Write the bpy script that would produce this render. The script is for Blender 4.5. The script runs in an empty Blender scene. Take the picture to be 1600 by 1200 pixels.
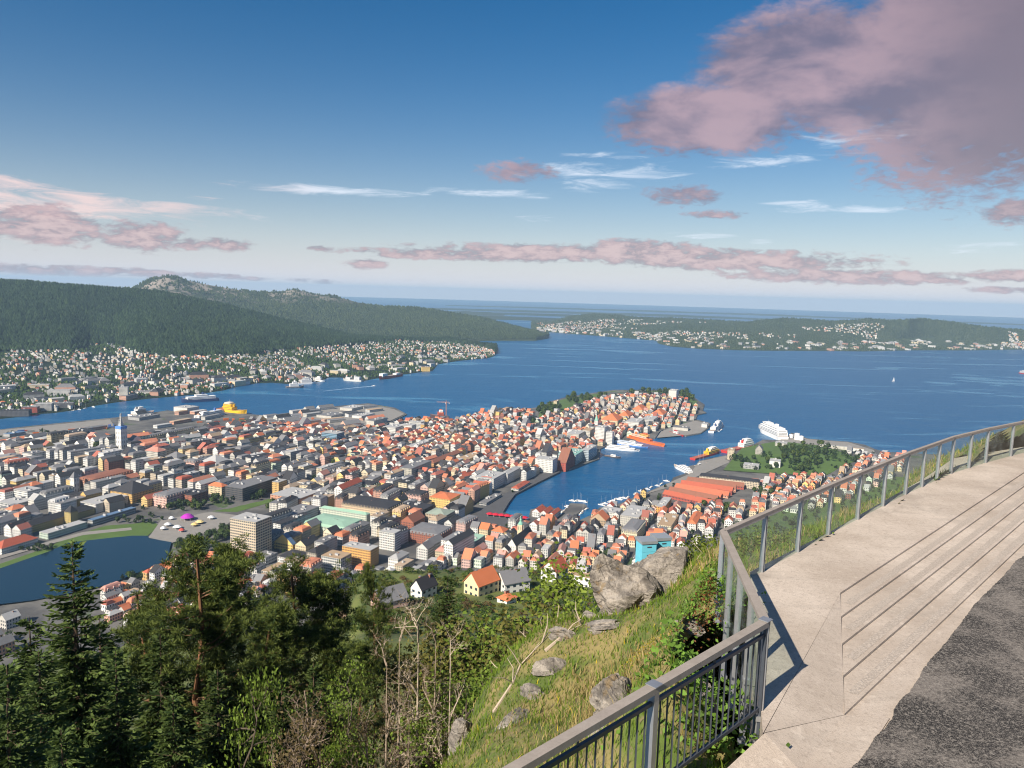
import bpy, math, random
import numpy as np
from mathutils import Matrix, Vector
from mathutils.geometry import delaunay_2d_cdt

random.seed(7); RNG = np.random.default_rng(7)
S = bpy.context.scene
COL = S.collection

# ------------------------------------------------------------------ camera
CAM_H, FPX = 325.0, 1185.0
PITCH, ROLL = math.radians(6.8), math.radians(1.66)
cam = bpy.data.cameras.new('camera'); camo = bpy.data.objects.new('camera', cam); COL.objects.link(camo)
cam.sensor_width = 36.0; cam.lens = 36.0 * FPX / 1600.0
cam.clip_start = 0.1; cam.clip_end = 120000.0
_c, _s, _cp, _sp = math.cos(ROLL), math.sin(ROLL), math.cos(PITCH), math.sin(PITCH)
camo.matrix_world = Matrix(((_c, -_s, 0, 0), (_s * _sp, _c * _sp, -_cp, 0), (_s * _cp, _c * _cp, _sp, CAM_H), (0, 0, 0, 1)))
S.camera = camo

# ------------------------------------------------------------------ sun, exposure, render settings
SUN_EL, SUN_AZ = math.radians(37), math.radians(-141)          # azimuth from +Y towards +X: behind and left of the camera
sun = bpy.data.lights.new('sun', 'SUN'); suno = bpy.data.objects.new('sun', sun); COL.objects.link(suno)
sun.energy = 5.0; sun.angle = math.radians(0.5); sun.color = (1.0, 0.90, 0.75)
sd = Vector((math.sin(SUN_AZ) * math.cos(SUN_EL), math.cos(SUN_AZ) * math.cos(SUN_EL), math.sin(SUN_EL)))
suno.rotation_euler = sd.to_track_quat('Z', 'Y').to_euler()
suno.location = (0, 0, 600)
S.view_settings.view_transform = 'Standard'; S.view_settings.look = 'None'
S.view_settings.gamma = 1.0; S.view_settings.exposure = 0.66; S.view_settings.use_curve_mapping = False
S.render.engine = 'CYCLES'
cy = S.cycles
cy.use_denoising = True; cy.denoising_prefilter = "ACCURATE"; cy.use_adaptive_sampling = True; cy.adaptive_threshold = 0.01
cy.pixel_filter_type = 'BLACKMAN_HARRIS'; cy.filter_width = 1.1
cy.max_bounces = 5; cy.diffuse_bounces = 2; cy.glossy_bounces = 2; cy.transmission_bounces = 3
cy.transparent_max_bounces = 10; cy.volume_bounces = 0; cy.caustics_reflective = False; cy.caustics_refractive = False
cy.sample_clamp_indirect = 6.0

# ------------------------------------------------------------------ pixel <-> place helpers
def ray(px, py):
    X = px - 800.0; Y = py - 600.0
    x = _c * X + _s * Y; u = _s * X - _c * Y
    v = np.array([x, FPX * _cp + u * _sp, -FPX * _sp + u * _cp]); return v / np.linalg.norm(v)
def G(px, py, z=3.0):                       # where the sight line through a pixel meets height z
    v = ray(px, py); t = (z - CAM_H) / v[2]; return np.array([v[0] * t, v[1] * t])
def D(px, py, d):                           # the point on the sight line at horizontal distance d
    v = ray(px, py); t = d / math.hypot(v[0], v[1]); return np.array([v[0] * t, v[1] * t, CAM_H + v[2] * t])
def P(x, y, z):
    z = z - CAM_H; fw = y * _cp - z * _sp; u = y * _sp + z * _cp
    X = FPX * x / fw; Y = -FPX * u / fw
    return 800 + _c * X - _s * Y, 600 + _s * X + _c * Y
def az_of(px, py):
    v = ray(px, py); return math.atan2(v[0], v[1])
def tan_of(px, py):
    v = ray(px, py); return -v[2] / math.hypot(v[0], v[1])

# ------------------------------------------------------------------ materials
def newmat(name):
    m = bpy.data.materials.new(name); m.use_nodes = True
    nt = m.node_tree; return m, nt, nt.nodes['Principled BSDF']
def N(nt, typ, **kw):
    n = nt.nodes.new(typ)
    for k, v in kw.items():
        if k.startswith('i_'):
            key = k[2:]; key = int(key) if key.isdigit() else key.replace('_', ' ')
            n.inputs[key].default_value = v
        else: setattr(n, k, v)
    return n
def mth(nt, op, a, b=None, c=None, clamp=False):
    n = nt.nodes.new('ShaderNodeMath'); n.operation = op; n.use_clamp = clamp
    for i, v in enumerate((a, b, c)):
        if v is None: continue
        if isinstance(v, (int, float)): n.inputs[i].default_value = v
        else: nt.links.new(v, n.inputs[i])
    return n.outputs[0]
def mixc(nt, f, a, b, mode='MIX'):
    n = nt.nodes.new('ShaderNodeMix'); n.data_type = 'RGBA'; n.blend_type = mode; n.clamp_factor = True
    for s, v in ((n.inputs[0], f), (n.inputs[6], a), (n.inputs[7], b)):
        if isinstance(v, (int, float)): s.default_value = v
        elif isinstance(v, tuple): s.default_value = (*v[:3], 1)
        else: nt.links.new(v, s)
    return n.outputs[2]
def smooth(nt, v, a, b):
    n = nt.nodes.new('ShaderNodeMapRange'); n.interpolation_type = 'SMOOTHSTEP'
    nt.links.new(v, n.inputs[0]); n.inputs[1].default_value = a; n.inputs[2].default_value = b
    return n.outputs[0]
def noise(nt, scale, detail=4, rough=.55, vec=None, dist=0.0):
    n = N(nt, 'ShaderNodeTexNoise', i_Scale=scale, i_Detail=detail, i_Roughness=rough, i_Distortion=dist)
    if vec is None: vec = N(nt, 'ShaderNodeTexCoord').outputs['Object']
    nt.links.new(vec, n.inputs['Vector']); return n.outputs['Fac']
def geo_pos(nt): return N(nt, 'ShaderNodeNewGeometry').outputs['Position']
def bump(nt, bsdf, h, strength=.4, dist=.05):
    b = N(nt, 'ShaderNodeBump', i_Strength=strength, i_Distance=dist)
    nt.links.new(h, b.inputs['Height']); nt.links.new(b.outputs[0], bsdf.inputs['Normal'])
def basic(name, c, rough=.6, metal=0.0, var=.18, vscale=3.0, spec=.5, bmp=0.0):
    m, nt, b = newmat(name)
    n = noise(nt, vscale, 5, .6)
    lo = tuple(x * (1 - var) for x in c); hi = tuple(min(1, x * (1 + var)) for x in c)
    nt.links.new(mixc(nt, n, lo, hi), b.inputs['Base Color'])
    b.inputs['Roughness'].default_value = rough; b.inputs['Metallic'].default_value = metal
    b.inputs['Specular IOR Level'].default_value = spec
    if bmp: bump(nt, b, n, bmp, .02)
    return m
def attr_mat(name, rough=.8, var=.35, scale=.4, spec=.2, trans=0.0):
    """colour from the mesh's Col attribute with noise on top"""
    m, nt, b = newmat(name)
    a = N(nt, 'ShaderNodeAttribute', attribute_name='Col')
    n = noise(nt, scale, 4, .6, geo_pos(nt))
    k = mth(nt, 'MULTIPLY_ADD', n, 2 * var, 1 - var)
    v = N(nt, 'ShaderNodeVectorMath', operation='SCALE'); nt.links.new(a.outputs['Color'], v.inputs[0]); nt.links.new(k, v.inputs['Scale'])
    nt.links.new(v.outputs[0], b.inputs['Base Color'])
    b.inputs['Roughness'].default_value = rough; b.inputs['Specular IOR Level'].default_value = spec
    if trans:
        t = N(nt, 'ShaderNodeBsdfTranslucent'); nt.links.new(v.outputs[0], t.inputs[0])
        mx = N(nt, 'ShaderNodeMixShader', i_0=trans); nt.links.new(b.outputs[0], mx.inputs[1]); nt.links.new(t.outputs[0], mx.inputs[2])
        nt.links.new(mx.outputs[0], nt.nodes['Material Output'].inputs[0])
    return m
def lin(h):
    h = h.lstrip('#'); r = [int(h[i:i + 2], 16) / 255 for i in (0, 2, 4)]
    return tuple(x / 12.92 if x <= .04045 else ((x + .055) / 1.055) ** 2.4 for x in r)

# ------------------------------------------------------------------ world: Nishita sky with drifting cloud
W = bpy.data.worlds.new('World'); S.world = W; W.use_nodes = True
W.cycles.sampling_method = 'MANUAL'; W.cycles.sample_map_resolution = 128
def build_world():
    nt = W.node_tree; nt.nodes.clear()
    out = N(nt, 'ShaderNodeOutputWorld'); bg = N(nt, 'ShaderNodeBackground', i_Strength=0.072)
    nt.links.new(bg.outputs[0], out.inputs[0])
    tc = N(nt, 'ShaderNodeTexCoord'); sep = N(nt, 'ShaderNodeSeparateXYZ'); nt.links.new(tc.outputs['Generated'], sep.inputs[0])
    x, y, z = sep.outputs
    zc = mth(nt, 'MAXIMUM', z, 0.012)                         # the sky goes on unchanged just under the horizon
    cmb = N(nt, 'ShaderNodeCombineXYZ')
    for i, v in enumerate((x, y, zc)): nt.links.new(v, cmb.inputs[i])
    sky = N(nt, 'ShaderNodeTexSky', sky_type='NISHITA', sun_disc=False, sun_elevation=SUN_EL, sun_rotation=SUN_AZ,
            altitude=300.0, air_density=1.0, dust_density=1.2, ozone_density=2.5)
    nt.links.new(cmb.outputs[0], sky.inputs[0])
    hs = N(nt, 'ShaderNodeHueSaturation', i_Saturation=1.45, i_Value=.80); nt.links.new(sky.outputs[0], hs.inputs['Color'])
    base = hs.outputs[0]
    hz = mth(nt, 'EXPONENT', mth(nt, 'MULTIPLY', mth(nt, 'MAXIMUM', z, 0.0), -14.0))           # pale moist air low over the sea
    base = mixc(nt, mth(nt, 'MULTIPLY', hz, .86), base, (8.8, 8.5, 9.2))
    # direction as azimuth / elevation in degrees
    azd = mth(nt, 'MULTIPLY', mth(nt, 'ARCTAN2', x, y), 57.29578)
    eld = mth(nt, 'MULTIPLY', mth(nt, 'ARCSINE', z), 57.29578)
    def coord(sa, se, off):
        c = N(nt, 'ShaderNodeCombineXYZ')
        nt.links.new(mth(nt, 'MULTIPLY', azd, sa), c.inputs[0]); nt.links.new(mth(nt, 'MULTIPLY', eld, se), c.inputs[1]); c.inputs[2].default_value = off
        return c.outputs[0]
    ae = N(nt, 'ShaderNodeCombineXYZ'); nt.links.new(azd, ae.inputs[0]); nt.links.new(eld, ae.inputs[1])
    def blobs(lst):
        tot = None
        for px, py, wx, wy, amp, tilt in lst:
            v = ray(px, py); a0 = math.degrees(math.atan2(v[0], v[1])); e0 = math.degrees(math.asin(v[2]))
            sa = 2.0 / (wx * .0483); se = 2.0 / (wy * .0483)
            q = N(nt, 'ShaderNodeVectorMath', operation='MULTIPLY_ADD'); nt.links.new(ae.outputs[0], q.inputs[0])
            q.inputs[1].default_value = (sa, se, 0); q.inputs[2].default_value = (-a0 * sa, -e0 * se, 0)
            d = N(nt, 'ShaderNodeVectorMath', operation='DOT_PRODUCT'); nt.links.new(q.outputs[0], d.inputs[0]); nt.links.new(q.outputs[0], d.inputs[1])
            g = mth(nt, 'MULTIPLY_ADD', d.outputs['Value'], -.55, amp)
            tot = g if tot is None else mth(nt, 'MAXIMUM', tot, g)
        return mth(nt, 'MAXIMUM', tot, -3.0)
    # low cumulus (mauve) and high cirrus (white)
    cum = blobs([(960, 396, 560, 22, 1, 0), (760, 399, 380, 18, .95, 0), (1130, 408, 360, 26, 1, 0), (1320, 432, 300, 20, .95, 0), (640, 398, 150, 14, .8, 0), (1000, 385, 160, 20, .9, 0), (1440, 438, 130, 10, .8, 0),
                 (1105, 188, 250, 80, 1.15, 0), (1255, 95, 230, 110, 1.25, 0), (1530, 90, 260, 260, 1.25, 0), (1370, 150, 300, 90, 1.1, 0), (1460, 30, 160, 120, 1.0, 0),
                 (70, 352, 120, 46, 1, 0), (225, 370, 100, 40, .95, 0), (300, 381, 70, 18, .8, 0), (352, 382, 70, 18, .85, 0), (130, 366, 120, 12, .75, 0),
                 (70, 421, 330, 14, .85, 0), (190, 425, 200, 12, .85, 0), (320, 431, 110, 9, .85, 0), (575, 412, 60, 16, .85, 0), (500, 388, 50, 10, .7, 0),
                 (1070, 305, 110, 30, .85, 0), (1120, 335, 90, 14, .75, 0), (815, 268, 120, 34, .72, 0), (1575, 431, 110, 16, .9, 0), (1575, 453, 100, 9, .8, 0), (1585, 330, 70, 36, .85, 0),
                 (1590, 240, 60, 36, .85, 0), (510, 440, 60, 9, .75, 0), (470, 438, 40, 9, .7, 0), (400, 436, 60, 7, .7, 0)])
    n1 = noise(nt, 1.0, 6, .6, coord(.50, 1.5, 3.1), .2)
    n1h = noise(nt, 1.0, 6, .55, coord(.17, .34, 8.3), .2)
    hi = smooth(nt, eld, 4.0, 10.0)
    fm = N(nt, 'ShaderNodeMix'); nt.links.new(hi, fm.inputs[0]); nt.links.new(n1, fm.inputs[2]); nt.links.new(n1h, fm.inputs[3]); nn = fm.outputs[0]
    dens = mth(nt, 'ADD', cum, mth(nt, 'MULTIPLY', mth(nt, 'SUBTRACT', nn, .5), mth(nt, 'MULTIPLY_ADD', hi, -.2, 1.75)))
    n3 = noise(nt, 1.0, 4, .6, coord(1.1, 2.6, 1.7), .4)
    dens = mth(nt, 'ADD', dens, mth(nt, 'MULTIPLY', mth(nt, 'SUBTRACT', n3, .5), mth(nt, 'MULTIPLY_ADD', smooth(nt, eld, 9.0, 15.0), -1.0, 1.7)))
    m1 = smooth(nt, dens, .05, .80)
    cir = blobs([(100, 320, 420, 34, 1, .02), (10, 286, 90, 24, .9, .1), (180, 318, 260, 24, .8, -.03), (510, 297, 340, 16, .8, .02), (770, 302, 220, 16, .7, 0), (320, 312, 80, 16, .6, -.1),
                 (950, 272, 260, 44, .75, .08), (930, 285, 160, 26, .8, 0), (1180, 253, 180, 20, .65, .03), (1340, 215, 200, 44, .7, 0), (1245, 322, 110, 20, .75, 0), (1360, 327, 200, 12, .65, .02),
                 (840, 342, 90, 14, .6, .1), (1090, 368, 120, 14, .55, .15), (1530, 385, 120, 20, .6, .1), (1190, 379, 60, 10, .5, 0), (360, 338, 100, 12, .5, 0), (60, 375, 120, 14, .6, 0), (960, 245, 200, 14, .6, .1)])
    n2 = noise(nt, 1.0, 5, .66, coord(.22, 1.5, 5.7), .9)
    m2 = mth(nt, 'MULTIPLY', smooth(nt, mth(nt, 'ADD', cir, mth(nt, 'MULTIPLY', mth(nt, 'SUBTRACT', n2, .5), 2.6)), .25, 1.25), .72)
    # cumulus colour: lit tops, greyer bases and middles
    shade = smooth(nt, nn, .36, .66)
    lowc = mixc(nt, shade, (1.9, 1.6, 2.2), (4.9, 3.4, 3.7))
    topl = smooth(nt, dens, .35, 1.25); lowc = mixc(nt, mth(nt, 'MULTIPLY', topl, mth(nt, 'SUBTRACT', 1.0, hi)), lowc, (6.6, 4.9, 4.9))
    lowc = mixc(nt, mth(nt, 'MULTIPLY', smooth(nt, azd, 20.0, 34.0), hi), lowc, (2.5, 1.85, 2.05))
    pale = mixc(nt, smooth(nt, azd, -12.0, -24.0), (8.2, 8.8, 9.8), (9.5, 7.0, 6.6))
    c = mixc(nt, m2, base, pale)
    c = mixc(nt, mth(nt, 'MULTIPLY', m1, .84), c, lowc)
    nt.links.new(c, bg.inputs[0])
build_world()

# ------------------------------------------------------------------ mesh helpers
def mesh_np(name, V, F=None, Q=None, mat=None, fcol=None, smooth_=False, uv=None):
    """fast mesh from numpy verts + triangle array F + quad array Q (faces ordered tris then quads)"""
    me = bpy.data.meshes.new(name)
    V = np.asarray(V, np.float32)
    F = np.zeros((0, 3), np.int32) if F is None else np.asarray(F, np.int32).reshape(-1, 3)
    Q = np.zeros((0, 4), np.int32) if Q is None else np.asarray(Q, np.int32).reshape(-1, 4)
    me.vertices.add(len(V)); me.vertices.foreach_set('co', V.ravel())
    nl = F.size + Q.size; me.loops.add(nl); me.loops.foreach_set('vertex_index', np.concatenate([F.ravel(), Q.ravel()]))
    npoly = len(F) + len(Q); me.polygons.add(npoly)
    ls = np.concatenate([np.arange(len(F)) * 3, F.size + np.arange(len(Q)) * 4]).astype(np.int32)
    me.polygons.foreach_set('loop_start', ls)
    if fcol is not None:
        a = me.attributes.new('Col', 'FLOAT_COLOR', 'FACE'); fc = np.ones((npoly, 4), np.float32)
        fcol = np.asarray(fcol, np.float32); fc[:, :fcol.shape[1]] = fcol; a.data.foreach_set('color', fc.ravel())
    if uv is not None:
        l = me.uv_layers.new(name='UVMap'); l.data.foreach_set('uv', np.asarray(uv, np.float32).ravel())
    if mat: me.materials.append(mat)
    me.update(calc_edges=True); me.validate()
    me.polygons.foreach_set('use_smooth', np.full(npoly, bool(smooth_)))
    return me
def link(name, me, parent=None, loc=None, rz=None):
    o = bpy.data.objects.new(name, me); COL.objects.link(o)
    if parent is not None: o.parent = parent
    if loc is not None: o.location = tuple(float(q) for q in loc)
    if rz is not None: o.rotation_euler = (0, 0, rz)
    return o
def tag(o, label=None, cat=None, group=None, kind=None):
    for k, v in (('label', label), ('category', cat), ('group', group), ('kind', kind)):
        if v: o[k] = v
    return o
def empty(name, loc, label, cat, group=None, rz=0.0):
    o = bpy.data.objects.new(name, None); COL.objects.link(o); o.location = tuple(float(q) for q in loc); o.rotation_euler = (0, 0, rz)
    o.empty_display_size = .2
    return tag(o, label, cat, group)
def copy_tree(o, parent=None):
    c = o.copy(); COL.objects.link(c)
    if parent is not None: c.parent = parent
    for ch in o.children: copy_tree(ch, c)
    return c

class MB:
    """collects polygons with colour and uv, builds one mesh"""
    def __init__(s): s.v = []; s.f = []; s.c = []; s.uv = []
    def face(s, pts, col=(.5, .5, .5), uv=None, a=0.0):
        i = len(s.v); s.v += [tuple(p) for p in pts]; s.f.append(tuple(range(i, i + len(pts)))); s.c.append((*col[:3], a))
        s.uv.append(uv if uv else [(0, -5)] * len(pts))
    def box(s, x0, x1, y0, y1, z0, z1, col=(.5, .5, .5), bottom=False):
        p = lambda i, j, k: ((x0, x1)[i], (y0, y1)[j], (z0, z1)[k])
        s.face([p(0, 0, 0), p(1, 0, 0), p(1, 0, 1), p(0, 0, 1)], col); s.face([p(1, 0, 0), p(1, 1, 0), p(1, 1, 1), p(1, 0, 1)], col)
        s.face([p(1, 1, 0), p(0, 1, 0), p(0, 1, 1), p(1, 1, 1)], col); s.face([p(0, 1, 0), p(0, 0, 0), p(0, 0, 1), p(0, 1, 1)], col)
        s.face([p(0, 0, 1), p(1, 0, 1), p(1, 1, 1), p(0, 1, 1)], col)
        if bottom: s.face([p(0, 0, 0), p(0, 1, 0), p(1, 1, 0), p(1, 0, 0)], col)
    def prism(s, poly, z0, z1, col=(.5, .5, .5), bottom=False):
        n = len(poly)
        for i in range(n):
            a, b = poly[i], poly[(i + 1) % n]
            s.face([(a[0], a[1], z0), (b[0], b[1], z0), (b[0], b[1], z1), (a[0], a[1], z1)], col)
        s.face([(q[0], q[1], z1) for q in poly], col)
        if bottom: s.face([(q[0], q[1], z0) for q in reversed(poly)], col)
    def beam(s, a, b, w, h, col=(.5, .5, .5), up=(0, 0, 1)):
        a, b = Vector(a), Vector(b); d = (b - a).normalized(); u = Vector(up)
        sd_ = d.cross(u)
        if sd_.length < 1e-4: sd_ = d.cross(Vector((0, 1, 0)))
        sd_.normalize(); u = sd_.cross(d)
        q = [sd_ * (w / 2 * i) + u * (h / 2 * j) for i, j in ((-1, -1), (1, -1), (1, 1), (-1, 1))]
        A = [a + k for k in q]; B_ = [b + k for k in q]
        for i in range(4):
            j = (i + 1) % 4; s.face([A[i], A[j], B_[j], B_[i]], col)
        s.face(A[::-1], col); s.face(B_, col)
    def tube(s, pts, radii, n=6, col=(.5, .5, .5), cap=True):
        rings = []
        for k, p in enumerate(pts):
            p = Vector(p); d = (Vector(pts[min(k + 1, len(pts) - 1)]) - Vector(pts[max(k - 1, 0)])).normalized()
            a = d.cross(Vector((0, 0, 1)))
            if a.length < .05: a = d.cross(Vector((1, 0, 0)))
            a.normalize(); b = d.cross(a)
            rings.append([p + (a * math.cos(t) + b * math.sin(t)) * radii[k] for t in [2 * math.pi * i / n for i in range(n)]])
        for r0, r1 in zip(rings, rings[1:]):
            for i in range(n):
                j = (i + 1) % n; s.face([r0[j], r0[i], r1[i], r1[j]], col)
        if cap: s.face(rings[-1][::-1], col); s.face(rings[0], col)
    def mesh(s, name, mat, smooth_=False):
        me = bpy.data.meshes.new(name); me.from_pydata(s.v, [], s.f)
        a = me.attributes.new('Col', 'FLOAT_COLOR', 'FACE'); a.data.foreach_set('color', np.array(s.c, np.float32).ravel())
        l = me.uv_layers.new(name='UVMap'); l.data.foreach_set('uv', np.array([q for u in s.uv for q in u], np.float32).ravel())
        me.materials.append(mat)
        if smooth_: me.polygons.foreach_set('use_smooth', np.ones(len(s.f), bool))
        me.update(); return me
    def build(s, name, mat, parent=None, loc=None, rz=None, smooth_=False):
        return link(name, s.mesh(name, mat, smooth_), parent, loc, rz)

_ND = [(RNG.normal(size=2), RNG.uniform(0, 6.28)) for _ in range(48)]
def fbm(x, y, scale, octs=4):
    """smooth 2-d noise, about -1..1, numpy friendly"""
    x = np.asarray(x, float) / scale; y = np.asarray(y, float) / scale; t = 0; amp = 1; k = 0; fr = 1.0
    for o in range(octs):
        s_ = 0
        for j in range(5):
            (d, ph) = _ND[(k) % 48]; k += 1; s_ = s_ + np.sin((x * d[0] + y * d[1]) * fr * 2.2 + ph + 1.3 * np.sin((x * d[1] - y * d[0]) * fr * 1.1 + ph * 2))
        t = t + amp * s_ / 3.2; amp *= .5; fr *= 2.03
    return t / 1.7

# ================================================================== SETTING
# ---- sea
def build_sea():
    m, nt, b = newmat('sea_water')
    pos = geo_pos(nt)
    slick = noise(nt, 1.0, 6, .62, (lambda mp: mp)(_map(nt, pos, (.0011, .0042, 1), 24)), 1.6)
    s = smooth(nt, slick, .53, .64)
    nt.links.new(mixc(nt, s, (.004, .080, .205), (.024, .155, .30)), b.inputs['Base Color'])
    nt.links.new(mth(nt, 'MULTIPLY_ADD', s, -.10, .34), b.inputs['Roughness'])
    b.inputs['IOR'].default_value = 1.33; b.inputs['Specular IOR Level'].default_value = .30
    w1 = noise(nt, .09, 5, .6, pos); w2 = noise(nt, .012, 4, .6, pos)
    h = mth(nt, 'ADD', w1, mth(nt, 'MULTIPLY', w2, 2.5))
    bp = N(nt, 'ShaderNodeBump', i_Distance=2.2); nt.links.new(h, bp.inputs['Height'])
    nt.links.new(mth(nt, 'MULTIPLY_ADD', s, -.35, .75), bp.inputs['Strength'])
    nt.links.new(bp.outputs[0], b.inputs['Normal'])
    n = 180; V = [(0, 0, 0)] + [(32000 * math.sin(2 * math.pi * i / n), 32000 * math.cos(2 * math.pi * i / n), 0) for i in range(n)]
    F = [(0, 1 + (i + 1) % n, 1 + i) for i in range(n)]
    tag(link('sea', mesh_np('sea', V, F, mat=m)), 'deep blue fjord and sea with pale current slicks', kind='structure')
def _map(nt, vec, scale, rot=0):
    mp = N(nt, 'ShaderNodeMapping'); mp.inputs['Scale'].default_value = scale; mp.inputs['Rotation'].default_value = (0, 0, math.radians(rot))
    nt.links.new(vec, mp.inputs[0]); return mp.outputs[0]
build_sea()

# ---- terrain heights of the town and the near hillside
def seg_d(x, y, a, b):
    ax, ay = a; bx, by = b; L = (bx - ax) ** 2 + (by - ay) ** 2
    t = np.clip(((x - ax) * (bx - ax) + (y - ay) * (by - ay)) / L, 0, 1)
    return np.hypot(x - ax - t * (bx - ax), y - ay - t * (by - ay))
JOH = G(188, 700, 30); NR = [G(820, 652, 20), G(905, 632, 25), G(1020, 628, 18)]; BRG = G(1275, 712, 15); SAN = G(1500, 745, 60)
RL = np.array([0, 12, 20, 60, 110, 200, 300, 420, 520, 620, 720, 800, 5000.]); ZL = np.array([311, 308, 302, 268, 238, 190, 142, 84, 46, 20, 7, 3, 3.])
RC = np.array([0, 12, 20, 60, 110, 200, 250, 300, 345, 365, 450, 600, 740, 850, 5000.]); ZC = np.array([315, 312, 306, 276, 252, 226, 213, 202, 196, 180, 110, 44, 12, 3, 3.])
RR = np.array([0, 12, 25, 45, 80, 200, 400, 700, 900, 1150, 1400, 5000.]); ZR = np.array([318, 317, 314, 304, 282, 215, 130, 52, 26, 10, 3, 3.])
A_L, A_C0, A_C1, A_R = [math.radians(a) for a in (-17, -11, 7, 21)]
def hill(x, y):
    r = np.hypot(x, y); a = np.arctan2(x, y)
    zl = np.interp(r, RL, ZL); zc = np.interp(r, RC, ZC); zr = np.interp(r, RR, ZR)
    wl = np.clip((A_C0 - a) / (A_C0 - A_L), 0, 1); wr = np.clip((a - A_C1) / (A_R - A_C1), 0, 1)
    wl = wl * wl * (3 - 2 * wl); wr = wr * wr * (3 - 2 * wr)
    return zl * wl + zr * wr + zc * (1 - wl - wr)
def ZT(x, y):
    x = np.asarray(x, float); y = np.asarray(y, float)
    z = hill(x, y)
    z = z + 26 * np.exp(-((x - JOH[0]) ** 2 + (y - JOH[1]) ** 2) / (2 * 150 ** 2))
    z = z + 20 * np.exp(-np.minimum(seg_d(x, y, NR[0], NR[1]), seg_d(x, y, NR[1], NR[2])) ** 2 / (2 * 80 ** 2))
    z = z + 9 * np.exp(-((x - BRG[0]) ** 2 + (y - BRG[1]) ** 2) / (2 * 90 ** 2))
    return z
def GT(px, py, dz=0.0):
    """the sight line's meeting point with the terrain (plus dz), beyond the hill shoulder"""
    z = 3.0
    for _ in range(9):
        p = G(px, py, z + dz); zn = float(ZT(p[0], p[1])); z = z + .75 * (zn - z)
        if abs(zn - z) < .02: break
    return np.array([p[0], p[1], z])
_DD = np.concatenate([np.linspace(60, 420, 240), np.linspace(425, 1500, 220)])
def GH(px, py):
    """first meeting point of the sight line with the near hillside"""
    v = ray(px, py); k = _DD / math.hypot(v[0], v[1]); X, Y, Z_ = v[0] * k, v[1] * k, CAM_H + v[2] * k
    i = int(np.argmax(Z_ <= ZT(X, Y))); return np.array([X[i], Y[i], float(ZT(X[i], Y[i]))])
SHORE = [(-420, 700), (0, 671), (32, 667), (100, 660), (172, 653), (205, 650), (262, 641), (300, 645), (345, 640), (388, 647), (420, 649), (530, 634), (575, 630), (617, 637), (636, 647), (607, 661), (600, 668),
         (626, 661), (640, 657), (662, 653), (680, 655), (697, 652), (712, 656), (732, 651), (775, 646), (800, 640), (825, 639), (845, 636), (860, 627), (882, 621), (925, 614), (960, 609),
         (1012, 609), (1050, 609), (1080, 617), (1092, 626), (1101, 632), (1098, 641), (1104, 645), (1090, 648), (1087, 655), (1110, 661), (1108, 668), (1095, 677), (1072, 681), (1037, 671), (1031, 674),
         (1024, 684), (990, 688), (962, 689), (938, 701), (936, 717), (900, 730), (875, 737), (840, 754), (805, 772), (795, 785), (786, 800), (825, 812), (829, 796), (852, 791), (878, 796), (868, 808), (870, 812), (891, 786), (913, 787), (917, 791), (886, 815),
         (905, 813), (927, 803), (937, 793), (970, 786), (990, 777), (1015, 767), (1048, 753), (1052, 746), (1070, 740), (1076, 728), (1088, 726), (1092, 720), (1135, 711), (1152, 702), (1180, 693), (1192, 687), (1222, 688), (1237, 676),
         (1262, 685), (1282, 687), (1325, 690), (1352, 695), (1368, 702), (1385, 706), (1500, 712), (1700, 722), (2300, 760)]
SHORE_W = [G(px, py, 2.2) for px, py in SHORE]
LAKE = [(-160, 925), (0, 888), (75, 862), (107, 848), (140, 844), (175, 840), (207, 837), (230, 837), (233, 841), (268, 847), (265, 857), (264, 876), (250, 880), (220, 893), (175, 911), (140, 921), (50, 938), (0, 944), (-200, 990)]
LAKE_W = [G(px, py, 3.2) for px, py in LAKE]
def inpoly(x, y, poly):
    x = np.asarray(x, float); y = np.asarray(y, float); ins = np.zeros(x.shape, bool); n = len(poly)
    for i in range(n):
        x0, y0 = poly[i]; x1, y1 = poly[(i + 1) % n]
        if y0 == y1: continue
        c = ((y0 > y) != (y1 > y)) & (x < (x1 - x0) * (y - y0) / (y1 - y0) + x0); ins ^= c
    return ins
LAND_W = SHORE_W + [np.array(q) for q in ((2600, 300), (900, 60), (-900, 60), (-2000, 500))]

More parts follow.
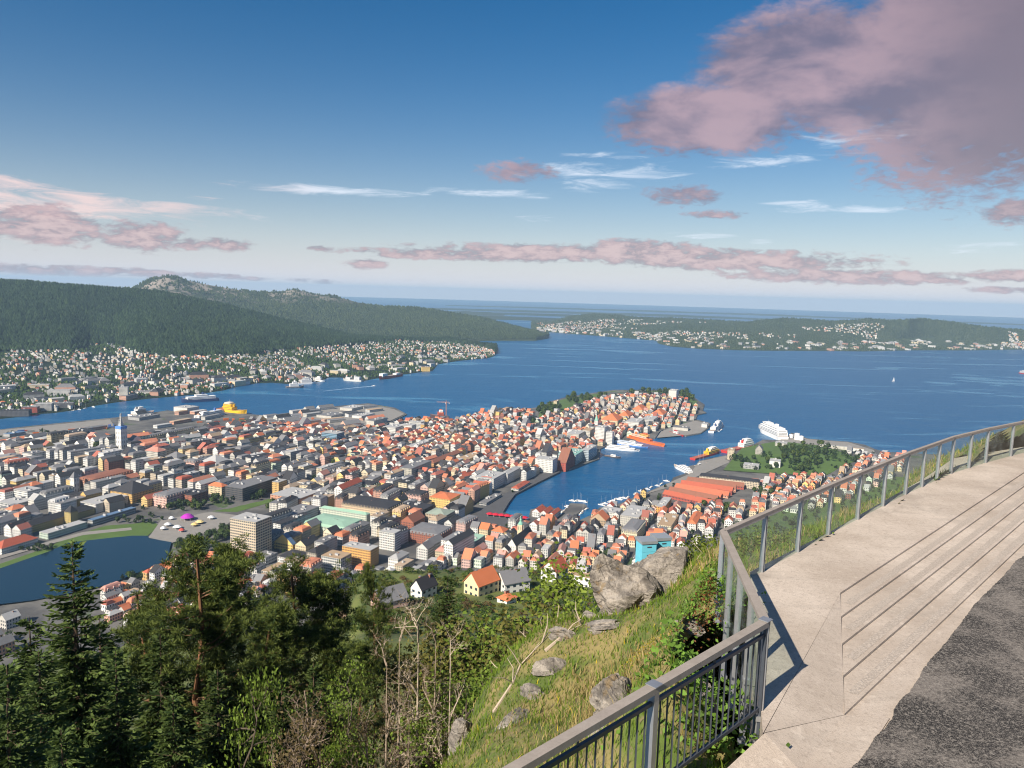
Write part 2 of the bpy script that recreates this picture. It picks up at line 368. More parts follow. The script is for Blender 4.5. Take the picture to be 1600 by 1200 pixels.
def mat_ground():
    m, nt, b = newmat('town_ground'); pos = geo_pos(nt)
    n = noise(nt, .018, 5, .6, pos); n2 = noise(nt, .35, 4, .6, pos)
    c = mixc(nt, smooth(nt, n, .40, .62), (.050, .050, .053), (.13, .125, .115))
    c = mixc(nt, mth(nt, 'MULTIPLY', n2, .3), c, (.20, .19, .175))
    g = smooth(nt, noise(nt, .016, 4, .6, pos, .4), .62, .66)
    c = mixc(nt, g, c, (.055, .09, .028))
    nt.links.new(c, b.inputs['Base Color']); b.inputs['Roughness'].default_value = .9
    return m
def build_town_ground():
    xs = np.arange(-1500, 2300, 36.0); ys = np.arange(620, 2350, 36.0); gx, gy = np.meshgrid(xs, ys); gx, gy = gx.ravel(), gy.ravel()
    ins = inpoly(gx, gy, LAND_W); gx, gy = gx[ins], gy[ins]
    bd = [tuple(p) for p in LAND_W]
    keep = np.ones(len(gx), bool)
    for a, b in zip(bd, bd[1:] + bd[:1]): keep &= seg_d(gx, gy, a, b) > 9
    gx, gy = gx[keep], gy[keep]
    vs = [Vector(p) for p in bd] + [Vector((a, b)) for a, b in zip(gx, gy)]
    nb = len(bd); ed = [(i, (i + 1) % nb) for i in range(nb)]
    ov, oe, of, *_ = delaunay_2d_cdt(vs, ed, [], 1, 0.01)
    V = np.array([(v.x, v.y) for v in ov]); z = np.maximum(ZT(V[:, 0], V[:, 1]) - .8, 2.2)
    bset = {(round(p[0], 2), round(p[1], 2)) for p in SHORE_W}
    for i, v in enumerate(V):
        if (round(v[0], 2), round(v[1], 2)) in bset: z[i] = 2.2
    z = np.where(np.hypot(V[:, 0], V[:, 1]) < 700, np.minimum(z, 2.2), z)          # the hillside mesh takes over there
    z = np.where(inpoly(V[:, 0], V[:, 1], LAKE_W), 1.2, z)
    F = []
    for f in of:
        f = list(f)
        a, b, c = [V[i] for i in f]
        if (b[0] - a[0]) * (c[1] - a[1]) - (b[1] - a[1]) * (c[0] - a[0]) < 0: f = f[::-1]
        F.append(f)
    o = link('town_ground', mesh_np('town_ground', np.column_stack([V, z]), F, mat=mat_ground()))
    tag(o, 'grey streets and ground of the harbour town', kind='structure')
    # quay wall along the shore
    Q = []; vv = []
    for k, p in enumerate(SHORE_W): vv += [(p[0], p[1], 2.2), (p[0], p[1], -1.5)]
    for k in range(len(SHORE_W) - 1): Q.append((2 * k, 2 * k + 1, 2 * k + 3, 2 * k + 2))
    tag(link('quay_wall', mesh_np('quay_wall', vv, Q=Q, mat=basic('quay_stone', (.22, .20, .18), .85, vscale=.2))), 'stone quay edge along the harbour', kind='structure')
build_town_ground()

def flat_patch(name, pix, z, mat, label, kind='structure', zfun=False, lift=.25):
    pts = [G(px, py, z) for px, py in pix]
    vs = [Vector((p[0], p[1])) for p in pts]; n = len(vs)
    if zfun:
        A_ = np.array(pts); gx, gy = np.meshgrid(np.arange(A_[:, 0].min(), A_[:, 0].max(), 14), np.arange(A_[:, 1].min(), A_[:, 1].max(), 14)); gx, gy = gx.ravel(), gy.ravel(); k = inpoly(gx, gy, pts)
        vs += [Vector((x, y)) for x, y in zip(gx[k], gy[k])]
    ov, oe, of, *_ = delaunay_2d_cdt(vs, [(i, (i + 1) % n) for i in range(n)], [], 1, .01)
    F = []
    for f in of:
        a, b, c = [ov[i] for i in f]; F.append(f if (b - a).cross(c - a) > 0 else f[::-1])
    return tag(link(name, mesh_np(name, [(v.x, v.y, (float(ZT(v.x, v.y)) - .8 if zfun else z) + (lift if zfun else 0)) for v in ov], F, mat=mat)), label, kind=kind)
m_lake, nt, b = newmat('lake_water')
b.inputs['Base Color'].default_value = (.008, .028, .050, 1); b.inputs['Roughness'].default_value = .16; b.inputs['IOR'].default_value = 1.33
bump(nt, b, noise(nt, .5, 4, .6, geo_pos(nt)), .35, .3)
M_LAWN = basic('lawn', (.070, .125, .020), .9, vscale=.05, var=.35)
M_PAVE = basic('paving', (.24, .225, .205), .85, vscale=.15, var=.2)
M_ROAD = basic('asphalt_road', (.075, .075, .08), .9, vscale=.1, var=.25)
flat_patch('lake', LAKE, 3.2, m_lake, 'dark blue city lake below the conifers')
flat_patch('lakeside_lawn', [(-160, 918), (0, 881), (75, 855), (110, 838), (150, 826), (200, 812), (240, 815), (250, 822), (233, 835), (230, 838), (207, 838), (175, 841), (140, 845), (107, 849), (75, 863), (0, 889), (-160, 926)], 3.05, M_LAWN, 'bright green lawn on the far lake shore')
flat_patch('lakeside_path', [(0, 868), (75, 846), (130, 831), (205, 824), (206, 828), (130, 836), (75, 851), (0, 873)], 3.12, M_PAVE, 'pale path along the lake shore')
flat_patch('festival_square', [(232, 840), (255, 808), (330, 800), (372, 805), (345, 828), (300, 838), (269, 848)], 3.1, M_PAVE, 'grey paved festival square beside the lake')
flat_patch('park_lawn', [(268, 793), (350, 785), (430, 770), (440, 780), (370, 800), (330, 799), (255, 806)], 3.1, M_LAWN, 'park lawn behind the festival square')
flat_patch('quay_apron', [(786, 800), (795, 785), (805, 772), (840, 754), (875, 737), (868, 730), (820, 752), (760, 790), (735, 812), (755, 830), (800, 822)], 3.3, M_ROAD, 'dark harbourside road beside the inner harbour')
flat_patch('container_quay', [(0, 672), (100, 662), (172, 655), (180, 668), (100, 684), (0, 700)], 3.3, M_PAVE, 'pale concrete container quay on the left shore')
flat_patch('ferry_quay', [(400, 651), (530, 636), (575, 632), (615, 639), (632, 647), (600, 662), (560, 672), (470, 668), (410, 664)], 3.3, M_PAVE, 'pale concrete pier area with long sheds')
flat_patch('warehouse_quay', [(1240, 678), (1262, 686), (1325, 691), (1365, 703), (1370, 712), (1300, 705), (1235, 700), (1190, 700)], 3.3, M_PAVE, 'pale quay near the cruise ship')
flat_patch('castle_quay', [(1092, 721), (1135, 712), (1140, 722), (1100, 740), (1060, 757), (1015, 770), (1000, 785), (1016, 768), (1050, 752), (1078, 740)], 3.3, M_PAVE, 'pale quay below the stone castle')
flat_patch('fortress_lawn', [(1130, 735), (1160, 700), (1215, 690), (1290, 698), (1345, 722), (1290, 745), (1215, 742)], 3, M_LAWN, 'green fortress park on a rise', zfun=True, lift=1.2)

flat_patch('ridge_park', [(838, 668), (846, 640), (862, 630), (884, 623), (926, 616), (960, 611), (1012, 611), (1050, 611), (1078, 619), (1090, 628), (1080, 640), (1060, 622), (1000, 624), (960, 624), (930, 632), (900, 644), (866, 660)], 3, M_LAWN, 'green park strip along the crest of the point', zfun=True, lift=1.0)
flat_patch('far_pier', [(1026, 684), (1033, 674), (1038, 672), (1060, 664), (1086, 657), (1108, 662), (1107, 667), (1095, 676), (1072, 680)], 2.45, M_PAVE, 'pale paved pier at the end of the point')
flat_patch('slope_meadow', [(1140, 838), (1195, 795), (1290, 765), (1400, 738), (1600, 742), (1700, 800), (1500, 860), (1300, 900), (1170, 885)], 14, M_LAWN, 'green slope between the viewpoint and the red-roofed houses', zfun=True, lift=1.6)
# ---- near hillside (below the viewpoint, down to the town)
def mat_hill():
    m, nt, b = newmat('hillside_grass'); pos = geo_pos(nt)
    n = noise(nt, .03, 5, .6, pos); n2 = noise(nt, .6, 5, .65, pos)
    c = mixc(nt, smooth(nt, n, .38, .62), (.055, .085, .02), (.14, .17, .035))
    c = mixc(nt, smooth(nt, n2, .5, .7), c, (.14, .11, .045))
    nt.links.new(c, b.inputs['Base Color']); b.inputs['Roughness'].default_value = .95
    bump(nt, b, n2, .8, .6); return m
M_HILL = mat_hill()
def polar(name, a0, a1, na, rs, zf, mat, rough=0.0, scale=60.0):
    az = np.linspace(a0, a1, na); A, R = np.meshgrid(az, rs, indexing='ij'); X = R * np.sin(A); Y = R * np.cos(A)
    Z = zf(X, Y) + rough * fbm(X, Y, scale) * np.clip(R / 60, .1, 1)
    idx = np.arange(na * len(rs)).reshape(na, len(rs))
    Q = np.stack([idx[:-1, :-1], idx[1:, :-1], idx[1:, 1:], idx[:-1, 1:]], -1).reshape(-1, 4)[:, ::-1]
    return link(name, mesh_np(name, np.column_stack([X.ravel(), Y.ravel(), Z.ravel()]), Q=Q, mat=mat, smooth_=True))
rs = np.concatenate([np.linspace(10, 60, 14), np.linspace(66, 400, 70), np.linspace(410, 1000, 60)])
tag(polar('hillside', math.radians(-62), math.radians(62), 190, rs, lambda x, y: np.where(inpoly(x, y, LAKE_W), -3.0, hill(x, y) - np.clip((np.hypot(x, y) - 640) / 60, 0, 1) * 2.4), M_HILL, 1.6, 40.0), 'steep wooded hillside falling from the viewpoint to the town', kind='structure')

# ---- far land: polar sheets between shoreline, tree line and ridge
def mat_far(name, c1, c2, rock, sc=.006):
    m, nt, b = newmat(name); pos = geo_pos(nt)
    n = noise(nt, sc, 6, .65, pos); n2 = noise(nt, sc * 9, 4, .6, pos)
    c = mixc(nt, smooth(nt, n2, .35, .65), c1, c2)
    sp = N(nt, 'ShaderNodeSeparateXYZ'); nt.links.new(pos, sp.inputs[0])
    k = mth(nt, 'MULTIPLY', smooth(nt, n, .44, .54), smooth(nt, sp.outputs[2], 170, 300))
    c = mixc(nt, mth(nt, 'MULTIPLY', k, rock), c, (.26, .225, .195))
    nt.links.new(c, b.inputs['Base Color']); b.inputs['Roughness'].default_value = .95; b.inputs['Specular IOR Level'].default_value = .1
    bump(nt, b, n2, .7, 8); return m
class Sheet:
    """terrain given by polylines of (azimuth -> distance, height); t = 0 shore, 1 tree line, 2 ridge, 3 behind"""
    def __init__(s, shore, tree, ridge, tree_z, ridge_r, shore_z=1.0):
        f = lambda L: sorted(L)
        s.sh = f([(az_of(px, py), np.linalg.norm(G(px, py, shore_z)), shore_z) for px, py in shore]) if not isinstance(shore[0], tuple) or len(shore[0]) == 2 else f([(az_of(px, py), r, z) for px, py, r, z in shore])
        s.tr = f([(az_of(px, py), (CAM_H - tree_z) / tan_of(px, py), tree_z) for px, py in tree])
        rr = ridge_r if callable(ridge_r) else (lambda px: ridge_r)
        s.ri = f([(az_of(px, py), rr(px), CAM_H - rr(px) * tan_of(px, py)) for px, py in ridge])
        s.tab = [np.array(q) for q in (s.sh, s.tr, s.ri)]
    def at(s, a, t):
        a = np.asarray(a, float); t = np.asarray(t, float)
        R = [np.interp(a, q[:, 0], q[:, 1]) for q in s.tab]; Z = [np.interp(a, q[:, 0], q[:, 2]) for q in s.tab]
        R[1] = np.maximum(R[1], R[0] + 60); R[2] = np.maximum(R[2], R[1] + 60); Z[2] = np.maximum(Z[2], Z[1] * .5)
        R.append(R[2] * 1.12 + 300); Z.append(np.zeros_like(Z[2]) - 5)
        k = np.clip(t.astype(int), 0, 2); fr = t - k
        Rk = np.choose(k, R[:3]); Rn = np.choose(k, R[1:]); Zk = np.choose(k, Z[:3]); Zn = np.choose(k, Z[1:])
        e = np.where(k == 1, fr ** 1.0, np.where(k == 2, fr ** 1.6, fr ** 1.25))
        r = Rk + (Rn - Rk) * fr; z = Zk + (Zn - Zk) * e
        x, y = r * np.sin(a), r * np.cos(a)
        w = np.clip(np.where(k == 0, fr * .35, np.where(k == 1, .35 + fr * .65, 1 - fr)), 0, 1)
        z = z + s.rough * w * (1 - np.exp(-((t - 2) / .10) ** 2) * .75) * fbm(x, y, s.sc)
        return x, y, z
    rough = 14.0; sc = 260.0
    def mesh(s, name, mat, label, na=260, nt_=(14, 46, 14)):
        az = np.linspace(s.tab[2][0, 0], s.tab[2][-1, 0], na); t = np.concatenate([np.linspace(0, 1, nt_[0], endpoint=False), np.linspace(1, 2, nt_[1], endpoint=False), np.linspace(2, 2.999, nt_[2])])
        A, T = np.meshgrid(az, t, indexing='ij'); X, Y, Z = s.at(A, T)
        n, k = X.shape; Z[:, 0] = -1.0
        idx = np.arange(n * k).reshape(n, k)
        Q = np.stack([idx[:-1, :-1], idx[:-1, 1:], idx[1:, 1:], idx[1:, :-1]], -1).reshape(-1, 4)[:, ::-1]
        Q = Q[:, ::-1]
        o = link(name, mesh_np(name, np.column_stack([X.ravel(), Y.ravel(), Z.ravel()]), Q=Q, mat=mat, smooth_=True))
        return tag(o, label, kind='structure')

FARW = [(-60, 664), (0, 656), (37, 652), (62, 648), (82, 647), (125, 641), (140, 637), (175, 631), (195, 628), (237, 623), (270, 620), (312, 616), (350, 610), (375, 603), (400, 599), (425, 598), (447, 600), (475, 601), (505, 596), (512, 590), (530, 590), (567, 596), (590, 592), (625, 587), (677, 580), (684, 570), (700, 567), (720, 564), (762, 560), (772, 556), (776, 552)]
sh1 = Sheet(FARW,
            [(-60, 547), (0, 546), (60, 545), (110, 544), (140, 537), (180, 537), (215, 548), (270, 556), (340, 555), (400, 552), (430, 546), (500, 541), (560, 535), (620, 531), (700, 533), (750, 541), (772, 550), (776, 551)],
            [(-60, 436), (0, 441), (50, 445), (100, 448), (150, 452), (200, 455), (260, 461), (320, 473), (380, 487), (440, 502), (500, 515), (560, 528), (620, 530), (700, 532), (750, 540), (776, 550)],
            70.0, lambda px: np.interp(px, [-60, 300, 500, 600, 776], [4300, 4200, 4300, 4700, 4500]))
# the low headland keeps a low tree line
sh1.tr = [(a, (CAM_H - z) / ((CAM_H - 70.0) / r), z) for a, r, _ in sh1.tr for z in [float(np.interp(a, [az_of(500, 540), az_of(640, 531), az_of(776, 551)], [70, 45, 8]))]]
sh1.tab[1] = np.array(sorted(sh1.tr))
M_F1 = mat_far('wooded_mountain', (.007, .014, .010), (.020, .034, .017), 0.0)
sh1.mesh('mountain_near', M_F1, 'dark forested mountain on the left above the far suburb')
sh2 = Sheet([(180, 460, 5100, 40), (540, 530, 5100, 30), (600, 533, 5000, 8), (650, 535, 5000, 2), (700, 537, 5000, 1), (760, 537, 5150, 1), (800, 536, 5250, 1), (837, 535, 5330, 1), (854, 530, 5600, 1), (857, 529, 5700, 1)],
            [(180, 480), (560, 520), (640, 532), (700, 535), (800, 534), (837, 533), (854, 528.8), (857, 528)],
            [(180, 462), (205, 453), (225, 441), (245, 433), (262, 431), (277, 433), (300, 441), (340, 448), (400, 457), (440, 455), (465, 452.5), (490, 460), (520, 461), (560, 473), (600, 479), (650, 480), (700, 488), (750, 497), (800, 509), (837, 519), (854, 527), (857, 528)],
            25.0, lambda px: np.interp(px, [180, 262, 560, 800, 857], [6300, 6200, 6300, 6200, 5800]))
sh2.tab[1][:, 1] = np.interp(sh2.tab[1][:, 0], sh2.tab[0][:, 0], sh2.tab[0][:, 1]) + 70
sh2.rough = 16
M_F2 = mat_far('rocky_mountain', (.022, .034, .017), (.046, .060, .028), 1.0, .007)
sh2.mesh('mountain_far', M_F2, 'rocky green mountain ridge with a pointed peak')
ASK = [(830, 516), (837, 517), (905, 522.5), (975, 528), (1025, 532), (1029, 537), (1050, 541.5), (1087, 544.5), (1150, 547), (1200, 548), (1350, 549), (1425, 547.5), (1512, 547.5), (1600, 546), (1680, 546)]
ASKR = [(830, 512), (860, 503), (890, 494), (925, 490), (960, 491.5), (1000, 495.5), (1050, 497), (1110, 499.5), (1165, 503), (1200, 499), (1225, 497), (1260, 498), (1300, 502), (1330, 500.5), (1357, 497.5), (1390, 500.5), (1435, 498), (1470, 501), (1500, 506), (1540, 512), (1600, 518), (1680, 524)]
sh3 = Sheet(ASK, [(px, np.interp(px, [q[0] for q in ASK], [q[1] for q in ASK]) * .62 + np.interp(px, [q[0] for q in ASKR], [q[1] for q in ASKR]) * .38) for px in range(830, 1690, 12)],
            ASKR, 60.0, lambda px: np.interp(px, [830, 900, 1200, 1680], [8600, 8400, 7300, 7000]))
sh3.tab[1][:, 2] = 48; sh3.tab[1][:, 1] = np.array([(CAM_H - 48) / ((CAM_H - 60) / r) for r in sh3.tab[1][:, 1]])
sh3.rough = 12
sh3.mesh('island', mat_far('island_heath', (.028, .043, .020), (.060, .073, .034), .5, .004), 'long low island with pale houses across the fjord')
# low islands towards the open sea
for k, (r, x0, x1, zc, lab) in enumerate([(9300, 640, 900, 26, 'low hazy island strip left of the fjord mouth'), (11500, 760, 1010, 20, 'thin hazy island strip beyond the fjord mouth'),
                                           (13500, 560, 1250, 30, 'long faint blue island strip near the horizon'), (17500, 680, 1700, 32, 'faintest blue island strip below the horizon'), (10500, 1490, 1720, 60, 'hazy low island at the far right'), (11000, 690, 790, 62, 'small hazy blue hump right of the long ridge')]):
    az = np.linspace(az_of(x0, 490), az_of(x1, 490), 160); t = np.linspace(0, 1, 9)
    A, T = np.meshgrid(az, t, indexing='ij'); R = r + T * 1500; X, Y = R * np.sin(A), R * np.cos(A)
    e = (1 - np.abs(np.linspace(-1, 1, 160)) ** 3)[:, None]
    Z = zc * e * (np.sin(np.pi * T)) * (.75 + .55 * fbm(X, Y + k * 991, 900)) - 2
    idx = np.arange(160 * 9).reshape(160, 9); Q = np.stack([idx[:-1, :-1], idx[1:, :-1], idx[1:, 1:], idx[:-1, 1:]], -1).reshape(-1, 4)[:, ::-1]
    tag(link('distant_island', mesh_np('distant_island', np.column_stack([X.ravel(), Y.ravel(), Z.ravel()]), Q=Q, mat=M_F2, smooth_=True)), lab, kind='structure')

# ---- forests of the far mountains (one mass each)
M_LEAF_FAR = attr_mat('far_foliage', .95, .3, .02, .05)
def cone_forest(name, x, y, z, hgt, rad, col, label, n=5):
    k = len(x); ang = np.linspace(0, 2 * np.pi, n, endpoint=False)
    ph = RNG.uniform(0, 6.28, k)[:, None] + ang[None]
    rr = rad[:, None] * RNG.uniform(.75, 1.25, (k, n))
    ring = np.stack([x[:, None] + rr * np.cos(ph), y[:, None] + rr * np.sin(ph), (z + hgt * .12)[:, None] + 0 * ph], -1)
    top = np.stack([x + RNG.normal(0, .06, k) * hgt, y + RNG.normal(0, .06, k) * hgt, z + hgt], -1)[:, None]
    V = np.concatenate([ring, top], 1).reshape(-1, 3); b = (np.arange(k) * (n + 1))[:, None]
    i = np.arange(n); F = np.stack([b + i, b + (i + 1) % n, b + n + 0 * i], -1).reshape(-1, 3)
    return tag(link(name, mesh_np(name, V, F, mat=M_LEAF_FAR, fcol=np.repeat(col, n, 0), smooth_=True)), label, 'forest', kind='stuff')
def scatter_forest(name, sh, n, t0, t1, label, cols, hm=(9, 16), a0=None, a1=None, edge=.05):
    a = RNG.uniform(a0 if a0 is not None else sh.tab[2][0, 0], a1 if a1 is not None else sh.tab[2][-1, 0], n)
    u = RNG.uniform(0, 1, n) ** .9; t = t0 + (t1 - t0) * u
    x, y, z = sh.at(a, t); keep = fbm(x, y, 120) * .25 + (t - t0) / edge > .4
    if cols[2]: keep &= ~((z > 200) & (fbm(x, y, 150) > -.15)) | (RNG.uniform(size=n) < .15)
    x, y, z = x[keep], y[keep], z[keep]; k = len(x)
    h = RNG.uniform(*hm, k) * (1 + .25 * fbm(x, y, 90)); m = np.clip(RNG.uniform(0, 1, (k, 1)) ** 1.6 * .8 + .3 * (fbm(x, y, 180)[:, None] + 1) / 2, 0, 1)
    col = np.array(cols[0]) * (1 - m) + np.array(cols[1]) * m
    cone_forest(name, x, y, z - 1, h, h * RNG.uniform(.30, .5, k), col, label)
scatter_forest('conifer_forest', sh1, 42000, .93, 2.1, 'dense dark conifer forest covering the left mountain', ((.005, .013, .009), (.042, .070, .030), 0), (12, 24))
scatter_forest('ridge_woodland', sh2, 30000, .6, 2.03, 'mixed woodland on the rocky mountain ridge', ((.012, .024, .012), (.070, .092, .036), 1), (10, 20))
scatter_forest('island_woodland', sh3, 26000, .04, 2.03, 'patchy woodland spread over the long island', ((.016, .030, .014), (.070, .088, .040), 0), (7, 15), edge=.02)
a_ = RNG.uniform(az_of(-40, 600), az_of(772, 556), 13000); t_ = RNG.uniform(.06, 1.0, 13000); x_, y_, z_ = sh1.at(a_, t_); k_ = fbm(x_, y_, 140) > -.25
x_, y_, z_ = x_[k_], y_[k_], z_[k_]; m_ = RNG.uniform(0, 1, (len(x_), 1))
cone_forest('suburb_trees', x_, y_, z_ - .5, RNG.uniform(6, 11, len(x_)), RNG.uniform(3, 5.5, len(x_)), np.array((.020, .040, .014)) * (1 - m_) + np.array((.055, .085, .026)) * m_, 'garden trees between the houses of the far suburb', 6)

# ================================================================== TOWN
def mat_building():
    """Col.rgb = paint or tile colour, Col.a = window width share; uv counts window bays and storeys (v < 0: no windows)"""
    m, nt, b = newmat('painted_building'); pos = geo_pos(nt)
    a = N(nt, 'ShaderNodeAttribute', attribute_name='Col'); uv = N(nt, 'ShaderNodeUVMap'); sp = N(nt, 'ShaderNodeSeparateXYZ'); nt.links.new(uv.outputs[0], sp.inputs[0])
    u, v = sp.outputs[0], sp.outputs[1]
    fu = mth(nt, 'ABSOLUTE', mth(nt, 'SUBTRACT', mth(nt, 'FRACT', u), .5)); fv = mth(nt, 'ABSOLUTE', mth(nt, 'SUBTRACT', mth(nt, 'FRACT', v), .52))
    win = mth(nt, 'MULTIPLY', mth(nt, 'LESS_THAN', fu, mth(nt, 'MULTIPLY', a.outputs['Alpha'], .5)), mth(nt, 'LESS_THAN', fv, .27))
    win = mth(nt, 'MULTIPLY', win, mth(nt, 'GREATER_THAN', v, 0.0))
    n = noise(nt, .22, 4, .6, pos); n2 = noise(nt, 2.0, 3, .6, pos)
    k = mth(nt, 'MULTIPLY_ADD', n, .34, mth(nt, 'MULTIPLY_ADD', n2, .30, .68))
    vm = N(nt, 'ShaderNodeVectorMath', operation='SCALE'); nt.links.new(a.outputs['Color'], vm.inputs[0]); nt.links.new(k, vm.inputs['Scale'])
    nt.links.new(mixc(nt, win, vm.outputs[0], (.035, .045, .06)), b.inputs['Base Color'])
    nt.links.new(mth(nt, 'MULTIPLY_ADD', win, -.62, .78), b.inputs['Roughness'])
    b.inputs['Specular IOR Level'].default_value = .35
    return m
M_BLD = mat_building()
M_GLASSWIN = basic('window_glass', (.035, .05, .07), .12, vscale=.3)
M_METAL = basic('grey_metal', (.32, .33, .35), .4, .8)
C = dict(white=(.64, .63, .60), offwhite=(.52, .50, .45), cream=(.62, .52, .34), yellow=(.72, .50, .17), ochre=(.60, .38, .13), pink=(.66, .42, .36), salmon=(.58, .30, .20), brick=(.32, .12, .075), redbrick=(.36, .085, .06),
         grey=(.36, .36, .36), lgrey=(.52, .52, .50), dgrey=(.10, .10, .11), black=(.028, .028, .032), beige=(.52, .44, .33), tan=(.40, .30, .20), mint=(.55, .66, .50), teal=(.24, .45, .45), blue=(.16, .28, .42), orange=(.68, .33, .09), red=(.50, .06, .045),
         t_orange=(.54, .165, .070), t_red=(.38, .095, .055), t_brown=(.24, .10, .065), t_grey=(.17, .17, .18), t_black=(.036, .036, .042), t_green=(.27, .43, .33), t_lgrey=(.38, .38, .38), t_blue=(.10, .17, .28), t_tan=(.38, .27, .17), t_pink=(.48, .22, .17))
STREET = math.radians(22.0)
FOOT = []                                        # footprints already taken: (cx, cy, ux, uy, halfu, halft)
def facade(mb, a, b, z0, z1, col, win=.5, bay=2.6, sto=3.2, flip=False):
    L = math.hypot(b[0] - a[0], b[1] - a[1]); nb = max(1, round(L / bay)); ns = max(1, round((z1 - z0) / sto))
    mb.face([(a[0], a[1], z0), (b[0], b[1], z0), (b[0], b[1], z1), (a[0], a[1], z1)], col, [(0, .001), (nb, .001), (nb, ns), (0, ns)], win)
def walls_mesh(w, d, h, col, win=.5, bay=2.6, gable=None, rh=0, sto=3.2):
    """box of width w (x) and depth d (y), centred; gable 'x' / 'y' adds gable walls for a ridge along that axis"""
    mb = MB(); x, y = w / 2, d / 2; P4 = [(-x, -y), (x, -y), (x, y), (-x, y)]
    for i in range(4): facade(mb, P4[i], P4[(i + 1) % 4], 0 - 1.5 * (h > 0), h, col, win, bay, sto)
    if gable == 'x':
        mb.face([(x, -y, h), (x, y, h), (x, 0, h + rh)], col); mb.face([(-x, y, h), (-x, -y, h), (-x, 0, h + rh)], col)
    elif gable == 'y':
        mb.face([(x, y, h), (-x, y, h), (0, y, h + rh)], col); mb.face([(-x, -y, h), (x, -y, h), (0, -y, h + rh)], col)
    else: mb.face([(px, py, h - .02) for px, py in P4], col)
    return mb
def roof_mesh(w, d, h, rh, kind, col):
    mb = MB(); o = .45; x, y = w / 2 + o, d / 2 + o; e = h - .12
    if kind == 'flat':
        x, y = w / 2 + .12, d / 2 + .12; mb.box(-x, x, -y, y, h - .1, h + .35, tuple(q * .8 for q in col)); 
        mb.face([(-x + .5, -y + .5, h + .36), (x - .5, -y + .5, h + .36), (x - .5, y - .5, h + .36), (-x + .5, y - .5, h + .36)], col)
    elif kind in ('x', 'y'):
        sw = (lambda p: p) if kind == 'x' else (lambda p: (p[1], p[0], p[2]))
        X, Y = (x, y) if kind == 'x' else (y, x); t = .25
        for s in (1, -1):
            f = [(-X, s * Y, e), (X, s * Y, e), (X, 0, h + rh), (-X, 0, h + rh)]
            mb.face([sw(p) for p in f], col); mb.face([sw((p[0], p[1], p[2] + t)) for p in f], col)
            mb.face([sw(p) for p in [(-X, s * Y, e), (X, s * Y, e), (X, s * Y, e + t), (-X, s * Y, e + t)]], col)
            for X_ in (-X, X): mb.face([sw(p) for p in [(X_, s * Y, e), (X_, 0, h + rh), (X_, 0, h + rh + t), (X_, s * Y, e + t)]], col)
    elif kind == 'hip':
        k = max(0, abs(x - y)); rx, ry = (k, 0) if x >= y else (0, k); E4 = [(-x, -y, e), (x, -y, e), (x, y, e), (-x, y, e)]
        if x >= y: r0, r1 = (-rx, 0, h + rh), (rx, 0, h + rh); fs = [[E4[0], E4[1], r1, r0], [E4[1], E4[2], r1], [E4[2], E4[3], r0, r1], [E4[3], E4[0], r0]]
        else: r0, r1 = (0, -ry, h + rh), (0, ry, h + rh); fs = [[E4[0], E4[1], r0], [E4[1], E4[2], r1, r0], [E4[2], E4[3], r1], [E4[3], E4[0], r0, r1]]
        for f in fs: mb.face(f, col)
        mb.face(E4[::-1], col)
    elif kind == 'mansard':
        i1 = min(1.6, w * .2, d * .2); i2 = min(w, d) * .38; z1 = h + rh * .68; z2 = h + rh
        rings = [[(-x + q, -y + q, z), (x - q, -y + q, z), (x - q, y - q, z), (-x + q, y - q, z)] for q, z in ((0, e), (i1, z1), (i2, z2))]
        for r0, r1 in zip(rings, rings[1:]):
            for j in range(4): mb.face([r0[j], r0[(j + 1) % 4], r1[(j + 1) % 4], r1[j]], col)
        mb.face(rings[2], tuple(q * 1.1 for q in col)); mb.face(rings[0][::-1], col)
    return mb
def dormer_mesh(wall, roof):
    mb = MB(); mb.box(-.8, .8, -1.0, 1.0, 0, 1.5, wall); mb.face([(-.45, -1.02, .35), (.45, -1.02, .35), (.45, -1.02, 1.25), (-.45, -1.02, 1.25)], (.04, .05, .06))
    for s in (1, -1): mb.face([(s * 1.0, -1.2, 1.4), (s * 1.0, 1.0, 1.4), (0, 1.0, 2.15), (0, -1.2, 2.15)], roof)
    mb.face([(-.8, -1.01, 1.5), (.8, -1.01, 1.5), (0, -1.01, 2.1)], wall); return mb
_ch = MB(); _ch.box(-.45, .45, -.35, .35, -1.2, 1.1, (.30, .13, .09)); _ch.box(-.55, .55, -.45, .45, 1.1, 1.3, (.2, .2, .2)); CHIM = _ch.mesh('chimney', M_BLD)
_pl = MB(); _pl.box(-2, 2, -1.5, 1.5, 0, 2.2, (.42, .42, .42)); _pl.box(-1.4, -.2, -.6, .6, 2.2, 2.9, (.30, .31, .32)); PLANT = _pl.mesh('plant_room', M_BLD)
_wn = MB(); _wn.box(-.5, .5, -.06, .02, -.5, .5, (.5, .5, .5)); WINP = _wn.mesh('window', M_GLASSWIN)
DORM = {}
def dormer(wall, roof):
    k = (wall, roof)
    if k not in DORM: DORM[k] = dormer_mesh(wall, roof).mesh('dormer', M_BLD)
    return DORM[k]
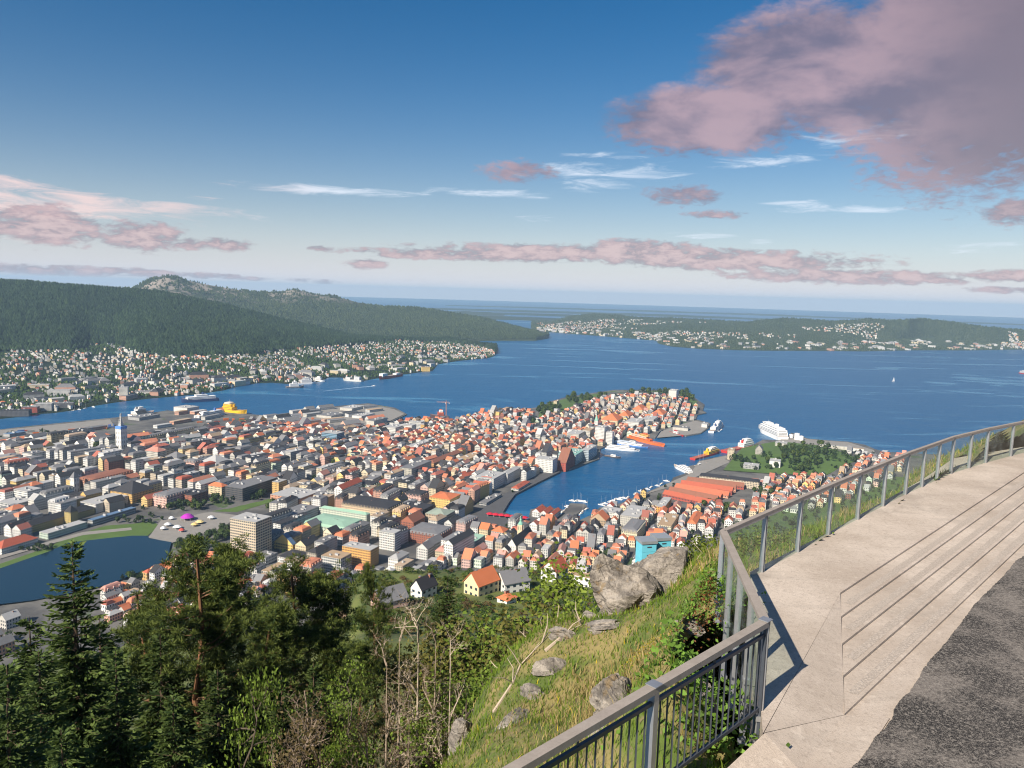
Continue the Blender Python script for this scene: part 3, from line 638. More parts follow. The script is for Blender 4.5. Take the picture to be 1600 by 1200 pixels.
def make_building(name, label, cat, cx, cy, zg, rz, w, d, h, wall, roof, kind='flat', rh=None, win=.5, bay=2.6, sto=3.2, group=None, chim=True, windows=None, dorm=True, lod=2):
    """w along local x, d along local y; thing > walls, roof > chimney / dormer / plant_room"""
    rh = rh if rh is not None else {'flat': 0, 'x': d * .42, 'y': w * .42, 'hip': min(w, d) * .33, 'mansard': 4.2}[kind]
    t = empty(name, (cx, cy, zg), label, cat, group, rz)
    o = walls_mesh(w, d, h, wall, 0.0 if windows else win, bay, kind if kind in 'xy' else None, rh, sto).build('walls', M_BLD, t)
    r = roof_mesh(w, d, h, rh, kind, roof).build('roof', M_BLD, t)
    rnd = random.Random(int(cx * 7 + cy * 13))
    if kind == 'flat':
        for _ in range(min(5, 1 + int(w * d / 350))):
            q = link('plant_room', PLANT, r, (rnd.uniform(-.32, .32) * w, rnd.uniform(-.3, .3) * d, h + .3)); q.scale = (rnd.uniform(.5, 1.3), rnd.uniform(.5, 1.3), rnd.uniform(.5, 1.2))
    elif chim:
        for _ in range(1 if lod < 2 else rnd.choice((1, 2))):
            if kind == 'x': q = (rnd.uniform(-.35, .35) * w, rnd.uniform(-.12, .12) * d, h + rh * .8)
            elif kind == 'y': q = (rnd.uniform(-.12, .12) * w, rnd.uniform(-.35, .35) * d, h + rh * .8)
            else: q = (rnd.uniform(-.15, .15) * w, rnd.uniform(-.15, .15) * d, h + rh * .85)
            link('chimney', CHIM, r, q)
        if dorm and kind == 'mansard':
            for s, L, off in ((0, w, d), (1, d, w)):
                nd = max(1, int(L / 5))
                for i in range(nd):
                    u = (i + .5) / nd * L - L / 2
                    for sg in (-1, 1):
                        if s == 0: p = (u, sg * (off / 2 - .5), h + .25); rr = 0 if sg < 0 else math.pi
                        else: p = (sg * (off / 2 - .5), u, h + .25); rr = math.pi / 2 if sg > 0 else -math.pi / 2
                        link('dormer', dormer(wall, roof), r, p, rr)
    if windows:
        nu, nv, fw, fh = windows                       # real window panes, one object each
        for s, L, off, n_ in ((0, w, d, nu[0]), (1, d, w, nu[1])):
            for sg in (-1, 1):
                if s == 0 and sg > 0 or s == 1 and sg > 0 and False: continue
                rr = {(0, -1): 0, (0, 1): math.pi, (1, -1): -math.pi / 2, (1, 1): math.pi / 2}[(s, sg)]
                for i in range(n_):
                    for j in range(nv):
                        u = ((i + .5) / n_ - .5) * L; zz = (j + .55) / nv * h
                        p = (u, sg * off / 2, zz) if s == 0 else (sg * off / 2, u, zz)
                        q = link('window', WINP, o, p, rr); q.scale = (fw * L / n_, 1, fh * h / nv)
    FOOT.append((cx, cy, math.cos(rz), math.sin(rz), w / 2, d / 2))
    return t
def place(zone, Lx, Nx, Ny, Rx, h, ang=None, md=60.0):
    """eave line in the photograph: left end, nearest corner, right end -> centre, size on the ground (street grid angle)"""
    ox, oy = zone; a = STREET if ang is None else math.radians(ang)
    Lx, Nx, Rx, Ny = ox + Lx / 4, ox + Nx / 4, ox + Rx / 4, oy + Ny / 4
    q = GT(Nx, Ny, h); zg = q[2]; nx, ny = q[0], q[1]
    s = (math.sin(a), math.cos(a)); t = (-math.cos(a), math.sin(a))
    def solve(dr, target):
        lo, hi = 1.0, 260.0
        f = lambda L: P(nx + dr[0] * L, ny + dr[1] * L, zg + h)[0] - target
        sg = 1 if f(hi) > f(lo) else -1
        for _ in range(40):
            mid = (lo + hi) / 2
            if f(mid) * sg < 0: lo = mid
            else: hi = mid
        return (lo + hi) / 2
    ws = max(5.0, solve(s, Rx)); wt = max(5.0, solve(t, Lx))
    ws = min(ws, 150 if zone in (Z5, Z6) else md); wt = min(wt, 120)
    cx = nx + s[0] * ws / 2 + t[0] * wt / 2; cy = ny + s[1] * ws / 2 + t[1] * wt / 2
    # local x runs along -t (right), local y along s
    return cx, cy, zg - .8, -a, wt, ws
Z5, Z6, Z7, Z8, Z1, Z2 = (0, 640), (400, 640), (700, 600), (1000, 600), (0, 400), (400, 400)
LM = []                                          # landmarks used to tell houses apart: phrase, place
def B(name, label, cat, zone, Lx, Nx, Ny, Rx, h, wall, roof, kind='flat', ang=None, lm=None, md=60.0, **kw):
    cx, cy, zg, rz, w, d = place(zone, Lx, Nx, Ny, Rx, h, ang, 24.0 if zone is Z8 else md)
    if kind == 'gs': kind = 'y'
    elif kind == 'gt': kind = 'x'
    t = make_building(name, label, cat, cx, cy, zg, rz, w, d, h, C[wall] if isinstance(wall, str) else wall, C[roof] if isinstance(roof, str) else roof, kind, **kw)
    if lm: LM.append((lm, cx, cy))
    return t

# ---- west of the lake and the centre (left part of the picture)
B('office_tower', 'tall beige concrete office tower standing beside the lake trees', 'office tower', Z5, 1437, 1597, 702, 1697, 46, 'beige', 't_lgrey', windows=((13, 7), 14, .62, .5), lm='tall beige office tower')
B('apartment_block', 'long orange-brown brick block with reddish mansard roof near the slim white church', 'apartment block', Z5, 495, 590, 445, 835, 14, 'salmon', 't_brown', 'mansard', lm='orange-brown brick mansard block')
B('office_block', 'ochre corner block with dark hipped roof behind the lakeside park', 'office block', Z5, 690, 825, 525, 965, 15, 'ochre', 't_black', 'hip', lm='ochre dark-roofed corner block')
B('office_block', 'long white flat-roofed office block beside the blue glass roof', 'office block', Z5, 500, 600, 590, 815, 13, 'white', 't_lgrey', win=.6, lm='long white lakeside office')
B('office_block', 'pale and brick striped block with grey mansard roof facing the park', 'office block', Z5, 955, 1040, 548, 1180, 16, 'pink', 't_grey', 'mansard')
B('office_block', 'brown brick block with flat dark roof facing the park trees', 'office block', Z5, 1110, 1200, 535, 1300, 14, 'brick', 't_black')
B('town_hall_annex', 'cream block with orange hipped roof beside the dark glass block', 'town block', Z5, 1300, 1385, 482, 1425, 14, 'cream', 't_orange', 'hip')
B('department_store', 'dark glass block with pale columns in the middle of town', 'office block', Z5, 1408, 1515, 492, 1735, 20, (.09, .085, .085), 't_grey', win=.72, lm='dark glass block')
B('museum', 'pale green museum with flat grey roof at the lake shore', 'museum', Z5, 245, 300, 772, 545, 8, (.46, .55, .47), 't_lgrey', lm='pale green lakeside museum')
B('gallery', 'long low gallery with blue glass roof behind the lawn', 'museum', Z5, 548, 580, 690, 850, 8, 'grey', 't_blue', win=.7, lm='blue-roofed gallery')
B('museum', 'long ochre museum with dark roof and a square tower', 'museum', Z5, 120, 175, 728, 595, 10, (.50, .38, .15), 't_black', 'hip', lm='ochre museum with the square tower')
B('tower_house', 'square ochre tower with pointed dark roof on the museum row', 'tower', Z5, 402, 440, 640, 486, 17, (.50, .38, .15), 't_black', 'hip', rh=8, chim=False)
B('concert_hall', 'white lakeside building with orange-brown roof at the left edge', 'public building', Z5, -60, 10, 865, 237, 8, 'white', 't_red', 'hip')
B('gabled_house', 'large white gabled house left of the ochre museum', 'house', Z5, 120, 190, 650, 248, 11, 'white', 't_grey', 'gs')
B('office_complex', 'wide white office complex with roof terraces at the left edge', 'office block', Z5, -20, 85, 592, 370, 12, 'lgrey', 't_lgrey', win=.65, lm='wide white office complex')
B('office_block', 'raised white office block on top of the wide complex', 'office block', Z5, 85, 170, 510, 262, 20, 'white', 't_lgrey', win=.6)
B('glass_building', 'low pale green glass building below the container quay', 'office block', Z5, 290, 400, 232, 530, 9, (.42, .50, .45), 't_lgrey', win=.6, lm='low pale green glass building')
B('school_block', 'leftmost white block of the school below the container quay', 'school', Z5, 22, 75, 288, 132, 14, 'white', 't_grey')
B('school_block', 'right white block of the school below the container quay', 'school', Z5, 138, 200, 275, 286, 14, 'white', 't_grey', lm='white school blocks')
B('apartment_row', 'cream apartment row with grey mansard roof right of the wrapped church tower', 'apartment block', Z5, 905, 935, 170, 1215, 15, 'cream', 't_grey', 'mansard')
B('yellow_hall', 'bright yellow hall left of the wrapped church tower', 'public building', Z5, 580, 630, 172, 664, 11, 'yellow', 't_grey', 'hip')
B('apartment_block', 'pale apartment block with pink gables below the cream mansard row', 'apartment block', Z5, 905, 985, 262, 1040, 14, 'offwhite', 't_pink', 'hip')
B('apartment_block', 'light yellow block with dark roof in the middle of the old quarter', 'apartment block', Z5, 1032, 1105, 300, 1172, 13, 'cream', 't_grey', 'hip')
B('apartment_block', 'pink corner house with a small grey roof in the old quarter', 'apartment block', Z5, 1145, 1215, 330, 1260, 13, 'pink', 't_grey', 'mansard')
B('apartment_block', 'row of white houses behind scaffolding right of the pink corner house', 'apartment block', Z5, 1245, 1350, 340, 1450, 13, 'white', 't_lgrey', 'hip')
# church under wraps
def church_tower(name, label, zone, Lx, Nx, Ny, Rx, h, wall, cap, caph, lm, band=None, cat='church tower'):
    cx, cy, zg, rz, w, d = place(zone, Lx, Nx, Ny, Rx, h); w = d = min(max(w, 6), 13)
    t = empty(name, (cx, cy, zg), label, cat, None, rz); LM.append((lm, cx, cy))
    walls_mesh(w, d, h, wall, .22, 4, None, 0, 8).build('walls', M_BLD, t)
    FOOT.append((cx, cy, math.cos(rz), math.sin(rz), w / 2, d / 2))
    if band:
        mb = MB(); q = w / 2 + .15; mb.box(-q, q, -q, q, h - 4.5, h + .2, band); mb.build('blue_band', M_BLD, t)
    return t, w, h, (cx, cy, zg, rz)
t, w, h, _q = church_tower('church_tower', 'tall church tower wrapped in white sheeting with a blue band', Z5, 716, 757, 106, 797, 46, C['white'], None, 0, 'white-wrapped church tower', (.10, .25, .60))
mb = MB()
for s_ in (-1, 1):
    for e_ in (-1, 1): mb.beam((s_ * w * .28, e_ * w * .28, h), (s_ * .6, e_ * .6, h + 23), .5, .5, (.45, .42, .38))
for k in range(8):
    q = w * .28 * (1 - k / 8.4) + .4
    for s_ in (-1, 1): mb.beam((-q, s_ * q, h + k * 2.9), (q, s_ * q, h + k * 2.9), .35, .35, (.5, .5, .48)); mb.beam((s_ * q, -q, h + k * 2.9), (s_ * q, q, h + k * 2.9), .35, .35, (.5, .5, .48))
mb.build('scaffold', M_BLD, t)
mb = MB(); q = w * .36
for a_, b_, r0, r1 in ((h, h + 5, q, q * .8), (h + 5, h + 21, q * .55, .2)):
    for i in range(4):
        c0, c1 = [(math.cos(math.pi / 4 + math.pi / 2 * j), math.sin(math.pi / 4 + math.pi / 2 * j)) for j in (i, i + 1)]
        mb.face([(c0[0] * r0, c0[1] * r0, a_), (c1[0] * r0, c1[1] * r0, a_), (c1[0] * r1, c1[1] * r1, b_), (c0[0] * r1, c0[1] * r1, b_)], (.42, .44, .46))
mb.build('spire', M_BLD, t)
t, w, h, _q = church_tower('church_tower', 'slim white church tower with a pointed cap left of the brick block', Z5, 438, 464, 425, 492, 22, C['white'], None, 0, 'slim white church tower')
r_ = roof_mesh(w, w, h, 9, 'hip', C['t_grey']).build('roof', M_BLD, t)
# ---- centre
B('brick_block', 'salmon brick block with flat grey roof behind the square', 'office block', Z6, 90, 272, 555, 402, 14, 'salmon', 't_lgrey', lm='salmon brick block')
B('office_block', 'white gridded block with dark flat roof beside the office tower', 'office block', Z6, 118, 232, 668, 394, 14, 'lgrey', 't_grey', win=.66, lm='white gridded block')
B('bank_block', 'long pale block with green copper roof in the centre', 'bank', Z6, 398, 690, 655, 714, 13, (.55, .60, .50), 't_green', 'hip', rh=2.5, lm='long copper-roofed block')
B('bank_block', 'wide block with sloping green copper roof and sunken court', 'bank', Z6, 300, 555, 750, 668, 12, (.50, .56, .46), 't_green', 'mansard', rh=5, dorm=False, lm='wide copper-roofed bank')
B('hotel', 'orange hotel with flat white roof nearest the hillside', 'hotel', Z6, 538, 715, 878, 768, 21, (.66, .36, .11), 't_lgrey', windows=((11, 6), 7, .7, .42), lm='orange hotel')
B('office_block', 'white high block behind the orange hotel', 'office block', Z6, 770, 866, 772, 908, 23, 'white', 't_lgrey', win=.62)
B('office_block', 'grey cube office block left of the orange hotel', 'office block', Z6, 408, 530, 930, 597, 19, 'lgrey', 't_tan', windows=((9, 6), 6, .66, .5), lm='grey cube office')
B('yellow_house', 'yellow house with dark gabled roof left of the grey cube', 'house', Z6, 245, 312, 852, 394, 12, 'cream', 't_black', 'gs')
B('yellow_house', 'yellow house with a blue roof behind the office tower', 'house', Z6, 112, 228, 842, 250, 9, 'yellow', 't_blue', 'gs')
B('department_store', 'beige block with black mansard roof and rows of dormers', 'office block', Z6, 535, 825, 628, 922, 14, (.62, .48, .32), 't_black', 'mansard', lm='black mansard block')
B('town_block', 'cream block with black mansard roof, left of three joined facades', 'town block', Z6, 770, 848, 508, 895, 14, 'cream', 't_black', 'mansard')
B('town_block', 'ochre block with black mansard roof, middle of three joined facades', 'town block', Z6, 850, 924, 522, 970, 14, 'yellow', 't_black', 'mansard')
B('town_block', 'pink block with black mansard roof, right of three joined facades', 'town block', Z6, 926, 1032, 540, 1083, 14, 'pink', 't_black', 'mansard', lm='pink mansard facade')
B('town_block', 'mint green block with black mansard roof behind the black mansard block', 'town block', Z6, 590, 722, 478, 774, 14, 'mint', 't_black', 'mansard')
B('town_block', 'ochre block with dark roof left of the mint green block', 'town block', Z6, 470, 528, 466, 592, 14, 'yellow', 't_black', 'mansard')
B('stone_block', 'plain grey stone block with dark roof rising in the centre', 'office block', Z6, 898, 972, 368, 1097, 22, (.44, .42, .36), 't_grey', win=.42, lm='plain grey stone block')
B('theatre', 'brown theatre with broad rust-coloured roof', 'theatre', Z6, 1060, 1112, 332, 1292, 13, (.50, .27, .12), 't_brown', 'hip', rh=4, lm='rust-roofed theatre')
B('yellow_block', 'golden yellow block right of the theatre', 'office block', Z6, 1262, 1330, 308, 1408, 12, 'yellow', 't_tan', win=.5)
B('apartment_block', 'white block with a teal end wall above the theatre', 'apartment block', Z6, 945, 990, 228, 1086, 16, 'white', 't_lgrey', win=.6, lm='white block with teal end')
B('glass_tower', 'blue glass office tower near the ferry pier', 'office tower', Z6, 410, 505, 150, 553, 27, (.20, .34, .46), 't_lgrey', win=.8, lm='blue glass tower')
B('office_block', 'white office block left of the blue glass tower', 'office block', Z6, 213, 348, 198, 366, 17, 'offwhite', 't_lgrey', win=.55)
B('office_block', 'grey office block between white block and blue glass tower', 'office block', Z6, 362, 412, 178, 440, 19, 'grey', 't_grey')
B('office_block', 'tan brick block right of the blue glass tower', 'office block', Z6, 590, 690, 182, 752, 14, 'tan', 't_grey', lm='tan brick block')
B('apartment_tower', 'leftmost of three white apartment towers at the water', 'apartment block', Z6, 795, 872, 112, 936, 19, 'white', 't_lgrey', win=.6, lm='white waterside apartment towers')
B('apartment_tower', 'middle of three white apartment towers at the water', 'apartment block', Z6, 905, 975, 98, 1002, 21, 'white', 't_lgrey', win=.6)
B('apartment_tower', 'rightmost of three white apartment towers at the water', 'apartment block', Z6, 955, 1032, 78, 1052, 21, 'lgrey', 't_lgrey', win=.6)
B('brick_church', 'dark red brick building with gabled roof in the shadowed centre', 'public building', Z6, 905, 985, 705, 1056, 14, 'brick', 't_brown', 'gs', lm='dark red brick gabled building')
B('brick_hotel', 'brown brick block with dark mansard roof near the market', 'hotel', Z6, 945, 1140, 792, 1228, 13, 'brick', 't_grey', 'mansard', lm='brown brick mansard block')
B('stone_bank', 'ornate stone bank with grey-green hipped roof at the market', 'bank', Z6, 1058, 1180, 662, 1244, 16, (.46, .36, .26), (.26, .31, .26), 'hip', rh=5, lm='ornate stone bank')
B('black_block', 'black glass block behind the ornate stone bank', 'office block', Z6, 893, 1052, 622, 1112, 17, 'black', 't_black', win=.7)
B('corner_house', 'golden corner house with green turret at the harbour head', 'town block', Z6, 1083, 1212, 560, 1280, 18, 'yellow', 't_orange', 'hip', rh=4, lm='golden corner house with green turret')
B('low_block', 'low brown-roofed block half hidden behind the pines', 'office block', Z6, 35, 92, 1012, 262, 9, 'offwhite', 't_tan', win=.6, lm='low brown-roofed block')
B('podium_block', 'grey podium building at the foot of the office tower', 'office block', Z6, -20, 60, 925, 135, 9, 'lgrey', 't_grey')
B('white_block', 'white block with dark roof below the yellow gabled house', 'office block', Z6, 135, 260, 935, 352, 8, 'white', 't_black', 'hip', rh=2.5)
# ---- harbour, north side of the peninsula
for k in range(8):
    B('gabled_harbour_house', '%s white gabled house from the golden corner house along the quay' % ('first', 'second', 'third', 'fourth', 'fifth', 'sixth', 'seventh', 'eighth')[k], 'house', Z7,
      68 + 24 * k - 36, 92 + 24 * k, 702 - 13.5 * k, 114 + 24 * k, 14, 'white' if k % 3 else 'offwhite', 't_red' if k % 2 else 't_grey', 'gt', group='white gabled row on the quay')
B('harbour_hotel', 'big white flat-roofed hotel on the quay after the gabled row', 'hotel', Z7, 165, 285, 592, 362, 19, 'white', 't_lgrey', win=.55, lm='big white quay hotel')
B('harbour_block', 'long white block with pale roof right of the big quay hotel', 'office block', Z7, 325, 372, 562, 492, 17, 'white', 't_lgrey', 'hip', rh=3)
B('silo_block', 'tall windowless-looking white block at the bend of the quay', 'office block', Z7, 545, 655, 474, 684, 25, 'white', 't_lgrey', win=.4, lm='tall white quay block')
B('brick_warehouse', 'red brick warehouse rising straight from the harbour water', 'warehouse', Z7, 684, 738, 492, 794, 15, 'redbrick', 't_brown', 'gt', win=.3, lm='red brick warehouse')
B('office_block', 'teal-topped glass office with stepped roof on the harbour', 'office block', Z7, 690, 800, 442, 872, 20, (.42, .52, .52), (.22, .40, .36), win=.7, lm='teal-topped harbour office')
B('office_block', 'grey glass office right of the teal-topped harbour office', 'office block', Z7, 835, 880, 412, 944, 22, (.40, .46, .50), 't_lgrey', win=.7)
B('apartment_block', 'beige apartment slab left of the twin white towers', 'apartment block', Z7, 743, 818, 314, 864, 20, 'offwhite', 't_lgrey', win=.55)
B('apartment_block', 'pale apartment slab next to the twin white towers', 'apartment block', Z7, 838, 888, 290, 921, 22, 'offwhite', 't_tan', win=.5)
B('apartment_tower', 'taller of the twin white towers behind the ferries', 'apartment block', Z7, 920, 978, 272, 1000, 36, 'white', 't_lgrey', win=.4, lm='twin white towers')
B('apartment_tower', 'lower of the twin white towers behind the ferries', 'apartment block', Z7, 988, 1028, 302, 1040, 27, 'white', 't_lgrey', win=.4)
B('apartment_block', 'cream block with orange roof left of the white waterfront blocks', 'apartment block', Z7, 955, 1060, 228, 1106, 17, 'cream', 't_orange', 'hip', lm='cream orange-roofed block')
B('apartment_block', 'white flat-roofed waterfront block above the orange ship', 'apartment block', Z7, 1110, 1192, 238, 1246, 19, 'white', 't_lgrey', win=.6, lm='white waterfront blocks')
B('apartment_block', 'grey-white waterfront block near the far pier', 'apartment block', Z7, 1212, 1285, 222, 1338, 19, 'lgrey', 't_lgrey', win=.6)
B('apartment_block', 'long white block with orange roof on the northern point', 'apartment block', Z7, 1268, 1345, 190, 1405, 15, 'white', 't_orange', 'hip')
B('apartment_block', 'long block with bright orange roof behind the white waterfront blocks', 'apartment block', Z7, 1060, 1130, 200, 1205, 14, 'cream', 't_orange', 'hip')
B('apartment_block', 'orange-roofed block on the crest of the northern point', 'apartment block', Z7, 1150, 1215, 160, 1285, 13, 'cream', 't_orange', 'hip')
B('apartment_tower', 'white high-rise among trees at the tip of the point', 'apartment block', Z7, 1380, 1428, 42, 1443, 36, 'white', 't_lgrey', win=.35, lm='white high-rise at the point')
B('red_hall', 'dark red and grey hall on the hill of the point', 'public building', Z7, 795, 830, 140, 912, 11, 'redbrick', 't_grey')
B('fort_house', 'pale square building among trees on the ridge', 'public building', Z7, 660, 680, 108, 696, 10, 'cream', 't_tan')
B('market_hall', 'low dark wedge-shaped market hall on the quay', 'market hall', Z7, 195, 240, 742, 385, 5, 'grey', 't_grey', win=.85, lm='low dark market hall')
B('red_pavilion', 'low pavilion with bright red roof on the quay', 'pavilion', Z7, 395, 440, 652, 513, 5, 'offwhite', 't_red', 'hip', rh=3, lm='red-roofed quay pavilion')
for k in range(3):
    B('wharf_house', '%s white wharf house with red roof on the market pier' % ('leftmost', 'middle', 'rightmost')[k], 'house', Z7, 525 + 52 * k, 572 + 45 * k, 800 + 8 * k, 612 + 46 * k, 8, 'white', 't_red', 'gs', group='wharf houses on the market pier', lm='white wharf houses' if k == 1 else None)
t, w, h, _q = church_tower('church_tower', 'ochre church tower with green onion dome near the market', Z7, 428, 456, 885, 480, 26, C['cream'], None, 0, 'green-domed church tower')
mb = MB(); prof = [(1.0, 0), (1.05, .8), (.75, 2.6), (.42, 4.2), (.40, 5.6), (.5, 6.0), (.25, 7.6), (.06, 11)]
for (r0, z0), (r1, z1) in zip(prof, prof[1:]):
    for i in range(8):
        a0, a1 = 2 * math.pi * i / 8, 2 * math.pi * (i + 1) / 8; q = w * .55
        mb.face([(math.cos(a0) * r0 * q, math.sin(a0) * r0 * q, h + z0), (math.cos(a1) * r0 * q, math.sin(a1) * r0 * q, h + z0), (math.cos(a1) * r1 * q, math.sin(a1) * r1 * q, h + z1), (math.cos(a0) * r1 * q, math.sin(a0) * r1 * q, h + z1)], (.22, .46, .36))
mb.build('dome', M_BLD, t)
B('church', 'white church with steep black roof in front of the green-domed tower', 'church', Z7, 370, 425, 1012, 556, 9, 'white', 't_black', 'gs', rh=9, win=.25, lm='black-roofed church')
t, w, h, _q = church_tower('church_tower', 'white church tower with green spire behind the twin towers', Z7, 910, 930, 232, 947, 24, C['white'], None, 0, 'white tower with green spire')
roof_mesh(w, w, h, 16, 'hip', (.22, .42, .34)).build('spire', M_BLD, t)
# ---- below the hill, north of the market
for z_, a in ((Z7, ('orange_roof_house', 'long brown house with orange roof behind the boats', 'house', 888, 985, 852, 1010, 12, 'tan', 't_orange', 'gs', 'brown house behind the boats')),
              (Z7, ('white_block', 'white flat-roofed block on the north quay', 'office block', 945, 1062, 806, 1092, 12, 'white', 't_lgrey', 'flat', None)),
              (Z7, ('office_block', 'wide white office block with roof plant on the north side', 'office block', 1078, 1192, 832, 1280, 14, 'offwhite', 't_lgrey', 'flat', 'wide white north-side office')),
              (Z7, ('office_block', 'cream concrete block with flat roof below the red warehouses', 'office block', 1310, 1395, 886, 1482, 12, (.60, .54, .40), 't_tan', 'flat', 'cream concrete block')),
              (Z7, ('apartment_block', 'pale yellow apartment block above the turquoise hives', 'apartment block', 1085, 1182, 925, 1236, 16, (.60, .56, .40), 't_grey', 'mansard', 'pale yellow apartment block')),
              (Z7, ('glass_roof_hall', 'hall with grey glass roof beside the red warehouses', 'office block', 1300, 1352, 768, 1442, 12, 'orange', 't_lgrey', 'flat', None)),
              (Z7, ('orange_roof_house', 'white house with wide orange roof right of the cream concrete block', 'house', 1495, 1550, 872, 1640, 10, 'white', 't_orange', 'hip', 'white house with wide orange roof')),
              (Z7, ('town_house', 'white market house with pale roof at the harbour head', 'house', 140, 185, 895, 212, 13, 'white', 't_grey', 'gt', None)),
              (Z7, ('orange_roof_house', 'cream house with orange gable facing the market', 'house', 195, 248, 908, 278, 12, 'cream', 't_orange', 'gt', None)),
              (Z7, ('orange_roof_house', 'broad house with orange hipped roof left of the green dome', 'house', 270, 345, 925, 378, 13, 'offwhite', 't_orange', 'hip', 'broad orange-roofed market house')),
              (Z7, ('copper_block', 'low block with mint green flat roof near the hillside', 'office block', 95, 160, 990, 232, 8, 'grey', (.30, .48, .38), 'flat', 'mint green flat roof'))):
    n_, l_, c_, L_, N_, Y_, R_, h_, w_, r_, k_, m_ = a
    B(n_, l_, c_, z_, L_, N_, Y_, R_, h_, w_, r_, k_, lm=m_)
def sub(a, b, t): return a + (b - a) * t
_wa = [GT(1000 + sub(310, 473, f) / 4, 600 + sub(732, 636, f) / 4, 0) for f in (0, 1)]
WHW = float(np.linalg.norm((_wa[1] - _wa[0])[:2])) / 6 * .62
for k in range(7):                                # long red-roofed wharf warehouses, side by side
    f = k / 6; p0 = GT(1000 + sub(150, 292, f) / 4, 600 + sub(702, 618, f) / 4, 0); p1 = GT(1000 + sub(470, 655, f) / 4, 600 + sub(762, 655, f) / 4, 0)
    v = p1[:2] - p0[:2]; L = np.linalg.norm(v); c = (p0[:2] + p1[:2]) / 2
    make_building('wharf_warehouse', '%s long red-roofed wooden warehouse counted from the near side' % ('first', 'second', 'third', 'fourth', 'fifth', 'sixth', 'seventh')[k], 'warehouse', c[0], c[1], p0[2] - .8, math.atan2(v[1], v[0]), L * (.97 - .05 * (k % 3)), WHW, 6.5 + 1.1 * ((k * 2) % 3), C['salmon'] if k % 2 else C['redbrick'], (C['t_red'], (.44, .13, .07), C['t_brown'])[(k * 2 + k // 3) % 3], 'x', rh=WHW * .42, group='old wooden warehouses')
    if k == 3: LM.append(('old red warehouses', c[0], c[1]))
B('long_office', 'long beige office with dark roof and window rows behind the red warehouses', 'office block', Z8, 372, 745, 612, 800, 13, 'beige', 't_black', 'hip', rh=3, win=.55, lm='long beige office')
B('long_office', 'low pale wing right of the long beige office', 'office block', Z8, 690, 880, 625, 930, 7, 'offwhite', 't_pink')
B('stone_castle_tower', 'old beige stone castle tower near the red supply ship', 'tower', Z8, 548, 590, 412, 622, 20, (.46, .40, .30), 't_tan', win=.25, lm='stone castle tower')
B('stone_hall', 'grey stone hall with steep dark roof beside the castle tower', 'public building', Z8, 722, 765, 410, 802, 11, (.34, .32, .29), 't_grey', 'gs', rh=9, win=.2)
B('office_block', 'low grey block in front of the stone castle tower', 'office block', Z8, 645, 742, 512, 776, 8, 'grey', 't_lgrey')
B('office_block', 'plain white box on the edge of the fortress park', 'office block', Z8, 810, 878, 484, 892, 13, 'white', 't_lgrey', win=.0, lm='plain white box by the park')
B('warehouse', 'long pale warehouse on the outer quay', 'warehouse', Z8, 1115, 1300, 392, 1345, 7, 'offwhite', 't_lgrey', win=.2, lm='outer quay warehouses')
B('warehouse', 'white warehouse at the end of the outer quay', 'warehouse', Z8, 1300, 1400, 405, 1470, 7, 'white', 't_tan', win=.2)
B('terminal', 'pale terminal building beside the cruise ship', 'terminal', Z8, 845, 920, 372, 985, 7, 'offwhite', 't_lgrey', lm='pale cruise terminal')
# ---- docks
for z_, n_, l_, L_, N_, Y_, R_, h_, w_, r_ in (
        (Z8, 'shed', 'grey-roofed hall on the pier at the end of the point', 205, 300, 275, 360, 7, 'offwhite', 't_grey'), (Z8, 'shed', 'small white hall near the tip of the far pier', 385, 420, 250, 445, 9, 'white', 't_lgrey'), (Z2, 'shed', 'wide grey shed on the ferry pier', 378, 470, 1000, 600, 7, 'offwhite', 't_grey'), (Z2, 'shed', 'long pale shed along the outer edge of the ferry pier', 525, 600, 952, 738, 8, 'offwhite', 't_lgrey'),
        (Z2, 'shed', 'white shed in the middle of the ferry pier', 600, 660, 1000, 765, 7, 'white', 't_lgrey'), (Z2, 'terminal', 'long grey-white terminal near the tip of the ferry pier', 690, 738, 1030, 890, 11, 'offwhite', 't_grey'),
        (Z2, 'shed', 'flat grey shed at the root of the ferry pier', 520, 600, 1082, 690, 8, 'grey', 't_grey'), (Z1, 'terminal', 'white ferry terminal block left of the moored ferries', 1085, 1170, 950, 1245, 12, 'white', 't_lgrey'),
        (Z1, 'shed', 'dark flat shed beside the ferry terminal', 800, 870, 1010, 1040, 7, 'grey', 't_grey'), (Z1, 'shed', 'long dark-roofed shed behind the wrapped church tower', 350, 430, 1110, 690, 7, 'lgrey', 't_black'),
        (Z1, 'shed', 'red-brown roofed hall at the left edge of the docks', -20, 40, 1160, 230, 8, 'offwhite', 't_orange'), (Z1, 'shed', 'blue container shed on the left quay', 20, 60, 1112, 160, 6, 'grey', 't_blue')):
    B(n_, l_, 'terminal' if n_ == 'terminal' else 'shed', z_, L_, N_, Y_, R_, h_, w_, r_, win=.25)

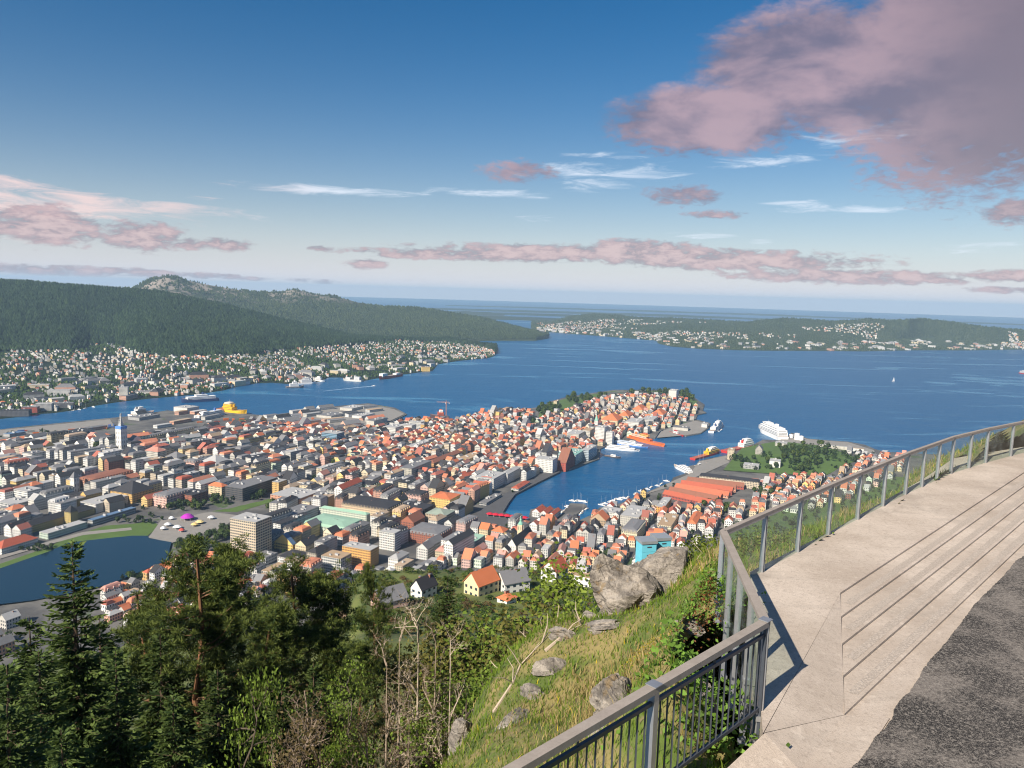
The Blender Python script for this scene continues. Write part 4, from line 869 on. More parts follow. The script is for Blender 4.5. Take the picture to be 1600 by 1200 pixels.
# ---- houses that fill the quarters
def free(x, y, r):
    for cx, cy, c, s, hu, ht in FOOT:
        dx, dy = x - cx, y - cy
        if abs(dx) > 130 or abs(dy) > 130: continue
        u = abs(dx * c + dy * s); v = abs(-dx * s + dy * c)
        if u < hu + r and v < ht + r: return False
    return True
OPEN = [[(-200, 990), (-160, 905), (0, 868), (75, 845), (110, 832), (150, 822), (200, 808), (240, 805), (260, 790), (350, 782), (430, 768), (440, 782), (375, 806), (358, 870), (330, 885), (285, 884), (265, 884), (225, 898), (175, 916), (60, 945)],
        [(0, 655), (100, 660), (172, 655), (190, 665), (200, 690), (120, 690), (0, 705)], [(395, 650), (530, 634), (575, 630), (640, 647), (600, 668), (560, 676), (470, 672), (400, 668)],
        [(786, 800), (795, 785), (805, 772), (875, 737), (865, 728), (815, 752), (765, 782), (735, 805), (735, 838), (790, 822), (826, 812)],
        [(190, 665), (200, 645), (390, 640), (395, 664), (300, 672)], [(1085, 745), (1130, 712), (1185, 690), (1260, 688), (1290, 700), (1350, 720), (1300, 748), (1215, 745), (1160, 738)],
        [(1000, 790), (1052, 747), (1075, 738), (1130, 745), (1190, 760), (1150, 795), (1060, 800)], [(960, 690), (1040, 670), (1110, 660), (1095, 680), (1000, 690)], [(840, 654), (862, 632), (955, 612), (1060, 606), (1095, 622), (1080, 640), (1060, 618), (960, 620), (900, 640), (850, 668)],
        [(1232, 700), (1240, 675), (1370, 700), (1375, 715), (1300, 706)]]
OPEN_W = [[tuple(G(px, py, 3)) for px, py in q] for q in OPEN]
PAL_W = dict(old=[('white', 34), ('offwhite', 16), ('cream', 14), ('yellow', 7), ('ochre', 3), ('pink', 6), ('salmon', 4), ('brick', 3), ('lgrey', 8), ('mint', 2), ('beige', 5)],
             white=[('white', 34), ('offwhite', 24), ('cream', 12), ('yellow', 4), ('salmon', 6), ('lgrey', 12), ('beige', 6), ('brick', 2)])
PAL_R = dict(orange=[('t_orange', 30), ('t_red', 17), ('t_grey', 21), ('t_black', 12), ('t_pink', 9), ('t_lgrey', 8), ('t_tan', 3)], mixed=[('t_grey', 36), ('t_black', 30), ('t_orange', 8), ('t_red', 9), ('t_lgrey', 9), ('t_pink', 4), ('t_tan', 4)],
             dark=[('t_grey', 40), ('t_black', 28), ('t_lgrey', 14), ('t_red', 8), ('t_orange', 10)])
def jit(col, x, y):
    k = .82 + .36 * ((x * 12.9898 + y * 78.233) * 43.7 % 1.0); k2 = ((x * 3.17 + y * 9.11) * 17.3 % 1.0) * .28; m = sum(col) / 3
    return tuple((c * (1 - k2) + m * k2) * k for c in col)
def pick(rnd, lst):
    n = rnd.uniform(0, sum(w for _, w in lst))
    for k, w in lst:
        n -= w
        if n <= 0: return k
    return lst[-1][0]
#            polygon in the photograph,                                                             angle, roofs, size w, d, eaves, z
QUARTERS = [([(190, 668), (205, 652), (262, 643), (345, 642), (388, 649), (395, 664), (300, 672)], 30, 'ind', (24, 55), (13, 20), (6, 9)), ([(400, 664), (420, 651), (530, 636), (575, 632), (615, 639), (600, 660), (560, 674), (470, 670)], 40, 'ind', (24, 55), (13, 20), (6, 9)), ([(60, 684), (170, 666), (195, 690), (120, 692)], 30, 'ind', (24, 50), (13, 20), (6, 9)),
            ([(0, 705), (0, 672), (200, 690), (390, 664), (470, 672), (600, 676), (640, 700), (560, 740), (430, 760), (350, 782), (240, 800), (150, 815), (60, 845), (0, 860)], 24, 'mixed', (14, 26), (11, 14), (12, 18)),
            ([(390, 664), (470, 672), (600, 672), (640, 660), (730, 655), (800, 646), (840, 655), (900, 640), (930, 665), (960, 690), (930, 712), (880, 735), (800, 770), (735, 800), (640, 745), (560, 740), (480, 700)], 22, 'orange', (10, 17), (9, 12), (10, 16)),
            ([(900, 640), (960, 622), (1060, 620), (1090, 640), (1085, 655), (1030, 672), (960, 690), (930, 665)], 16, 'orange', (11, 17), (9, 12), (9, 13)),
            ([(430, 760), (560, 740), (640, 745), (735, 805), (735, 838), (720, 880), (640, 890), (560, 895), (480, 912), (430, 900), (420, 800)], 22, 'mixed', (16, 30), (12, 15), (13, 20)),
            ([(735, 838), (790, 822), (905, 815), (990, 780), (1050, 757), (1085, 790), (1130, 800), (1190, 775), (1230, 790), (1150, 820), (1050, 870), (900, 905), (800, 885), (700, 885)], 20, 'orange', (9, 14), (8, 11), (8, 13)),
            ([(1190, 760), (1260, 720), (1340, 722), (1370, 712), (1430, 715), (1400, 745), (1300, 790), (1230, 805)], 30, 'orange', (9, 12), (8, 10), (7, 10)),
            ([(150, 945), (200, 915), (270, 885), (345, 872), (400, 890), (430, 905), (400, 950), (330, 965), (200, 985)], 28, 'orange', (8, 11), (7, 9), (6, 9)),
            ([(-60, 985), (30, 970), (30, 1010), (-60, 1040)], 30, 'dark', (12, 16), (10, 12), (9, 12)),
            ([(380, 880), (470, 905), (520, 905), (620, 890), (700, 880), (690, 900), (560, 910), (480, 930), (400, 920)], 26, 'dark', (9, 13), (8, 11), (7, 10)),
            ([(1290, 698), (1385, 710), (1370, 720), (1300, 712)], 30, 'dark', (14, 24), (9, 12), (6, 8))]
HOUSES = []
SHRINK_LAKE = [tuple(q) for q in LAKE_W]
def fill_quarters():
    rnd = random.Random(11)
    for poly, ang, roofs, ws, ds, hs in QUARTERS:
        pw = [tuple(GT(px, py, 0)[:2]) for px, py in poly]; a = math.radians(ang)
        s = np.array([math.sin(a), math.cos(a)]); n = np.array([math.cos(a), -math.sin(a)])
        U = [np.dot(q, s) for q in pw]; Vn = [np.dot(q, n) for q in pw]
        v = min(Vn) + 5; row = 0; cand = []
        while v < max(Vn):
            d = rnd.uniform(*ds); u = min(U) + rnd.uniform(0, 8)
            while u < max(U):
                w = rnd.uniform(*ws) * (rnd.uniform(1.4, 2.2) if rnd.random() < .2 else 1.0)
                um = (u + 17 * math.sin(v * .004)) % 84
                if um + w > 84: u += 84 - um + 9.5; continue                 # cross street
                if rnd.random() > .05: cand.append((*(s * (u + w / 2) + n * (v + d / 2 + rnd.uniform(-.8, .8))), w, d))
                u += w + rnd.choice((0, 0, 0, 0, .5, 2.5))
            row += 1
            v += d + (2.2 if row % 2 else rnd.uniform(8.0, 11.0))
        cand = np.array(cand); x, y = cand[:, 0], cand[:, 1]
        ok = inpoly(x, y, pw) & inpoly(x, y, LAND_W) & ~inpoly(x, y, SHRINK_LAKE)
        for q in (OPEN_W if roofs != 'ind' else []): ok &= ~inpoly(x, y, q)
        if roofs == 'ind': ok &= np.array([rnd.random() < .42 for _ in ok])
        cand = cand[ok]; x, y = cand[:, 0], cand[:, 1]; ok = np.ones(len(cand), bool)
        for p0, p1 in zip(SHORE_W, SHORE_W[1:]): ok &= seg_d(x, y, p0, p1) > 11
        cand = cand[ok]; zs = ZT(cand[:, 0], cand[:, 1]) - .8; wob = fbm(cand[:, 0], cand[:, 1], 160) * .22; tall = fbm(cand[:, 0] + 900, cand[:, 1], 110)
        for (cx, cy, w, d), zg, wb, tl in zip(cand.tolist(), zs.tolist(), wob.tolist(), tall.tolist()):
            if not free(cx, cy, min(w, d) * .48): continue
            big = w > ws[1] * 1.3
            kind = rnd.choices(('y', 'x', 'hip', 'flat', 'mansard'), (40, 18, 14, 10, 18) if roofs == 'orange' else (26, 6, 16, 26, 26) if not big else (16, 1, 20, 38, 25))[0]
            wall = pick(rnd, PAL_W['old']); roof = pick(rnd, PAL_R.get(roofs, PAL_R['dark']))
            if roofs == 'ind': kind = rnd.choice(('flat', 'flat', 'y')); wall = rnd.choice(('lgrey', 'offwhite', 'white', 'salmon'))
            if kind == 'flat': roof = rnd.choice(('t_grey', 't_grey', 't_lgrey', 't_tan', 't_black'))
            h = rnd.uniform(*hs) * (1 + .22 * tl) * (1.25 if big else 1)
            HOUSES.append(dict(x=cx, y=cy, z=zg, rz=-a + rnd.gauss(0, .05) + wb, w=d, d=w - rnd.choice((.0, .0, .6)), h=h, wall=wall, roof=roof, kind=kind, size=w * (h + 4) / (cx ** 2 + cy ** 2)))
fill_quarters()
HOUSES.sort(key=lambda q: -q['size'])
ORD = ['nearest', 'second nearest', 'third nearest', 'fourth nearest', 'fifth nearest', 'sixth nearest', 'seventh nearest', 'eighth nearest', 'ninth nearest', 'tenth nearest', 'eleventh nearest', 'twelfth nearest']
def ordn(k): return ORD[k] if k < 12 else '%dth nearest' % (k + 1)
WORD = dict(white='white', offwhite='off-white', cream='cream', yellow='yellow', ochre='ochre', pink='pink', salmon='salmon', brick='brick', lgrey='pale grey', mint='mint', beige='beige',
            t_orange='orange', t_red='red', t_grey='grey', t_black='black', t_pink='pinkish', t_lgrey='pale', t_tan='tan')
KWORD = dict(y='gabled', x='gabled', hip='hipped', flat='flat', mansard='mansard')
def near_lm(x, y):
    p0 = P(x, y, 8.0); best = min(LM, key=lambda q: (P(q[1], q[2], 8)[0] - p0[0]) ** 2 + (1.6 * (P(q[1], q[2], 8)[1] - p0[1])) ** 2)
    p1 = P(best[1], best[2], 8.0); return best[0], (p1[0] - p0[0]) ** 2 + (p1[1] - p0[1]) ** 2
def rank_labels(items, fmt):
    """items: (key words, x, y); returns a label for each that names its rank towards the nearest landmark"""
    g = {}
    for i, (k, x, y) in enumerate(items):
        l, d = near_lm(x, y); g.setdefault((k, l), []).append((d, i))
    out = [None] * len(items)
    for (k, l), q in g.items():
        for r, (d, i) in enumerate(sorted(q)): out[i] = fmt(k, ordn(r), l)
    return out
ONE = HOUSES[:300]; REST = HOUSES[300:]
lab = rank_labels([('%s %s-roofed' % (WORD[q['wall']], WORD[q['roof']]) + ' ' + KWORD[q['kind']], q['x'], q['y']) for q in ONE],
                  lambda k, o, l: ('%s town house' % k) + ', %s to the %s' % (o, l))
for q, l in zip(ONE, lab):
    make_building('town_house', l, 'house', q['x'], q['y'], q['z'], q['rz'], q['w'], q['d'], q['h'], jit(C[q['wall']], q['y'], q['x']), jit(C[q['roof']], q['x'], q['y']), q['kind'], group='houses of the old town', lod=1, dorm=q['kind'] == 'mansard' and q['size'] > ONE[120]['size'])
def houses_stuff(name, hs, label):
    V, Q, F, cq, cf, uq, uf = [], [], [], [], [], [], []
    n = 0
    for q in hs:
        c, s = math.cos(q['rz']), math.sin(q['rz']); x, y, h = q['w'] / 2, q['d'] / 2, q['h']; kind = q['kind']
        rh = {'x': q['d'] * .42, 'y': q['w'] * .42, 'hip': min(q['w'], q['d']) * .35, 'flat': .3, 'mansard': 3.2}[kind]
        wc = jit(C[q['wall']], q['y'], q['x']); rc = jit(C[q['roof']], q['x'], q['y'])
        if kind == 'x': R = [(-x, 0), (x, 0)]
        elif kind == 'y': R = [(0, -y), (0, y)]
        elif kind == 'hip': R = [(-max(0, x - y), -max(0, y - x)), (max(0, x - y), max(0, y - x))]
        else: R = None
        pts = [(-x, -y, -2), (x, -y, -2), (x, y, -2), (-x, y, -2), (-x, -y, h), (x, -y, h), (x, y, h), (-x, y, h)]
        if R: pts += [(R[0][0], R[0][1], h + rh), (R[1][0], R[1][1], h + rh)]
        else:
            i = 1.5 if kind == 'mansard' else .05; pts += [(-x + i, -y + i, h + rh), (x - i, -y + i, h + rh), (x - i, y - i, h + rh), (-x + i, y - i, h + rh)]
        V += [(q['x'] + c * a - s * b, q['y'] + s * a + c * b, q['z'] + z) for a, b, z in pts]
        win = q.get('win', .45)
        for i in range(4):
            j = (i + 1) % 4; L = (q['w'], q['d'], q['w'], q['d'])[i]; nb = max(1, round(L / 2.6)); ns = max(1, round(h / 3.1))
            Q.append((n + i, n + j, n + 4 + j, n + 4 + i)); cq.append((*wc, win)); uq += [(0, .001), (nb, .001), (nb, ns), (0, ns)]
        nul4 = [(0, -5)] * 4; nul3 = [(0, -5)] * 3
        if R is None:
            for i in range(4): j = (i + 1) % 4; Q.append((n + 4 + i, n + 4 + j, n + 8 + j, n + 8 + i)); cq.append((*rc, 0)); uq += nul4
            Q.append((n + 8, n + 9, n + 10, n + 11)); cq.append((*rc, 0)); uq += nul4
        elif (kind == 'y') or (kind == 'hip' and y > x):
            g = wc if kind == 'y' else rc
            for f, cc in (((5, 6, 9, 8), rc), ((7, 4, 8, 9), rc)): Q.append(tuple(n + k for k in f)); cq.append((*cc, 0)); uq += nul4
            for f in ((4, 5, 8), (6, 7, 9)): F.append(tuple(n + k for k in f)); cf.append((*g, 0)); uf += nul3
        else:
            g = wc if kind == 'x' else rc
            for f, cc in (((4, 5, 9, 8), rc), ((6, 7, 8, 9), rc)): Q.append(tuple(n + k for k in f)); cq.append((*cc, 0)); uq += nul4
            for f in ((5, 6, 9), (7, 4, 8)): F.append(tuple(n + k for k in f)); cf.append((*g, 0)); uf += nul3
        n = len(V)
    o = link(name, mesh_np(name, V, F, Q, M_BLD, fcol=np.array(cf + cq), uv=np.array(uf + uq)))
    return tag(o, label, 'houses', kind='stuff')
houses_stuff('town_houses', REST, 'crowded small houses filling the far quarters of the town')
# far suburb and island houses
def far_houses(name, sh, n, t0, t1, x0, x1, label, dens=120, wsz=(9, 15), thr=-.1, lo=.0):
    rnd = random.Random(5); out = []
    a = RNG.uniform(az_of(x0, 560), az_of(x1, 540), n); t = t0 + (t1 - t0) * RNG.uniform(0, 1, n) ** .85
    x, y, z = sh.at(a, t); k = fbm(x + 300, y, dens) > thr
    for X, Y, Z_ in zip(x[k], y[k], z[k]):
        w = rnd.uniform(*wsz)
        out.append(dict(x=X, y=Y, z=Z_, rz=round(fbm(X, Y, 400).item() * 2, 1) + rnd.choice((0, math.pi / 2)), w=w, d=w * rnd.uniform(.65, .9), h=rnd.uniform(5, 9), wall=pick(rnd, PAL_W['white']), roof=pick(rnd, PAL_R['dark']), kind=rnd.choice(('x', 'y', 'hip', 'x')), win=.3))
    for X, Y, Z_, T in zip(x[:: 12], y[:: 12], z[:: 12], t[:: 12]):
        if T < t0 + (t1 - t0) * .42: out.append(dict(x=X, y=Y, z=Z_, rz=round(fbm(X, Y, 400).item() * 2, 1), w=rnd.uniform(16, 26), d=rnd.uniform(26, 60), h=rnd.uniform(8, 15), wall=rnd.choice(('white', 'lgrey', 'offwhite', 'cream', 'grey', 'salmon')), roof=rnd.choice(('t_grey', 't_lgrey', 't_black')), kind=rnd.choice(('flat', 'flat', 'hip')), win=.4))
    return houses_stuff(name, out, label)
far_houses('suburb_houses', sh1, 2700, .03, .95, -40, 772, 'white wooden houses of the suburb below the forested mountain', 170, (6, 10.5), -.3)
far_houses('island_houses', sh3, 5200, .04, 1.75, 838, 1640, 'scattered white houses on the long island', 520, (8, 15), .12)
# larger blocks on the far shore
def far_block(name, label, cat, px, py, w, d, h, wall, roof, rz=.3, kind='flat'):
    p = G(px, py, 3.0); return make_building(name, label, cat, p[0], p[1], 2.0, rz, w, d, h, C[wall], C[roof], kind, win=.4)
for a in (('silo', 'pale square grain silo on the far shore', 'silo', 194, 622, 22, 20, 32, 'offwhite', 't_lgrey'), ('office_block', 'dark office block on the far shore at the left edge', 'office block', 25, 648, 60, 26, 13, 'dgrey', 't_black'),
          ('office_block', 'red-brown block on the far shore', 'office block', 48, 643, 34, 22, 13, 'redbrick', 't_grey'), ('office_block', 'grey glass block on the far shore', 'office block', 70, 640, 36, 24, 17, 'grey', 't_lgrey'),
          ('office_block', 'dark long block beside the grey glass block', 'office block', 98, 636, 50, 22, 12, 'dgrey', 't_grey'), ('warehouse', 'long pale warehouse by the far slipway', 'warehouse', 232, 616, 70, 26, 11, 'lgrey', 't_grey'),
          ('warehouse', 'dark warehouse by the far slipway', 'warehouse', 258, 613, 55, 25, 13, 'grey', 't_black'), ('office_block', 'pale blue block on the bend of the far shore', 'office block', 352, 601, 60, 26, 17, 'lgrey', 't_lgrey'),
          ('shipyard_hall', 'pale shipyard hall with wide roof across the water', 'hall', 552, 570, 55, 40, 22, 'lgrey', 't_lgrey'), ('shipyard_hall', 'long grey shipyard shed across the water', 'hall', 612, 574, 110, 30, 14, 'grey', 't_grey'),
          ('shipyard_hall', 'white shipyard block behind the yellow cube', 'hall', 648, 572, 26, 26, 22, 'white', 't_lgrey'), ('shipyard_hall', 'bright yellow cube-shaped shed at the far pier end', 'hall', 665, 579, 32, 24, 16, 'yellow', 't_tan'),
          ('warehouse', 'white hall behind the small white ships', 'warehouse', 462, 591, 70, 24, 12, 'white', 't_lgrey'), ('warehouse', 'low brown shed on the far dock', 'warehouse', 520, 584, 90, 22, 8, 'tan', 't_brown')):
    far_block(*a)

# ================================================================== VIEWPOINT TERRACE
FZ = 320.3; RZ = FZ + 1.05                        # paving level, handrail level
U = np.array([.70, .714]); U = U / np.linalg.norm(U); NN = np.array([U[1], -U[0]])      # along the steps / towards the road
def un(u, n): q = U * u + NN * n; return (float(q[0]), float(q[1]))
def mat_concrete():
    m, nt, b = newmat('terrace_concrete'); pos = geo_pos(nt)
    n = noise(nt, .55, 5, .6, pos); f = noise(nt, 42, 3, .75, pos); g = noise(nt, 130, 2, .6, pos)
    st = noise(nt, 1.0, 4, .6, _map(nt, pos, (.35, 2.2, 1), 45))
    c = mixc(nt, smooth(nt, n, .32, .70), (.40, .335, .28), (.55, .475, .41))
    c = mixc(nt, mth(nt, 'MULTIPLY', smooth(nt, f, .50, .72), .55), c, (.24, .20, .17))
    c = mixc(nt, mth(nt, 'MULTIPLY', smooth(nt, st, .52, .70), .35), c, (.30, .265, .23))
    sk = noise(nt, 13, 4, .75, pos); c = mixc(nt, mth(nt, 'MULTIPLY', smooth(nt, sk, .50, .66), .42), c, (.27, .225, .19)); c = mixc(nt, mth(nt, 'MULTIPLY', smooth(nt, noise(nt, 7, 4, .7, pos), .56, .70), .35), c, (.66, .58, .50))
    sp_ = noise(nt, .28, 5, .65, pos, .8); c = mixc(nt, mth(nt, 'MULTIPLY', smooth(nt, sp_, .54, .68), .45), c, (.25, .215, .185))
    nt.links.new(c, b.inputs['Base Color']); b.inputs['Roughness'].default_value = .9; b.inputs['Specular IOR Level'].default_value = .2
    bump(nt, b, mth(nt, 'ADD', f, mth(nt, 'MULTIPLY', g, .6)), .5, .012); return m
M_CONC = mat_concrete()
def mat_grit():
    m, nt, b = newmat('bush_hammered_concrete'); pos = geo_pos(nt)
    f = noise(nt, 34, 3, .75, pos); n = noise(nt, .8, 4, .6, pos)
    c = mixc(nt, smooth(nt, f, .40, .66), (.30, .25, .21), (.48, .41, .35)); c = mixc(nt, mth(nt, 'MULTIPLY', n, .5), c, (.50, .44, .38))
    nt.links.new(c, b.inputs['Base Color']); b.inputs['Roughness'].default_value = .95; bump(nt, b, f, .8, .02); return m
M_GRIT = mat_grit()
def mat_asphalt():
    m, nt, b = newmat('worn_asphalt'); pos = geo_pos(nt)
    n = noise(nt, .9, 4, .6, pos, .3); f = noise(nt, 70, 3, .7, pos); f2 = noise(nt, 24, 3, .7, pos)
    c = mixc(nt, smooth(nt, mth(nt, 'ADD', mth(nt, 'MULTIPLY', n, .75), mth(nt, 'MULTIPLY', f2, .4)), .50, .70), (.024, .022, .022), (.17, .15, .135))
    c = mixc(nt, mth(nt, 'MULTIPLY', smooth(nt, f, .50, .64), .7), c, (.30, .275, .245)); c = mixc(nt, mth(nt, 'MULTIPLY', smooth(nt, noise(nt, 20, 4, .75, pos), .50, .62), .6), c, (.30, .27, .24))
    nt.links.new(c, b.inputs['Base Color']); b.inputs['Roughness'].default_value = .92; b.inputs['Specular IOR Level'].default_value = .25
    bump(nt, b, f, .7, .015); return m
NS = [-4.45, -4.10, -3.75, -3.40, -3.05]; RISE = .036; LOW = FZ - RISE * 5; ASP_N = -2.45
corner = G(1192, 1146, FZ); farc = G(1172, 893, FZ)
def n_of(p): return float(np.dot(p, NN))
def u_of(p): return float(np.dot(p, U))
edge_n = n_of(farc) + .02
def u_end(n): return 12.35 - (n + 4.45) * 2.45
def build_terrace():
    """the platform by the railing; five steps lead down from it towards the road"""
    fe = [G(px, py, FZ) for px, py in ((1300, 829), (1395, 775), (1443, 748), (1490, 716), (1545, 700), (1600, 690), (1760, 672))]
    lo = [tuple(corner), un(u_end(NS[0]), NS[0]), un(60, NS[0])] + [tuple(p) for p in fe[::-1]] + [tuple(farc)]
    mb = MB(); mb.prism(lo, FZ - 1.6, FZ); t = mb.build('terrace', M_CONC)
    tag(t, 'pinkish concrete viewing terrace behind the glass railing', kind='structure')
    for i, ni in enumerate(NS):
        z1 = FZ - (i + 1) * RISE; nn_ = NS[i + 1] if i < 4 else ASP_N + 4.0
        if i == 4: break
        poly = [un(u_end(ni) + .006, ni + .004), un(u_end(nn_), nn_), un(60, nn_), un(60, ni + .004)]
        mb = MB(); mb.prism(poly, FZ - 1.6, z1); o = mb.build('step', M_CONC, t)
        bv = o.modifiers.new('edge', 'BEVEL'); bv.width = .045; bv.segments = 4; bv.limit_method = 'ANGLE'
        w_ = nn_ - ni; mb = MB(); z_ = z1 + .003
        k_ = 60; fr = [(u_end(ni + w_ * .5) + .12) + (60 - u_end(ni)) * (q_ / k_) ** 1.6 for q_ in range(k_ + 1)]; rr_ = random.Random(i + 40)
        near_ = [(*un(u_, ni + w_ * (.50 + rr_.uniform(-.03, .03))), z_) for u_ in fr]; far_ = [(*un(u_, nn_ - .055), z_) for u_ in fr]
        for q_ in range(k_): mb.face([near_[q_], far_[q_], far_[q_ + 1], near_[q_ + 1]])
        mb.build('grit_strip', M_GRIT, o)
    # sloping landing beside the steps' ends
    a, e_ = un(u_end(NS[0]), NS[0]), un(u_end(NS[4]), NS[4])
    A = (a[0], a[1], FZ - .003); E2 = (e_[0], e_[1], LOW + .02); Cc = (float(corner[0]) + .02, float(corner[1]) + .02, FZ - .003)
    mb = MB(); mb.face([A, Cc, E2]); mb.face([A, (A[0], A[1], LOW - 1), (Cc[0], Cc[1], LOW - 1), Cc]); mb.build('ramp', M_CONC, t)
    # pale strip between the steps and the road, at the lower level
    mb = MB(); mb.prism([e_, un(u_end(NS[4]) - 1.0, ASP_N + 6), un(60, ASP_N + 6), un(60, NS[4] + .004)], FZ - 1.8, LOW); mb.build('lower_paving', M_CONC, t)
    # the near landing slab, set a joint apart
    q = [(Cc[0] + .006, Cc[1] - .006, FZ - .003), (E2[0] - .008, E2[1] - .008, LOW + .02)]
    for px, py, z in ((1390, 1122, LOW + .02), (1330, 1215, LOW + .02), (1290, 1340, LOW + .02), (1060, 1340, FZ - .35), (1120, 1215, FZ - .12)): p = G(px, py, z); q.append((p[0], p[1], z))
    mb = MB(); cx = np.mean(np.array(q), 0)
    for i in range(len(q)): mb.face([tuple(cx), q[(i + 1) % len(q)], q[i]]); p0, p1 = q[i], q[(i + 1) % len(q)]; mb.face([p0, p1, (p1[0], p1[1], FZ - 2), (p0[0], p0[1], FZ - 2)])
    mb.build('landing_slab', M_CONC, t)
    E_ = [(1760, 770), (1600, 868), (1560, 905), (1520, 950), (1475, 1005), (1440, 1050), (1405, 1095), (1395, 1122), (1370, 1150), (1345, 1185), (1330, 1200), (1290, 1260), (1250, 1340)]
    rnd = random.Random(3); pts = []
    for (x0, y0), (x1, y1) in zip(E_, E_[1:]):
        for k in range(26): f = k / 26; w_ = 5 * float(fbm(x0 + (x1 - x0) * f, y0 + (y1 - y0) * f, 26, 3)); pts.append((x0 + (x1 - x0) * f + w_ + rnd.uniform(-.8, .8), y0 + (y1 - y0) * f + rnd.uniform(-.8, .8)))
    za = LOW + .035
    w = [G(px, py, za) for px, py in pts] + [np.array((8, -6)), np.array((70, -6)), np.array((70, 48))]
    vs = [Vector((p[0], p[1])) for p in w]; k = len(vs)
    ov, oe, of, *_ = delaunay_2d_cdt(vs, [(i, (i + 1) % k) for i in range(k)], [], 1, .001)
    F = []
    for f in of:
        a_, b2, c2 = [ov[i] for i in f]; F.append(f if (b2 - a_).cross(c2 - a_) > 0 else f[::-1])
    tag(link('asphalt_road', mesh_np('asphalt_road', [(v.x, v.y, za) for v in ov], F, mat=mat_asphalt())), 'dark worn asphalt path at the lower right', kind='structure')
build_terrace()

# ---- railings
M_STEEL = basic('galvanised_steel', (.40, .41, .43), .42, .65, .2, 9)
M_DKSTEEL = basic('dark_painted_steel', (.075, .085, .105), .45, .3, .2, 9)
m, nt, b = newmat('weathered_wood')
_p = N(nt, 'ShaderNodeTexCoord').outputs['Object']; _n = noise(nt, 6, 5, .65, _p); _g = noise(nt, 55, 3, .7, _p)
nt.links.new(mixc(nt, mth(nt, 'ADD', mth(nt, 'MULTIPLY', _n, .6), mth(nt, 'MULTIPLY', _g, .4)), (.15, .125, .105), (.42, .37, .33)), b.inputs['Base Color']); b.inputs['Roughness'].default_value = .8; bump(nt, b, _g, .5, .004)
M_WOOD = m
m = bpy.data.materials.new('railing_glass'); m.use_nodes = True; nt = m.node_tree; nt.nodes.clear()
_o = N(nt, 'ShaderNodeOutputMaterial'); _t = N(nt, 'ShaderNodeBsdfTransparent'); _gl = N(nt, 'ShaderNodeBsdfGlossy', i_Roughness=.03); _fr = N(nt, 'ShaderNodeFresnel', i_IOR=1.45)
_t.inputs[0].default_value = (.90, .95, .92, 1); _mx = N(nt, 'ShaderNodeMixShader')
_mx.inputs[0].default_value = .07; nt.links.new(_t.outputs[0], _mx.inputs[1]); nt.links.new(_gl.outputs[0], _mx.inputs[2])
_df = N(nt, 'ShaderNodeBsdfDiffuse'); _df.inputs[0].default_value = (.55, .60, .58, 1); _m2 = N(nt, 'ShaderNodeMixShader')
nt.links.new(mth(nt, 'MULTIPLY', smooth(nt, noise(nt, 3.0, 5, .65), .42, .75), .16), _m2.inputs[0]); nt.links.new(_mx.outputs[0], _m2.inputs[1]); nt.links.new(_df.outputs[0], _m2.inputs[2])
nt.links.new(_m2.outputs[0], _o.inputs[0]); M_GLASS = m
def rp(px, py): q = G(px, py, RZ); return np.array([q[0], q[1]])
def rail_thing(name, label, loc): return empty(name, loc, label, 'railing')
def railing_glass(name, label, path, spans, top_w=.11, low=.55, inner=None):
    t = rail_thing(name, label, (path[0][0], path[0][1], FZ)); o3 = np.array([path[0][0], path[0][1], FZ])
    L = lambda p, z: tuple(np.array([p[0], p[1], z]) - o3)
    for (a, b_), n in zip(zip(path, path[1:]), spans):
        mb = MB(); mb.beam(L(a, RZ), L(b_, RZ), top_w, .055); mb.build('handrail', M_WOOD, t)
        mb = MB(); mb.beam(L(a, RZ - .055), L(b_, RZ - .055), .05, .03); mb.build('top_channel', M_STEEL, t)
        for i in range(n):
            p0 = a + (b_ - a) * (i / n); p1 = a + (b_ - a) * ((i + 1) / n); d = (p1 - p0) / np.linalg.norm(p1 - p0)
            g0, g1 = p0 + d * .07, p1 - d * .07
            mb = MB(); mb.beam(L((g0 + g1) / 2, FZ - .28), L((g0 + g1) / 2, RZ - .08), np.linalg.norm(g1 - g0), .016, up=(-d[1], d[0], 0)); mb.build('glass_pane', M_GLASS, t)
            if i or True:
                pm = p0 + d * .0
                mb = MB(); nrm = np.array([-d[1], d[0]])
                for k in (-1, 1): mb.beam(L(pm + d * .025 * k, FZ - low), L(pm + d * .025 * k, RZ - .04), .010, .075, up=(nrm[0], nrm[1], 0))
                mb.beam(L(pm, FZ - low), L(pm, FZ - low + .05), .07, .11, up=(nrm[0], nrm[1], 0))
                po = mb.build('post', M_STEEL, t)
                bm_ = MB(); bm_.beam(L(pm - nrm * .0, FZ - .12), L(pm + nrm * .0 + d * .001, FZ - .06), .09, .13); bm_.build('bracket', M_STEEL, po)
    return t
P_near, P_c, P_m, P_f = rp(1022, 1075), rp(1196, 973), rp(1164, 905), rp(1130, 831)
railing_glass('glass_railing', 'short glass railing with pale steel posts at the terrace corner', [P_c, P_f], [4], low=.95)
far_pts = [P_f, rp(1300, 757), rp(1420, 708), rp(1491, 683), rp(1545, 670), rp(1620, 655), rp(1760, 640)]
railing_glass('glass_railing', 'long glass railing with wooden handrail curving away to the right', far_pts, [3, 3, 3, 2, 2, 3], low=.45, top_w=.085)
